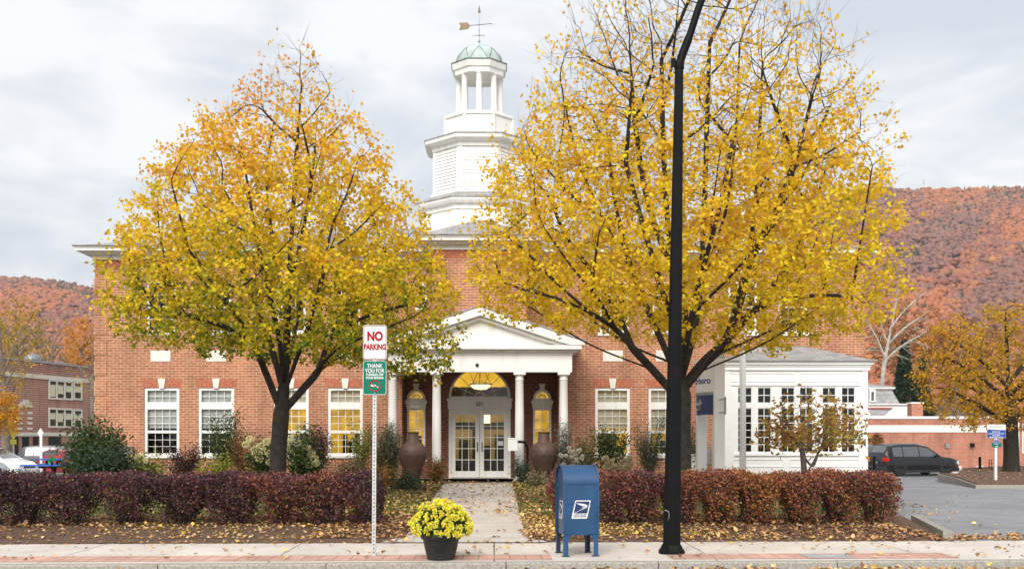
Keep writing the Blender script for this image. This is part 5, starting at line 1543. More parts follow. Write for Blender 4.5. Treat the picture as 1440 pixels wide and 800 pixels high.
# flower pot
YPOT = 14.0
pc_ = P(620,787,YPOT); pot = thing('flower_pot', 'black tub of bright yellow chrysanthemums on the pavement', 'flower pot', (pc_.x,YPOT,0))
zr1 = PZ(749,YPOT)
mb = MB(); mb.lathe([(.175,0),(.18,.012),(.200,.10),(.203,.112),(.206,.115),(.238,zr1-.075),(.262,zr1-.07),(.27,zr1-.01),(.266,zr1),(.24,zr1),(.232,zr1-.05)], (pc_.x,YPOT,0), 40)
tub = mesh('tub', mb, M['black_plastic'], pot, smooth=35)
mb = MB(); mb.lathe([(.0,zr1-.05),(.235,zr1-.045)], (pc_.x,YPOT,0), 24); mesh('soil', mb, M['soil'], pot)
rg = np.random.default_rng(77)
nF = 330; ph = rg.uniform(0,2*math.pi,nF); uu = rg.uniform(-.22,1,nF)
Rx, Rz = .375, .36; cz_ = zr1+.06
Dn = np.stack([np.sqrt(np.maximum(0,1-uu*uu))*np.cos(ph), np.sqrt(np.maximum(0,1-uu*uu))*np.sin(ph), uu],1)
FC = np.array([pc_.x,YPOT,cz_]) + Dn*np.array([Rx,Rx*.95,Rz*.98])*rg.uniform(.90,1.06,(nF,1))*(1+.06*np.sin(Dn[:,:1]*5+1)*np.sin(Dn[:,1:2]*6)+.05*np.sin(Dn[:,2:]*9+Dn[:,:1]*7))
kf = (np.sin(Dn[:,0]*8+2)*np.sin(Dn[:,2]*9+1)*np.sin(Dn[:,1]*7) > -.42) | (rg.uniform(0,1,nF) < .25); FC = FC[kf]; Dn = Dn[kf]; nF = len(FC)
m = 26
d = unit(rg.normal(size=(nF,m,3))+Dn[:,None]*1.3)
Cf = (FC[:,None]+d*.012).reshape(-1,3); dd = d.reshape(-1,3)
cb = np.where(rg.uniform(0,1,(nF,1))<.18, [[.88,.70,.08]], [[.90,.84,.11]]); cc = np.repeat(cb,m,axis=0)*(1+rg.normal(0,.08,(nF*m,1)))
V,Fi,Cc = leaf_mesh('flowers', Cf, rg.uniform(.026,.036,nF*m), np.clip(cc,0,.95), rg, droop=0, wide=.7, updir=dd*1.2)
link('flowers', npmesh('flowers',V,3,Fi,Cc,off=ORG[pot]), M['petal'], pot)
nl = 5200; d = unit(rg.normal(size=(nl,3))); d[:,2] = np.abs(d[:,2])*1.0-.28*rg.uniform(0,1,nl)
C = np.array([pc_.x,YPOT,cz_])+d*np.array([Rx*.93,Rx*.9,Rz*.92])*rg.uniform(.6,1.0,(nl,1)); C[:,2] = np.maximum(C[:,2], zr1-.06)
V,Fi,Cc = leaf_mesh('leaves', C, rg.uniform(.03,.055,nl), mixcols(C,rg,[(.02,.04,.01),(.045,.08,.02),(.09,.14,.03)],rg.uniform(0,1,nl)), rg, droop=0, wide=.5)
link('leaves', npmesh('leaves',V,3,Fi,Cc,off=ORG[pot]), M['leaf_dull'], pot)

# mailbox
mbx_c = P(812,781,14.45)
box = thing('mailbox', 'blue round-topped street mailbox on four legs', 'mailbox', (mbx_c.x,14.55,0))
Mb = Matrix.Translation(Vector((mbx_c.x,14.55,0))) @ Matrix.Rotation(R(8),4,'Z')
HWm, HD = .235, .265; zB, zT = .285, PZ(653.5,14.5)
zsp = zT-HD*.92
def mprof(s=1.0, zb=zB, n=18):
    return [(-HD*s,zb),(-HD*s,zsp)]+[(-HD*s*math.cos(math.pi*k/n), zsp+HD*.92*s*math.sin(math.pi*k/n)) for k in range(1,n)]+[(HD*s,zsp),(HD*s,zb)]
def yzprism(mb, pr, x0, x1):
    n=len(pr); mb.add([(x0,y,z) for y,z in pr]+[(x1,y,z) for y,z in pr], [tuple(range(n-1,-1,-1)), tuple(range(n,2*n))]+[(i,n+i,n+(i+1)%n,(i+1)%n)[::-1] for i in range(n)])
mb = MB(); yzprism(mb, mprof(), -HWm+.012, HWm-.012); mb.xf(Mb); mesh('body', mb, M['mailbox'], box, smooth=30)
mb = MB()      # rolled edge flanges at both ends
for x0,x1 in ((-HWm-.012,-HWm+.014),(HWm-.014,HWm+.012)):
    A = mprof(1.045, zB-.01); B = mprof(.955, zB-.01); n = len(A)
    V = [(x0,y,z) for y,z in A]+[(x1,y,z) for y,z in A]+[(x0,y,z) for y,z in B]+[(x1,y,z) for y,z in B]
    Fs = []
    for i in range(n-1): Fs += [(i,i+1,n+i+1,n+i),(i,2*n+i,2*n+i+1,i+1),(n+i,n+i+1,3*n+i+1,3*n+i)]
    mb.add(V,Fs)
mb.xf(Mb); mesh('edge_flange', mb, M['mailbox'], box, smooth=30)
mb = MB()      # corner straps and the seam of the hood
for x in (-HWm+.035, HWm-.05): mb.box(x, x+.015, -HD-.005, -HD+.01, zB+.01, zsp)
mb.box(-HWm+.03, HWm-.03, -HD-.009, -HD+.01, zsp-.012, zsp+.012)
mb.box(-HWm+.03, HWm-.03, -HD-.006, -HD+.01, zsp-.27, zsp-.262)
mb.xf(Mb); mesh('seams', mb, M['mailbox'], box)
for sx_ in (-1,1):
    for sy_ in (-1,1):
        mb = MB(); x = sx_*(HWm-.03); y = sy_*(HD-.03)
        w_ = .032
        pr = [(x-w_,-.0),(x+w_,0),(x+w_,zB+.02),(x-w_,zB+.02)]
        curve = [(x-w_*sx_*1.0, .0),(x-w_*sx_*1.0,.20),(x-w_*sx_*1.6,.25),(x-w_*sx_*3.6,zB+.012),(x+w_*sx_,zB+.012),(x+w_*sx_,0)]
        if sx_ > 0: curve = curve[::-1]
        y0_ = y-.03 if sy_ < 0 else y+.026
        mb.prism(curve, y0_, y0_+.008)
        mb.box(x+sx_*w_-(.008 if sx_>0 else 0), x+sx_*w_+(.0 if sx_>0 else .008), y-.03+.008, y+.03-.004, .003, zB+.01)
        mb.xf(Mb); lg = mesh('leg', mb, M['mailbox'] if sy_ < 0 else M['mailbox_dark'], box)  # rear legs get a darker blue, shade under the box put into colour
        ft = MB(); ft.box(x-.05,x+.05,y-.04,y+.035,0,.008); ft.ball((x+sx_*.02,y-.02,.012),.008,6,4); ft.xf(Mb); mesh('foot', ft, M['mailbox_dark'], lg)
def logo(par, Ml):
    # slanted white sticker, dark blue field, white eagle head
    sk = .22
    def S(pts, y): return [Ml @ Vector((x+sk*z, y, z)) for x,z in pts]
    A = rrect(-.108,.108,-.122,.122,.018); mb = MB(); mb.add(S(A,-.0045)+S(A,0), [tuple(range(len(A)))]+[(i,len(A)+i,len(A)+(i+1)%len(A),(i+1)%len(A)) for i in range(len(A))]); st = mesh('sticker', mb, M['sign_white'], par)
    B = [(-.092,-.052),(.092,-.052),(.092,.108),(-.092,.108)]; mb = MB(); mb.add(S(B,-.006),[(0,1,2,3)]); mesh('emblem_field', mb, M['navy'], st)
    mb = MB()
    E = [[(-.092,.085),(-.03,.082),(.03,.074),(.068,.058),(.078,.040),(.072,.028),(.03,.008),(-.092,-.050),(-.075,-.050),(.030,.022),(.046,.036),(.030,.046),(-.02,.055)],
         [(.0,.040),(.020,.040),(.033,.034),(.016,.024)]]
    for e_ in E: mb.add(S(e_,-.0075),[tuple(range(len(e_)-1,-1,-1))])
    mesh('emblem', mb, M['sign_white'], st)
    for i,(t_,zz_) in enumerate((('UNITED STATES',-.072),('POSTAL SERVICE',-.097))):
        text(t_,.026,'lettering',M['navy'],st,(0,0,0),bend=lambda p,zz_=zz_: (Ml @ Vector((p.x-.0+sk*(p.y+zz_), -.0062, p.y+zz_)))-ORG[st], extrude=0, sx=.9, bold=.0008)
logo(box, Mb @ Matrix.Translation(Vector((.0,-HD-.0005,PZ(716,14.3)))))
logo(box, Mb @ Matrix.Translation(Vector((-HWm+.011,-.02,PZ(716,14.5)))) @ Matrix.Rotation(R(-90),4,'Z'))

# street lamp
YLP = 14.66
lp0 = P(944.5,779,YLP); lp1 = P(955,96,YLP)
lamp_t = thing('street_lamp', 'tall black fluted street lamp pole with upswept arm at the kerb', 'street lamp', (lp0.x,YLP,0))
mb = MB(); n = 20; V=[]; Fs=[]
base_c = Vector((lp0.x,YLP,.09)); top_c = Vector((lp1.x,YLP,lp1.z)); H_ = 26
for i in range(H_+1):
    t = i/H_; c = base_c.lerp(top_c,t); r = .122*(1-t)+.058*t
    for k in range(n*2):
        a = math.pi*k/n; rr = r*(1.0 if k%2==0 else .955)
        V.append((c.x+rr*math.cos(a),c.y+rr*math.sin(a),c.z))
q = n*2
for i in range(H_):
    for k in range(q): Fs.append((i*q+k,i*q+(k+1)%q,(i+1)*q+(k+1)%q,(i+1)*q+k))
Fs.append(tuple(H_*q+k for k in range(q))); mb.add(V,Fs)
mesh('pole', mb, M['black_metal'], lamp_t)
mb = MB(); mb.lathe([(.185,0),(.185,.035),(.165,.06),(.155,.075),(.14,.11),(.127,.125)], (lp0.x,YLP,0), 8, A8)
for k in range(4):
    a = math.pi/4+k*math.pi/2; mb.lathe([(.03,0),(.03,.05),(.02,.06)], (lp0.x+.155*math.cos(a),YLP+.155*math.sin(a),0), 8)
mesh('base', mb, M['black_metal'], lamp_t)
mb = MB(); mb.tube(smooth_path([P(954,104,YLP),P(958,82,YLP),P(970,50,YLP),P(985,5,YLP),P(1005,-35,YLP),P(1040,-62,YLP),P(1085,-72,YLP)]), [.058]*10+[.05]*10+[.045]*11, 12)
mesh('arm', mb, M['black_metal'], lamp_t, smooth=50)
mb = MB(); mb.lathe([(.066,0),(.070,.01),(.070,.10),(.066,.11)], (lp1.x,YLP,lp1.z-.02), 16); c=P(946,88,YLP); mb.box(c.x-.02,c.x+.04,YLP-.03,YLP+.03,c.z-.06,c.z+.05); mesh('collar', mb, M['black_metal'], lamp_t, smooth=40)
c = P(1110,-74,YLP); mb = MB(); mb.bbox(c.x-.3,c.x+.4,YLP-.16,YLP+.16,c.z-.06,c.z+.07,.04); lum = mesh('lamp_head', mb, M['black_metal'], lamp_t)
mb = MB(); mb.box(c.x-.2,c.x+.3,YLP-.12,YLP+.12,c.z-.075,c.z-.061); mesh('lens', mb, M['stone'], lum)
mb = MB(); c = P(934.5,724,YLP-.12); mb.tube(smooth_path([(c.x+.0,c.y,c.z+.07),(c.x+.05,c.y-.02,c.z+.05),(c.x+.06,c.y-.02,c.z-.02),(c.x+.05,c.y,c.z-.06)]),.006,5); mesh('cable', mb, M['grey_metal'], lamp_t)

# flag pole and the white sign
YFP = 27.6
fp = thing('flag_pole', 'tall white flag pole in front of the sunroom wing', 'flag pole', (PX(1044.5,YFP),YFP,.15))
mb = MB(); mb.tube([(PX(1044.5,YFP),YFP,.1),(PX(1044.5,YFP),YFP,3.5),(PX(1045,YFP),YFP,6.0),(PX(1045.3,YFP),YFP,9.4)],[.088,.080,.062,.035],16); mesh('pole', mb, M['white_bright'], fp, smooth=50)
mb = MB(); mb.ball((PX(1045.3,YFP),YFP,9.45),.075,14,8); mesh('finial', mb, M['brass'], fp, smooth=60)
mb = MB(); mb.lathe([(.16,0),(.16,.04),(.1,.09)],(PX(1044.5,YFP),YFP,.15),16); mesh('collar', mb, M['white_bright'], fp)
mb = MB(); x = PX(1041.5,YFP); mb.tube([(x,YFP-.08,1.2),(x+.03,YFP-.06,5),(x+.05,YFP-.04,9.2)],.006,4); mesh('halyard', mb, M['sign_white'], fp)
YSG = 24.6
sgn = thing('business_sign', 'white two-post business sign with a blue banner panel beside the sunroom', 'sign', (PX(1000,YSG),YSG,.15))
ax0, ax1 = PX(1003,YSG), PX(1018,YSG)
mb = MB(); zt = PZ(497,YSG); mb.bbox(ax0,ax1,YSG-.12,YSG+.12,.05,zt-.07,.012); mb.box(ax0-.03,ax1+.03,YSG-.15,YSG+.15,zt-.07,zt-.03); mb.box(ax0-.015,ax1+.015,YSG-.135,YSG+.135,zt-.03,zt); mesh('post', mb, M['white_bright'], sgn)
YS2 = YSG+1.15; bx0,bx1 = PX(979.5,YS2), PX(993,YS2)
zt2 = PZ(506,YS2)
mb = MB(); mb.bbox(bx0,bx1,YS2-.11,YS2+.11,.05,zt2-.05,.012); mb.box(bx0-.03,bx1+.03,YS2-.14,YS2+.14,zt2-.05,zt2); mesh('post', mb, M['white_bright'], sgn)
# curved panel between the posts
pA = Vector((ax0-.005, YSG-.02)); pB = Vector((bx0-.02, YS2-.12))
mid_ = (pA+pB)/2; dirp = (pB-pA); nrm = Vector((dirp.y*-1, dirp.x)).normalized()
if nrm.y > 0: nrm = -nrm
def pan(u, off=0.0):
    p = pA + dirp*u + nrm*(.17*(1-(2*u-1)**2)+off)
    return p
def curved(nm, z0, z1, mat, par, u0=0.0, u1=1.0, off=0.0, thick=.06):
    n = 14; V=[]; Fs=[]
    for i in range(n+1):
        u = u0+(u1-u0)*i/n; a_ = pan(u,off); b_ = pan(u,off-thick)
        V += [(a_.x,a_.y,z0),(a_.x,a_.y,z1),(b_.x,b_.y,z0),(b_.x,b_.y,z1)]
    for i in range(n):
        o=i*4; Fs += [(o,o+1,o+5,o+4),(o+2,o+6,o+7,o+3),(o+1,o+3,o+7,o+5),(o,o+4,o+6,o+2)]
    Fs += [(0,2,3,1),(n*4,n*4+1,n*4+3,n*4+2)]
    mb = MB(); mb.add(V,Fs); return mesh(nm, mb, mat, par, smooth=50)
zp = [PZ(v,YSG+.5) for v in (507,556,583)]
pnl = curved('sign_panel', zp[1]+.02, zp[0], M['white_bright'], sgn)
ban = curved('banner_panel', zp[2], zp[1], M['navy'], sgn, off=-.02)
curved('trim_strip', zp[1], zp[1]+.07, M['grey_metal'], sgn, off=.004, thick=.02)
Lp = dirp.length*1.06
def wrap(z0_):
    def f(p):
        u = .90 - p.x/Lp*1.0
        u = .05 + .0 + (1-u) if False else u
        q_ = pan(min(1,max(0,u)), .006)
        return Vector((q_.x,q_.y,z0_+p.y))-ORG[pnl]
    return f
# lettering runs from the far post to the near one
def wrapL(z0_, off=.006):
    def f(p):
        u = 1.0-(p.x+Lp*.5)/Lp
        q_ = pan(min(1,max(0,u)), off); return Vector((q_.x,q_.y,z0_+p.y-.0))-ORG[pnl]
    return f
text('brattleboro', .215, 'lettering', M['sign_blue'], pnl, (0,0,0), bend=wrapL(PZ(536,YSG+.5)), extrude=0, sx=1.0, bold=.006)
text('savings & loan', .06, 'small_lettering', M['grey_ink'], pnl, (0,0,0), bend=wrapL(PZ(548,YSG+.5)), extrude=0) if False else None
mb = MB()
for pts in ([(-.30,.0),(-.26,.10),(-.22,.02),(-.27,-.03)],[(-.2,.0),(-.16,.05),(-.13,.0),(-.08,.05),(-.04,-.01),(.0,.05),(.04,0)],[(.06,-.02),(.10,.12),(.13,.01),(.2,.06)],[(-.2,-.08),(.0,-.10),(.12,-.05)]):
    pp = []
    for x,z in pts:
        q_ = pan(1-(x+Lp*.5)/Lp, -.012); pp.append((q_.x,q_.y,(zp[1]+zp[2])/2+z*1.1))
    mb.tube(smooth_path(pp), .009, 5)
mesh('script', mb, M['sign_white'], ban)
mb = MB(); c = P(1013.5,571,YSG); mb.box(c.x-.02,c.x+.02,YSG-.5,YSG-.45,c.z-.2,c.z+.2); mb.tube([(c.x-.05,YSG-.12,c.z+.15),(c.x,YSG-.45,c.z+.15)],.014,6); mb.tube([(c.x-.05,YSG-.12,c.z-.15),(c.x,YSG-.45,c.z-.15)],.014,6)
mesh('bracket', mb, M['grey_metal'], sgn)

# ------------------------------------------------------------------ cars
M['car_white'] = mk('white_car_paint', (0.72,0.73,0.74), 0.25, .02, 1, coat=.6)
M['car_silver'] = mk('silver_car_paint', (0.27,0.29,0.32), 0.28, .02, 1, metal=.35, coat=.6)
M['car_dark'] = mk('charcoal_car_paint', (0.008,0.008,0.010), 0.3, .03, 1, coat=.2)
M['car_red'] = mk('red_car_paint', (0.36,0.02,0.035), 0.25, .03, 1, coat=.7)
M['car_grey'] = mk('grey_car_paint', (0.10,0.11,0.12), 0.3, .03, 1, coat=.6)
M['car_glass'] = mk('car_glass', (0.05,0.06,0.07), 0.04, .1, 2, coat=1.0, spec=.9)
M['car_glass_light'] = mk('pale_car_glass', (0.16,0.19,0.21), 0.08, .1, 2)
M['tyre'] = mk('tyre_rubber', (0.02,0.02,0.02), .85, .2, 10)
M['rim'] = mk('alloy_rim', (0.35,0.36,0.37), .35, .1, 10, metal=.7)
M['tail'] = mk('red_lens', (0.50,0.012,0.012), .2, .05, 4)
M['headl'] = mk('clear_lens', (0.70,0.72,0.75), .15, .05, 4)
M['plastic'] = mk('black_trim', (0.022,0.022,0.024), .6, .1, 8)
def car(name, label, cat, pos, heading, paint, L, Wd, Hh, kind, plate=(.75,.78,.76), glass='car_glass'):
    """heading: degrees anticlockwise from +x; local x forward"""
    root = thing(name, label, cat, pos)
    Mc = Matrix.Translation(Vector(pos)) @ Matrix.Rotation(R(heading),4,'Z')
    h = L/2; w = Wd/2
    rw = .345 if kind != 'sedan' else .315
    zb = .24; zbelt = Hh*.60
    if kind == 'suv':    prof = [(-h,.62,.74),(-h+.06,zbelt+.03,Hh*.72),(-h+.32,zbelt+.02,Hh*.965),(-h+1.0,zbelt,Hh),(h-2.5,zbelt,Hh),(h-1.95,zbelt-.01,Hh*.95),(h-1.15,zbelt-.03,zbelt+.02),(h-.55,zbelt-.08,zbelt-.045),(h-.12,zbelt-.2,zbelt-.17),(h,.60,.68)]
    elif kind == 'wagon':prof = [(-h,.6,.72),(-h+.05,zbelt,Hh*.75),(-h+.35,zbelt,Hh*.96),(-h+1.0,zbelt,Hh),(h-2.4,zbelt,Hh*.99),(h-1.9,zbelt-.01,Hh*.93),(h-.95,zbelt-.05,zbelt-.01),(h-.4,zbelt-.16,zbelt-.13),(h-.08,zbelt-.33,zbelt-.30),(h,.5,.56)]
    else:                prof = [(-h,.55,.66),(-h+.06,zbelt-.08,zbelt+.0),(-h+.55,zbelt-.02,zbelt+.05),(-h+1.25,zbelt,Hh*.97),(-h+2.0,zbelt,Hh),(h-2.3,zbelt,Hh*.98),(h-1.9,zbelt-.01,Hh*.94),(h-1.1,zbelt-.04,zbelt),(h-.45,zbelt-.12,zbelt-.09),(h-.08,zbelt-.26,zbelt-.23),(h,.5,.56)]
    def sec(x, zbl, zt):
        e = min(1, (h-abs(x))/.55); e = 1-(1-e)**2
        wb = w*(.80+.20*e)
        cab = max(0, min(1, (zt-zbl)/(Hh-zbelt)))
        wt = wb*(.95-.20*cab)
        return [(x,-wb*.93,zb),(x,-wb,zb+.18),(x,-wb,.62 if zbl>.62 else zbl-.02),(x,-wb*.965,zbl),(x,-wt,zt-.05*cab-.006),(x,-wt*.80,zt),(x,0,zt+.015),(x,wt*.80,zt),(x,wt,zt-.05*cab-.006),(x,wb*.965,zbl),(x,wb,.62 if zbl>.62 else zbl-.02),(x,wb,zb+.18),(x,wb*.93,zb)]
    # resample stations for smoothness
    xs = [p[0] for p in prof]
    def at(x):
        for (a,b,c),(d_,e_,f_) in zip(prof, prof[1:]):
            if a <= x <= d_:
                k=(x-a)/(d_-a); return b+(e_-b)*k, c+(f_-c)*k
        return prof[-1][1:]
    st = sorted(set(xs+list(np.linspace(-h,h,23))))
    secs = [sec(x,*at(x)) for x in st]; m_ = len(secs[0])
    V=[p for s_ in secs for p in s_]; Fs=[]
    for i in range(len(secs)-1):
        for k in range(m_): Fs.append((i*m_+k,(i+1)*m_+k,(i+1)*m_+(k+1)%m_,i*m_+(k+1)%m_))
    Fs += [tuple(range(m_)), tuple((len(secs)-1)*m_+k for k in range(m_-1,-1,-1))]
    mb = MB(); mb.add(V,Fs); mb.xf(Mc); mesh('body', mb, paint, root, smooth=32)
    def side(x, z, s_):
        zbl, zt = at(x); S_ = sec(x,zbl,zt); p0,p1 = S_[3],S_[4]
        k = (z-p0[2])/max(.01,(p1[2]-p0[2])); return (x, s_*(-(p0[1]+(p1[1]-p0[1])*k)+.008), z)
    xr0 = -h+(.42 if kind!='sedan' else .98); xf1 = h-(1.42 if kind=='suv' else 1.3 if kind=='wagon' else 1.4)
    def winpoly(x0,x1,s_):
        xs_ = np.linspace(x0,x1,7); lo=[]; hi=[]
        for x in xs_:
            zbl,zt = at(x); lo.append(side(x,zbl+.035,s_)); hi.append(side(x,max(zbl+.04,zt-.13),s_))
        return lo, hi
    cuts = [xr0, -h+1.05, -h+2.05, xf1] if kind!='sedan' else [xr0,-h+2.0,-h+2.05,xf1]
    for s_ in (-1,1):
        for a_, b_ in zip(cuts, cuts[1:]):
            if b_-a_ < .2: continue
            lo,hi = winpoly(a_+.03,b_-.03,s_); n=len(lo); mb=MB(); mb.add(lo+hi,[(i,i+1,n+i+1,n+i) for i in range(n-1)]); mb.xf(Mc); mesh('side_window', mb, M[glass], root)
    # windscreen and rear window
    def cross(x0,x1,fz,nm):
        n=6; V=[]
        for x in np.linspace(x0,x1,n):
            zbl,zt = at(x); S_=sec(x,zbl,zt); V += [(x,S_[5][1]*1.0,zt+.008),(x,0,zt+.024),(x,S_[7][1],zt+.008)]
        mb=MB(); mb.add(V,[(i*3+k,i*3+3+k,i*3+4+k,i*3+1+k) for i in range(n-1) for k in range(2)]); mb.xf(Mc); mesh(nm, mb, M[glass], root)
    if kind=='suv': cross(h-1.90,h-1.22,0,'windscreen'); cross(-h+.08,-h+.30,0,'rear_window')
    elif kind=='wagon': cross(h-1.85,h-1.02,0,'windscreen'); cross(-h+.07,-h+.33,0,'rear_window')
    else: cross(h-1.85,h-1.16,0,'windscreen'); cross(-h+.62,-h+1.2,0,'rear_window')
    # sills and bumpers
    mb=MB(); mb.box(-h+.55,h-.55,-w-.004,w+.004,.20,.36)
    mb.bbox(-h-.03,-h+.2,-w*.86,w*.86,.28,.52,.03); mb.bbox(h-.2,h+.03,-w*.86,w*.86,.24,.46,.03); mb.xf(Mc); mesh('bumper_trim', mb, M['plastic'] if kind=='suv' else paint, root)
    for s_ in (-1,1):
        for x in (-h+.86, h-.92):
            mb=MB()
            def wl_(pr, yy, n=24): return pr
            prf=[(rw*.62,-.10),(rw*.9,-.11),(rw,-.07),(rw,.07),(rw*.9,.11),(rw*.62,.10)]
            Mw = Mc @ Matrix.Translation(Vector((x,s_*(w-.10),rw))) @ Matrix.Rotation(R(90),4,'X')
            mb.lathe(prf,(0,0,0),24); mb.xf(Mw); wh=mesh('wheel', mb, M['tyre'], root, smooth=40)
            rb=MB(); rb.lathe([(.05,-.09),(.05,.09)],(0,0,0),10)
            for k in range(5):
                a=2*math.pi*k/5; Mk=Matrix.Rotation(a,4,'Z'); rb.box(.04,rw*.64,-.035,.035,-.085,.085,Mk)
            rb.lathe([(rw*.60,-.095),(rw*.66,-.095),(rw*.66,.095),(rw*.60,.095)],(0,0,0),24); rb.xf(Mw); mesh('rim', rb, M['rim'], wh)
            ar=MB(); n=14
            V=[]
            for r_ in (rw*1.03,rw*1.22):
                for k in range(n+1):
                    a=R(-8)+(math.pi+R(16))*k/n; V.append((x+r_*math.cos(a), s_*(w+.004), rw+r_*math.sin(a)))
            ar.add(V,[(k,k+1,n+2+k,n+1+k) for k in range(n)]); ar.xf(Mc); mesh('wheel_arch', ar, M['plastic'], root)
    for s_ in (-1,1):
        zbl,_ = at(-h+.07)
        mb=MB(); mb.bbox(-h-.012,-h+.26,s_*w*.74-.16,s_*w*.74+.16,.80 if kind=='suv' else .72,1.0 if kind=='suv' else .86,.02); mb.xf(Mc); mesh('tail_light', mb, M['tail'], root)
        mb=MB(); zh=at(h-.2)[0]-.13; mb.bbox(h-.38,h-.015,s_*w*.70-.18,s_*w*.70+.18,zh-.07,zh+.07,.03); mb.xf(Mc); mesh('headlight', mb, M['headl'], root)
        mb=MB(); xm=h-1.55; zm=at(xm)[0]+.1; mb.bbox(xm-.08,xm+.08,s_*(w+.06)-.1,s_*(w+.06)+.1,zm-.06,zm+.08,.03); mb.xf(Mc); mesh('mirror', mb, paint if kind!='sedan' else M['plastic'], root)
    pm = mk('number_plate', plate, .4, .05, 6)
    mb=MB(); mb.box(-h-.035,-h-.03,-.16,.16,.66,.80); mb.xf(Mc); mesh('rear_plate', mb, pm, root)
    mb=MB(); mb.box(h+.031,h+.036,-.16,.16,.34,.46); mb.xf(Mc); mesh('front_plate', mb, pm, root)
    gr=MB(); gr.box(h-.03,h+.012,-w*.5,w*.5,.50,.62); gr.xf(Mc); mesh('grille', gr, M['plastic'], root)
    if kind=='suv':
        mb=MB()
        for s_ in (-1,1): mb.tube([(-h+.6,s_*w*.62,Hh+.03),(h-2.4,s_*w*.62,Hh+.03)],.02,6)
        mb.xf(Mc); mesh('roof_rails', mb, M['grey_metal'], root)
    return root
def cpos(px, Y): return (PX(px,Y), Y, lotz(Y)+.0)
car('parked_car','dark grey sport utility car in front of the low brick building','car',cpos(1284,57),15,M['car_dark'],4.6,1.86,1.70,'suv',(.12,.30,.2))
car('parked_car','second dark car mostly hidden behind the sunroom corner','car',cpos(1222,60.5),15,M['car_grey'],4.6,1.86,1.66,'suv',(.12,.30,.2))
car('parked_car','silver sedan parked nearest at the far left end of the hedge','car',cpos(-46,46),-42,M['car_silver'],4.5,1.78,1.42,'sedan',(.05,.30,.15),'car_glass_light')
car('parked_car','white wagon parked behind the silver sedan','car',cpos(-16,54),-12,M['car_white'],4.6,1.78,1.58,'wagon')
car('parked_car','white car whose roof shows above the white wagon','car',cpos(-46,60),-10,M['car_white'],4.6,1.78,1.75,'wagon')
car('parked_car','red hatchback with its rear towards the picnic table','car',cpos(107,60),72,M['car_red'],4.3,1.76,1.46,'wagon',(.05,.30,.15))
car('parked_car','dark grey car between the white wagon and the school','car',cpos(84,66),0,M['car_grey'],4.6,1.8,1.6,'wagon')

# picnic table with blue boards
YT = 37.0; zt0 = lotz(YT)
pt = thing('picnic_table', 'blue topped picnic table with black legs beside the parked cars', 'picnic table', (PX(72,YT),YT,zt0))
M['blue_plastic'] = mk('blue_plastic_boards', (0.02,0.10,0.42), .45, .1, 6)
xa,xb = PX(59,YT),PX(94,YT); zt = PZ(644,YT)
mb=MB()
for k in range(4): mb.box(xa,xb,YT-.38+k*.19,YT-.38+k*.19+.17,zt-.05,zt)
mesh('table_top', mb, M['blue_plastic'], pt)
for y in (YT-.85,YT+.65):
    mb=MB(); zs_=PZ(653,YT-.85); mb.box(PX(43,YT),PX(99,YT),y,y+.22,zs_-.05,zs_); mesh('bench', mb, M['blue_plastic'], pt)
for x in (xa+.25,xb-.25):
    mb=MB(); mb.tube([(x,YT-.75,zt0),(x,YT-.15,zt-.05)],.04,6); mb.tube([(x,YT+.75,zt0),(x,YT+.15,zt-.05)],.04,6); zs_=PZ(653,YT-.85); mb.box(x-.04,x+.04,YT-.8,YT+.8,zs_-.12,zs_-.052); mesh('leg_frame', mb, M['black_metal'], pt)
sb_ = thing('small_sign','small green sign standing in front of the picnic table','sign',(PX(72,35.5),35.5,lotz(35.5)))
c=P(72.5,646,35.5); mesh('panel', MB().bbox(c.x-.13,c.x+.13,35.48,35.5,c.z-.06,c.z+.06,.004), M['sign_green'], sb_)
mb=MB(); mb.tube([(c.x,35.52,lotz(35.5)),(c.x,35.52,c.z+.09)],.02,6); mesh('post', mb, M['black_metal'], sb_)
# road signs by the school
Yr=58.0; s1=thing('road_sign','bright yellow road sign seen nearly edge-on beside a bare trunk','sign',cpos(18,Yr))
c=P(19,598,Yr); Mx=Matrix.Translation(Vector((c.x,Yr,0)))@Matrix.Rotation(R(80),4,'Z')
za_,zb_=PZ(597.5,Yr),PZ(619,Yr); mb=MB(); mb.prism([(-.38,zb_+.42),(0,zb_+.04),(.38,zb_+.42),(0,za_)],-.01,.01); mb.xf(Mx); mesh('panel', mb, M['sign_yellow'], s1)
mb=MB(); mb.prism([(-.25,zb_-.2),(.25,zb_-.2),(.25,zb_+.05),(-.25,zb_+.05)],-.01,.01); mb.xf(Mx); mesh('plaque', mb, M['sign_yellow'], s1)
mb=MB(); mb.tube([(c.x,Yr+.04,lotz(Yr)),(c.x,Yr+.04,za_-.1)],.03,6); mesh('post', mb, M['galv'], s1)
Yr=56.0; s2=thing('road_sign','grey back of a diamond road sign behind the white wagon','sign',cpos(58,Yr))
c=P(57,608,Yr); mb=MB(); hw_=4.2/F*Yr; mb.prism([(c.x-hw_,c.z),(c.x,c.z-.3),(c.x+hw_,c.z),(c.x,c.z+.24)],Yr-.01,Yr+.01); mesh('panel', mb, M['sign_white'], s2)
mb=MB(); mb.box(PX(56.5,Yr),PX(60,Yr),Yr-.06,Yr-.02,lotz(Yr),PZ(611,Yr)); mesh('post', mb, M['sign_white'], s2)

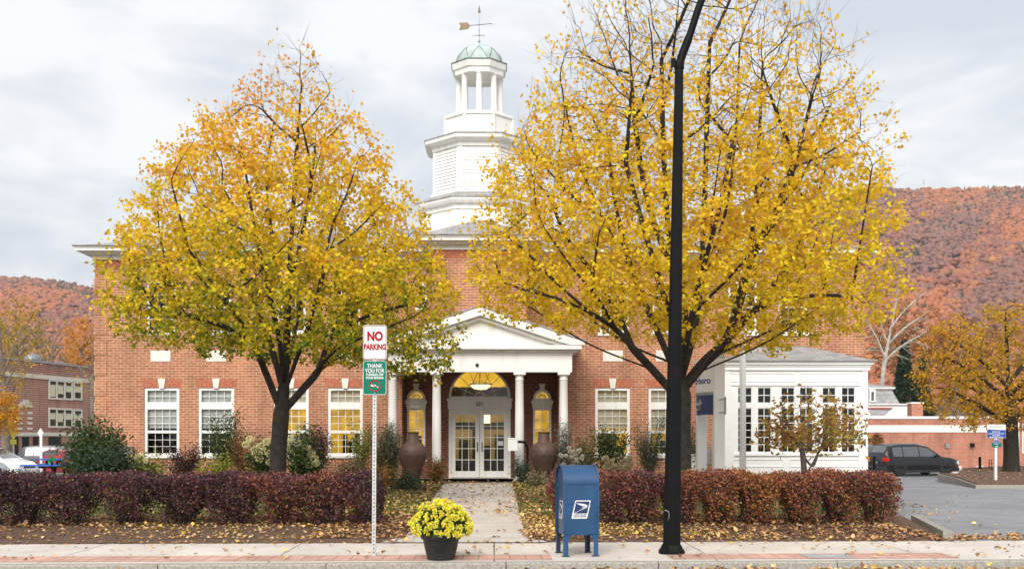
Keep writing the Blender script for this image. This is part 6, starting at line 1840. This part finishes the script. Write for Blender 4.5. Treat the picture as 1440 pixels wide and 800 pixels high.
# right-hand parking sign, bollards, cycle rack
Yp=38.6; zg=.03
ps=thing('parking_sign','white post with a blue and white parking notice on the mulch island','sign',(PX(1400.5,Yp),Yp,zg))
c0=P(1400.5,677,Yp); mb=MB(); mb.box(PX(1398.8,Yp),PX(1402.4,Yp),Yp,Yp+.09,-.1,PZ(598,Yp)); mesh('post', mb, M['sign_white'], ps)
a0,a1=PX(1387.6,Yp),PX(1414,Yp); zz0,zz1,zz2=PZ(616,Yp),PZ(603.6,Yp),PZ(596.4,Yp)
mb=MB(); mb.box(a0,a1,Yp-.02,Yp-.002,zz0,zz2); pp=mesh('notice_panel', mb, M['sign_white'], ps)
mb=MB(); nn=8; V=[(a0+.008,Yp-.0225,zz0+.008),(a1-.008,Yp-.0225,zz0+.008)]+[(a1-.008-(a1-a0-.016)*k/nn,Yp-.0225,zz1-.02+.045*((1-k/nn)*0+(k/nn)**2*.6)) for k in range(nn+1)]
mb.add(V,[tuple(range(len(V)))]); mesh('blue_field', mb, M['sign_blue'], pp)
xm_=(a0+a1)/2
text('Brattleboro',.10,'lettering',M['grey_ink'],pp,(xm_,Yp-.0235,(zz1+zz2)/2+.01),extrude=0)
for t_,f_ in (('Parking for',.20),('customers only while',.42),('conducting',.63),('bank business only',.84)):
    text(t_,.068,'lettering',M['sign_white'],pp,(xm_,Yp-.0245,zz1-.02-(zz1-zz0)*f_*.95),extrude=0,bold=.002)
c=P(1401,621,Yp); mb=MB(); mb.prism(rrect(c.x-.09,c.x+.09,c.z-.085,c.z+.085,.02),Yp-.02,Yp-.002); ip=mesh('accessible_panel', mb, M['sign_white'], ps)
mb=MB(); mb.prism(rrect(c.x-.08,c.x+.08,c.z-.075,c.z+.075,.015),Yp-.024,Yp-.0201); mesh('blue_field', mb, M['sign_blue'], ip)
mb=MB(); mb.ball((c.x-.012,Yp-.026,c.z+.048),.012,8,4); mb.tube([(c.x-.012,Yp-.026,c.z+.035),(c.x-.008,Yp-.026,c.z),(c.x+.03,Yp-.026,c.z),(c.x+.045,Yp-.026,c.z-.04)],.007,4)
mb.tube([(c.x-.02+.035*math.cos(a),Yp-.026,c.z-.02+.035*math.sin(a)) for a in np.linspace(2.2,6.4,12)],.006,4); mesh('wheelchair_symbol', mb, M['sign_white'], ip)
x0,x1,z0,z1=PX(1394.6,Yp),PX(1408,Yp),PZ(628.6,Yp),PZ(622.2,Yp)
mb=MB(); mb.prism(rrect(x0,x1,z0,z1,.012),Yp-.018,Yp-.002); gp=mesh('green_panel', mb, M['sign_green'], ps)
mb=MB(); mb.box((x0+x1)/2-.02,(x0+x1)/2+.02,Yp-.0205,Yp-.0181,z1-.07,z1-.015); mb.box((x0+x1)/2-.05,(x0+x1)/2+.05,Yp-.0205,Yp-.0181,z0+.02,z0+.045); mesh('marks', mb, M['sign_white'], gp)
for px,py0,py1,Yb,lab in ((1378,642,666,46.5,'black bollard on the mulch island left of the cycle rack'),(1229.5,641,661,45.0,'black bollard beside the rear of the dark sport utility car')):
    x=PX(px,Yb); zg_=PZ(py1,Yb); bo=thing('bollard',lab,'bollard',(x,Yb,zg_))
    r_=1.9/F*Yb*1.0; Hb=PZ(py0,Yb)-zg_; mb=MB(); mb.lathe([(r_,-.5),(r_,Hb-.04)],(x,Yb,zg_),16); mesh('post', mb, M['black_metal'], bo, smooth=40)
    mb=MB(); mb.lathe([(r_*1.04,Hb-.04),(r_*1.04,Hb-.02),(r_*.6,Hb)],(x,Yb,zg_),16); mesh('cap', mb, M['black_metal'], bo, smooth=40)
Yb=49.0; xx0,xx1=PX(1391,Yb),PX(1398,Yb); zg_=-.15
rk=thing('cycle_rack','small black cycle rack in front of the low brick wall','cycle rack',((xx0+xx1)/2,Yb,zg_))
zt=PZ(646,Yb)
mb=MB()
for x in (xx0,xx1): mb.tube([(x,Yb,zg_-.3),(x,Yb,zt)],.02,6)
mesh('posts', mb, M['black_metal'], rk)
mb=MB()
for k in range(4): z=zg_+.15+k*(zt-zg_-.17)/3; mb.tube([(xx0,Yb,z),(xx1,Yb,z)],.014,6)
mb.tube([((xx0+xx1)/2,Yb,zg_+.1),((xx0+xx1)/2,Yb,zt)],.014,6); mesh('bars', mb, M['black_metal'], rk)

# ------------------------------------------------------------------ buildings behind
YL2=66.0
lb=thing('low_brick_building','long low brick building with cream band behind the parked cars','building',(PX(1330,YL2),YL2,-.55))
xl,xr=PX(1190,YL2),PX(1700,YL2)
zt=PZ(588.5,YL2)
mb=MB(); mb.box(xl,xr,YL2,YL2+8,-1.0,zt); mesh('wall', mb, M['low_brick'], lb)
mb=MB(); mb.box(xl-.05,xr,YL2-.06,YL2+8.05,zt+.001,PZ(585,YL2)); mesh('coping', mb, M['white'], lb)
mb=MB(); mb.box(xl,PX(1412,YL2),YL2-.04,YL2+.05,PZ(607.5,YL2),PZ(597.5,YL2)); mesh('cream_band', mb, M['stone'], lb)
for px in (1331,1366.5):
    c=P(px,626,YL2); mb=MB(); mb.prism([(c.x-.12,c.z-.13),(c.x+.12,c.z-.13),(c.x+.12,c.z+.14),(c.x-.12,c.z+.14)],YL2-.16,YL2-.002); wl2=mesh('wall_light', mb, M['grey_metal'] if px<1340 else M['black_metal'], lb)
    mb=MB(); mb.box(c.x-.1,c.x+.1,YL2-.14,YL2-.02,c.z-.15,c.z-.131); mesh('lens', mb, M['stone'], wl2)
for px in (1347.5,1377.5):
    c=P(px,657,YL2); mb=MB()
    for k in range(3): mb.box(c.x-.2,c.x+.2,YL2-.03,YL2-.002,c.z-.1+k*.07,c.z-.05+k*.07)
    mesh('vent', mb, M['stone'], lb)
for px in (1429,1439):
    xx0,xx1=PX(px-1.5,YL2),PX(px+4,YL2); mb=MB(); ring_box(mb,xx0,xx1,PZ(637,YL2),PZ(590,YL2)-.15,.07,YL2-.03,YL2+.05); wn=mesh('window', mb, M['white'], lb)
    mesh('pane', MB().add([(xx0+.06,YL2-.012,PZ(637,YL2)+.06),(xx1-.06,YL2-.012,PZ(637,YL2)+.06),(xx1-.06,YL2-.012,PZ(590,YL2)-.22),(xx0+.06,YL2-.012,PZ(590,YL2)-.22)],[(0,1,2,3)]), M['car_glass'], wn)
Yh=84.0
hs=thing('mansard_house','grey mansard roofed house with a white dormer behind the low brick building','house',(PX(1235,Yh),Yh,-.6))
x0,x1=PX(1196,Yh),PX(1262,Yh)
mb=MB(); mb.box(x0+.3,x1-.1,Yh,Yh+7,-.6,PZ(567,Yh)); mesh('wall', mb, M['white'], hs)
mb=MB(); za_,zb_=PZ(567,Yh),PZ(546,Yh); V=[(x0,Yh-.2,za_),(x1+.1,Yh-.2,za_),(x1+.1,Yh+7.2,za_),(x0,Yh+7.2,za_),(x0+.5,Yh+.4,zb_),(x1-.35,Yh+.4,zb_),(x1-.35,Yh+6.6,zb_),(x0+.5,Yh+6.6,zb_)]
mb.add(V,[(0,1,5,4),(1,2,6,5),(2,3,7,6),(3,0,4,7),(3,2,1,0)]); mesh('mansard_roof', mb, M['shingle'], hs)
mb=MB(); mb.box(x0+.3,x1-.1,Yh+.2,Yh+6.8,zb_+.001,zb_+.16); mesh('cornice', mb, M['white'], hs)
mb=MB(); q0,q1=x0+.25,x1-.05; zz_=PZ(535,Yh); ym_=Yh+3.5; mb.add([(q0,Yh+.15,zb_+.16),(q1,Yh+.15,zb_+.16),(q1,Yh+6.85,zb_+.16),(q0,Yh+6.85,zb_+.16),(q0+1.6,ym_,zz_),(q1-1.6,ym_,zz_)],[(0,1,5,4),(1,2,5),(2,3,4,5),(3,0,4)]); mesh('upper_roof', mb, M['shingle'], hs)
mb=MB(); d0,d1=PX(1222,Yh),PX(1229.5,Yh); ring_box(mb,d0,d1,PZ(565,Yh),PZ(549,Yh),.09,Yh-.25,Yh+.5); mb.prism([(d0-.08,PZ(549,Yh)),(d1+.08,PZ(549,Yh)),((d0+d1)/2,PZ(546,Yh))],Yh-.28,Yh+.5); dm=mesh('dormer', mb, M['white'], hs)
mesh('pane', MB().add([(d0+.08,Yh-.1,PZ(565,Yh)+.08),(d1-.08,Yh-.1,PZ(565,Yh)+.08),(d1-.08,Yh-.1,PZ(549,Yh)-.08),(d0+.08,Yh-.1,PZ(549,Yh)-.08)],[(0,1,2,3)]), M['car_glass'], dm)
Yh=77.0
an=thing('white_annex','white flat roofed annex with a red edge just behind the low brick wall','building',(PX(1250,Yh),Yh,-.6))
mb=MB(); mb.box(PX(1200,Yh),PX(1284,Yh),Yh,Yh+5,-.6,PZ(569,Yh)); mesh('wall', mb, M['white'], an)
mb=MB(); mb.box(PX(1200,Yh),PX(1254,Yh),Yh-.12,Yh+.1,PZ(574.5,Yh),PZ(573,Yh)); mesh('red_edge', mb, M['sign_red'], an)
mb=MB(); mb.add([(PX(1224,Yh),Yh-.01,PZ(584,Yh)),(PX(1244,Yh),Yh-.01,PZ(584,Yh)),(PX(1252,Yh),Yh-.01,PZ(576,Yh)),(PX(1224,Yh),Yh-.01,PZ(576,Yh))],[(0,1,2,3)]); mesh('shutter', mb, M['grey_ink'], an)
mb=MB(); mb.box(PX(1200,Yh)-.1,PX(1288,Yh),Yh-.15,Yh+5.1,PZ(569,Yh)+.001,PZ(567,Yh)); mesh('roof_edge', mb, M['sign_white'], an)
Yh=74.0
ch=thing('brick_chimney','square brick chimney rising beside the white annex','chimney',(PX(1290,Yh),Yh,-.6))
mb=MB(); mb.box(PX(1282,Yh),PX(1298,Yh),Yh,Yh+.8,-.6,PZ(567,Yh)); mesh('stack', mb, M['low_brick'], ch)
mb=MB(); mb.box(PX(1281,Yh),PX(1299,Yh),Yh-.05,Yh+.85,PZ(567,Yh)+.001,PZ(565,Yh)); mesh('cap', mb, M['stone'], ch)

# school on the left: its front runs away to the right
sA=P(26,612,76); sB=P(120,612,84); ds=Vector((sB.x-sA.x,sB.y-sA.y,0)); Ls=ds.length; us=ds/Ls; ns=Vector((us.y,-us.x,0))
def sch(px,py):
    a=(px-720)/F; b=(HZ-py)/F; D=Vector((ST+a*CT,CT-a*ST,0)); det=-D.x*us.y+us.x*D.y
    t=(-sA.x*us.y+us.x*sA.y)/det
    s_=(D.x*t-sA.x)*us.x+(D.y*t-sA.y)*us.y
    return s_, EYE+t*b
Mq=Matrix(((us.x,-ns.x,0,sA.x),(us.y,-ns.y,0,sA.y),(0,0,1,0),(0,0,0,1)))    # local x along the front, local y into the building
so=thing('school_building','long two-storey red brick school with white bands and tall windows','building',(sA.x,sA.y,-.6))
so_t=sch(26,507)[1]
s0,s1=-22.0,sch(134,560)[0]+3.0
def sbox(nm,a,b,y0,y1,z0,z1,mat,par=so):
    mb=MB(); mb.box(a,b,y0,y1,z0,z1); mb.xf(Mq); return mesh(nm,mb,mat,par)
# brick texture needs the wall's own axes: build it in local space and place the object
def local_mesh(nm, mb, mat, par):
    me=bpy.data.meshes.new(nm); me.from_pydata(mb.v,[],mb.f); me.update()
    o=link(nm,me,mat,par); o.matrix_local=Matrix.Translation(-ORG[par]) @ Mq; ORG[o]=Vector((0,0,0)); return o
mb=MB(); mb.box(s0,s1,0,14,-1.0,so_t); local_mesh('wall',mb,M['school_brick'],so)
sbox('coping',s0-.1,s1+.1,-.12,14.1,so_t+.001,so_t+.14,M['grey_ink'])
zb1=sch(26,524)[1]
sbox('white_band',s0,s1,-.08,.05,zb1-.30,zb1-.0,M['stone'])
sbox('white_band',s0,s1,-.06,.05,sch(40,612)[1]-.04,sch(40,609)[1]+.06,M['stone'])
def swin(x0,x1,y0,y1,cols_,rows):
    a,zb_=sch(x0,y1); b,_=sch(x1,y1); zt_=sch(x0,y0)[1]
    mb=MB(); ring_box(mb,a,b,zb_,zt_,.13,-.07,.06); 
    for i in range(1,cols_): x=a+(b-a)*i/cols_; mb.box(x-.09,x+.09,-.05,.05,zb_+.13,zt_-.13)
    mb.box(a+.13,b-.13,-.03,.04,zt_-(zt_-zb_)*.30,zt_-(zt_-zb_)*.26)
    mb.xf(Mq); wn=mesh('window',mb,M['stone'],so)
    mb=MB(); mb.add([(a+.1,-.008,zb_+.1),(b-.1,-.008,zb_+.1),(b-.1,-.008,zt_-.1),(a+.1,-.008,zt_-.1)],[(0,1,2,3)]); mb.xf(Mq); mesh('pane',mb,M['brown_room'],wn)
    mb=MB(); H_=zt_-zb_
    for i in range(cols_):
        xa_=a+(b-a)*i/cols_+.16; xb_=a+(b-a)*(i+1)/cols_-.16
        zl_=zb_+H_*(rnd.choice([.14,.3,.42])); mb.box(xa_,xb_,-.02,-.012,zl_,zt_-H_*.31)
    mb.xf(Mq); mesh('shade',mb,M['blind_cream'],wn)
swin(68,101.5,533,561,3,2); swin(68,101.5,573,601,3,2); swin(103,115,536,562,1,2); swin(103,115,575,602,1,2)
swin(-60,-20,528,560,3,2); swin(-60,-20,572,603,3,2)
for px in (25,39):
    for py in (579.5,587,594,601.5):
        a,z=sch(px,py); b,_=sch(px+6,py); sbox('stone_block',a,b,-.05,.02,z-.13,z+.04,M['stone'])
a,z=sch(27,572); b,_=sch(45,572); zt_=sch(30,562)[1]
mb=MB(); mb.box(a,b,-.06,.02,z,z+.2); mb.box(a+(b-a)*.3,a+(b-a)*.7,-.07,.02,z+.2,zt_); mb.box(a+(b-a)*.1,a+(b-a)*.22,-.06,.02,z+.2,z+.35); mb.box(a+(b-a)*.78,a+(b-a)*.9,-.06,.02,z+.2,z+.35); mb.xf(Mq); mesh('ornament',mb,M['stone'],so)
for x0,x1 in ((20,26),(31,41),(46,54),(68,86),(-30,-12)):
    a,z=sch(x0,625); b,_=sch(x1,625); sbox('basement_window',a,b,-.01,.05,-.5,sch(x0,614)[1],M['dark_room'])
mb=MB(); a,z=sch(4,507); 
for i,(px,py) in enumerate(((4,505),(96,513))):
    a,z=sch(px,py); mb=MB(); mb.lathe([(.45,0),(.45,.5),(.62,.52),(.6,.75),(.3,.95)],(a,3,so_t),14); mb.xf(Mq); mesh('roof_vent',mb,M['grey_metal'],so)

# ------------------------------------------------------------------ trees in the distance and on the island
def ftree(label, Y, pxc, trunk_py, tab, nA, rtr, leaves, ls, pal, w0, seed, bark='bark_grey', limbs=None, name='autumn_tree', depth=.8, step=.25, up=.12, zbase=None, rt=.012, jit=.25):
    zb = zbase if zbase is not None else lotz(Y)
    base_py = HZ-(zb-EYE)*F/Y
    yt, ym2 = trunk_py, (trunk_py+tab[0][0])/2
    cx = (tab[len(tab)//2][1]+tab[len(tab)//2][2])/2
    tr = [(pxc,base_py+2,0),(pxc,(base_py+yt)/2,0),(pxc+(cx-pxc)*.1,yt,0),(pxc+(cx-pxc)*.6,ym2,0.1),(cx,tab[0][0]+12,.1)]
    rg = np.random.default_rng(seed); pths=[tr]
    for k in range(limbs or 5):
        l,r = in_profile(tab, tab[0][0]+(tab[-1][0]-tab[0][0])*(.35+.6*k/(limbs or 5))); fx = (l if k%2 else r); py=tab[0][0]+(tab[-1][0]-tab[0][0])*(.15+.6*k/(limbs or 5))
        fx = cx+(fx-cx)*.75
        y0 = yt-(yt-ym2)*.8*(1-k/(limbs or 5)); px0 = pxc+(cx-pxc)*.3*(1-k/(limbs or 5))
        d_=rg.uniform(-1,1)*(tab[len(tab)//2][2]-cx)/F*Y*.6
        pths.append([(px0,y0,0),(px0+(fx-px0)*.45,y0-(y0-py)*.55,d_*.5),(fx,py,d_)])
    def cf(C, rg): return mixcols(C, rg, pal, w0+.25*lump(C,.9,seed)+rg.normal(0,.18,len(C)), .18)
    return big_tree(name,label,'tree',Y,None,pths,tab,depth,nA,step,step*9,step*1.6,up,rt,rtr,leaves,ls,cf,lambda p:1.0,M[bark],seed,flare=.35,wide=.65)
ORANGE=[(.20,.17,.025),(.50,.33,.025),(.72,.40,.03),(.70,.28,.035)]
ftree('wide orange gold tree beside the blue parking notice',46,1422,612,[(425,1385,1450),(440,1340,1490),(465,1305,1525),(500,1285,1545),(535,1278,1550),(565,1290,1540),(590,1310,1520),(606,1340,1480)],1500,.32,15000,.13,ORANGE,.55,41,bark='bark',limbs=8,zbase=.03,step=.2)
ftree('bare grey tree with a few yellow leaves in front of the school',60,9,590,[(428,-5,28),(450,-40,45),(490,-55,52),(530,-60,56),(570,-50,50),(595,-30,40)],420,.28,1300,.16,ORANGE,.4,42,limbs=6,step=.3)
ftree('slim bare tree leaning at the corner of the school',70,131,560,[(450,112,150),(480,95,165),(520,88,170),(560,100,160)],330,.2,250,.15,ORANGE,.6,43,limbs=5,step=.3)
ftree('small golden tree at the far left edge beside the silver sedan',56,-8,600,[(545,-25,10),(565,-35,22),(590,-40,30),(612,-30,24)],200,.12,2600,.14,ORANGE,.75,44,limbs=4,step=.25)
ftree('yellow autumn tree rising behind the flat school roof',105,22,520,[(420,5,45),(440,-15,62),(480,-25,70),(520,-20,60)],500,.35,2600,.22,ORANGE,.3,45,limbs=6,step=.45,zbase=-.9,rt=.02)
ftree('orange autumn tree behind the far end of the school',115,112,520,[(448,102,128),(465,90,150),(500,85,160),(530,95,150)],420,.3,2600,.24,[(.5,.2,.03),(.7,.28,.02),(.75,.33,.03)],.6,46,limbs=6,step=.45,zbase=-.9,rt=.02)
ftree('bare brown tree on the slope behind the school',130,72,520,[(440,58,92),(470,45,105),(510,45,105)],420,.3,350,.22,ORANGE,.7,47,limbs=6,step=.5,zbase=-.9,rt=.022)
ftree('pale bare sycamore beyond the end of the brick building',88,1240,520,[(392,1262,1300),(420,1230,1312),(455,1210,1318),(490,1205,1312),(515,1215,1290)],1300,.19,0,.2,ORANGE,.5,48,bark='bark_white',limbs=5,step=.34,zbase=-.6,rt=.026,jit=.5,name='bare_tree')
ftree('rusty orange tree behind the pale sycamore',125,1262,530,[(425,1245,1300),(450,1225,1325),(490,1215,1335),(530,1225,1320)],500,.35,4200,.3,[(.28,.11,.05),(.42,.18,.05),(.5,.26,.05)],.4,49,limbs=7,step=.5,zbase=-.8,rt=.02)
ftree('rusty brown tree behind the orange gold tree',120,1345,530,[(445,1320,1375),(470,1300,1410),(510,1295,1420),(545,1305,1400)],500,.35,4200,.3,[(.25,.11,.06),(.38,.17,.06),(.45,.24,.05)],.4,51,limbs=7,step=.5,zbase=-.8,rt=.02)
def conifer(label, px, py0, Y, hw, seed):
    rg=np.random.default_rng(seed); x=PX(px,Y); zb=-.8; H=PZ(py0,Y)-zb; root=thing('conifer_tree',label,'tree',(x,Y,zb))
    mb=MB(); mb.tube([(x,Y,zb),(x,Y,zb+H*.98)],[.25,.03],8); mesh('trunk',mb,M['bark'],root)
    n=9000; t=rg.uniform(0,1,n)**.7; lay=np.floor(t*13)/13; rr=hw/F*Y*(1-lay*.0-t)*1.15+.1; a=rg.uniform(0,6.28,n); q=np.sqrt(rg.uniform(.15,1,n))
    C=np.stack([x+rr*q*np.cos(a),Y+rr*q*np.sin(a),zb+.8+(H-.8)*t-.35*q*rr/2],1)
    V,Fi,Cc=leaf_mesh('crown',C,rg.uniform(.2,.4,n),mixcols(C,rg,[(.010,.022,.012),(.02,.042,.02),(.04,.07,.03)],rg.uniform(0,1,n)),rg,droop=.3,wide=.35)
    link('crown',npmesh('crown',V,3,Fi,Cc,off=ORG[root]),M['leaf_dull'],root)
conifer('dark green conifer behind the mansard house',1272,478,98,30,61)
conifer('shorter dark conifer between the house and the orange gold tree',1296,505,104,24,62)
ftree('rust coloured shrub behind the dark sport utility car',63.5,1232,615,[(612,1225,1238),(618,1220,1244),(626,1221,1242)],60,.05,700,.12,[(.2,.1,.04),(.35,.17,.04)],.5,63,limbs=3,step=.12,name='autumn_shrub',rt=.008)
# mast on the ridge
mp=hill_at(1299,RR); ma=thing('radio_mast','thin radio mast standing on the wooded ridge','mast',tuple(mp))
mb=MB(); mb.tube([mp,mp+Vector((0,0,19))],[.5,.25],5); mesh('pole',mb,M['grey_metal'],ma)
mb=MB(); mb.box(mp.x-.9,mp.x+.9,mp.y-.5,mp.y+.5,mp.z+13,mp.z+14.2); mb.box(mp.x-.7,mp.x+.7,mp.y-.5,mp.y+.5,mp.z+16,mp.z+17.2); mesh('antennas',mb,M['grey_metal'],ma)

# ------------------------------------------------------------------ grass and fallen leaves (nobody could count them)
rg=np.random.default_rng(99)
def grass():
    n=70000; x=rg.uniform(-11,9.5,n); y=20.4+rg.uniform(0,1,n)**1.2*10
    nearwalk=np.minimum(np.abs(x-WX0),np.abs(x-WX1)); inw=(x>WX0)&(x<WX1)
    keep=~inw&((nearwalk<3.2)|(rg.uniform(0,1,n)<.35))&(x<kerbB.x-.5+(y-20.4)*.25); x=x[keep];y=y[keep];n=len(x)
    z=0.28*np.clip((y-16.6)/14,0,1)
    C=np.stack([x,y,z],1)
    cols=mixcols(C,rg,[(.06,.10,.015),(.12,.17,.03),(.24,.23,.06)],.5+.3*np.sin(x*1.3)*np.sin(y*1.7)+rg.normal(0,.2,n))
    V,Fi,Cc=leaf_mesh('grass',C,rg.uniform(.05,.10,n),cols,rg,droop=0,wide=.16,updir=np.array([0,0,1.3]))
    o=link('grass',npmesh('grass',V,3,Fi,Cc),M['leaf_dull']); props(o,'short green lawn grass between the hedges and the entrance','grass',kind='stuff')
grass()
FALL=[(.14,.065,.04),(.34,.17,.08),(.52,.32,.15),(.62,.43,.21),(.66,.44,.10)]
def inpoly(x,y,pg):
    c=False; j=len(pg)-1
    for i in range(len(pg)):
        (xi,yi),(xj,yj)=pg[i],pg[j]
        if (yi>y)!=(yj>y) and x<(xj-xi)*(y-yi)/(yj-yi)+xi: c=not c
        j=i
    return c
def fallen():
    Cs=[]
    def area(n,x0,x1,y0,y1,zf_,fn=None):
        x=rg.uniform(x0,x1,n);y=rg.uniform(y0,y1,n)
        if fn is not None: k=rg.uniform(0,1,n)<fn(x,y); x=x[k];y=y[k]
        z=np.array([zf_(a,b) for a,b in zip(x,y)])
        Cs.append(np.stack([x,y,z+rg.uniform(.004,.03,len(x))],1))
    clump=lambda x,y: .5+.5*np.sin(x*1.9+y)*np.sin(y*2.3-x*.7)
    area(9500,WX0-4.2,WX0,20.2,30.3,lambda x,y:yardz(y)+.02,lambda x,y:(.25+.75*clump(x,y))*np.clip(1.15-(WX0-x)/4,0,1))
    area(9500,WX1,WX1+4.2,20.2,30.3,lambda x,y:yardz(y)+.02,lambda x,y:(.25+.75*clump(x,y))*np.clip(1.15-(x-WX1)/4,0,1))
    area(5000,-11,9,20.2,30.5,lambda x,y:yardz(y)+.02)
    # mulch under and before the hedges
    area(8000,-10,WX0,16.6,20.3,lambda x,y:yardz(y)+.012,lambda x,y:np.where(y<16.35+.02*x+.45,.75,np.where(y>18.2,.5,.18)))
    area(8500,WX1,kerbA.x,16.4,20.3,lambda x,y:yardz(y)+.012,lambda x,y:(.35+.4*clump(x,y))*np.where(x>kerbA.x+(kerbB.x-kerbA.x)*(y-kerbA.y)/(kerbB.y-kerbA.y)-.12,0,1))
    area(900,WX0-1.5,WX0,16.6,20.3,lambda x,y:yardz(y)+.014); area(900,WX1,WX1+1.2,16.6,20.3,lambda x,y:yardz(y)+.014)
    # walk
    area(900,WX0,WX1,16.6,30.2,lambda x,y:yardz(y)+.014,lambda x,y:np.clip(.18+.5*np.maximum((WX0+.45-x)/.45,(x-WX1+.45)/.45),.12,1)*.6)
    # pavement, gutter, road
    area(230,-8,9,13.9,16.3,lambda x,y:.001)
    area(420,-8,8,16.0,16.45,lambda x,y:.004,lambda x,y:np.where(np.abs(y-16.15-.02*x)<.12,1,.1))
    area(2600,0,12,13.1,13.57,lambda x,y:-.112+rg.uniform(0,.03),lambda x,y:np.where(y<13.56+.02*x,.25+.75*clump(x*1.4,y),0)*np.clip(.35+x/8,0.2,1))
    area(250,-9,1,13.1,13.5,lambda x,y:-.112)
    # driveway
    area(800,kerbB.x+.2,20,16.4,30,lambda x,y:lotz(y)-.004,lambda x,y:np.clip(.7*np.exp(-(x-kerbB.x-.3)/1.6)+.5*np.exp(-(y-16.4)/1.1)+.06,0,1))
    area(700,kerbA.x-.3,kerbA.x+3.2,16.3,17.2,lambda x,y:lotz(y)-.004)
    # island
    p0=G(1330,672,-.1)
    area(2200,15,33,36.5,50,lambda x,y:-.02+max(0,y-36)*.009,lambda x,y:np.array([.7 if inpoly(a,b,poly2) else 0 for a,b in zip(x,y)]))
    C=np.concatenate(Cs); n=len(C)
    cols=mixcols(C,rg,FALL,.5+.25*np.sin(C[:,0]*.9+C[:,1]*.7)+rg.normal(0,.28,n),.22)
    V,Fi,Cc=leaf_mesh('fallen_leaves',C,rg.uniform(.05,.105,n),cols,rg,wide=.8,fold=.5,flat=True)
    V[:,2]=np.maximum(V[:,2],np.repeat(C[:,2],4)-.004)
    o=link('fallen_leaves',npmesh('fallen_leaves',V,3,Fi,Cc),M['fallen']); props(o,'fallen yellow and brown leaves scattered on lawn, mulch and pavement','leaves',kind='stuff')
fallen()
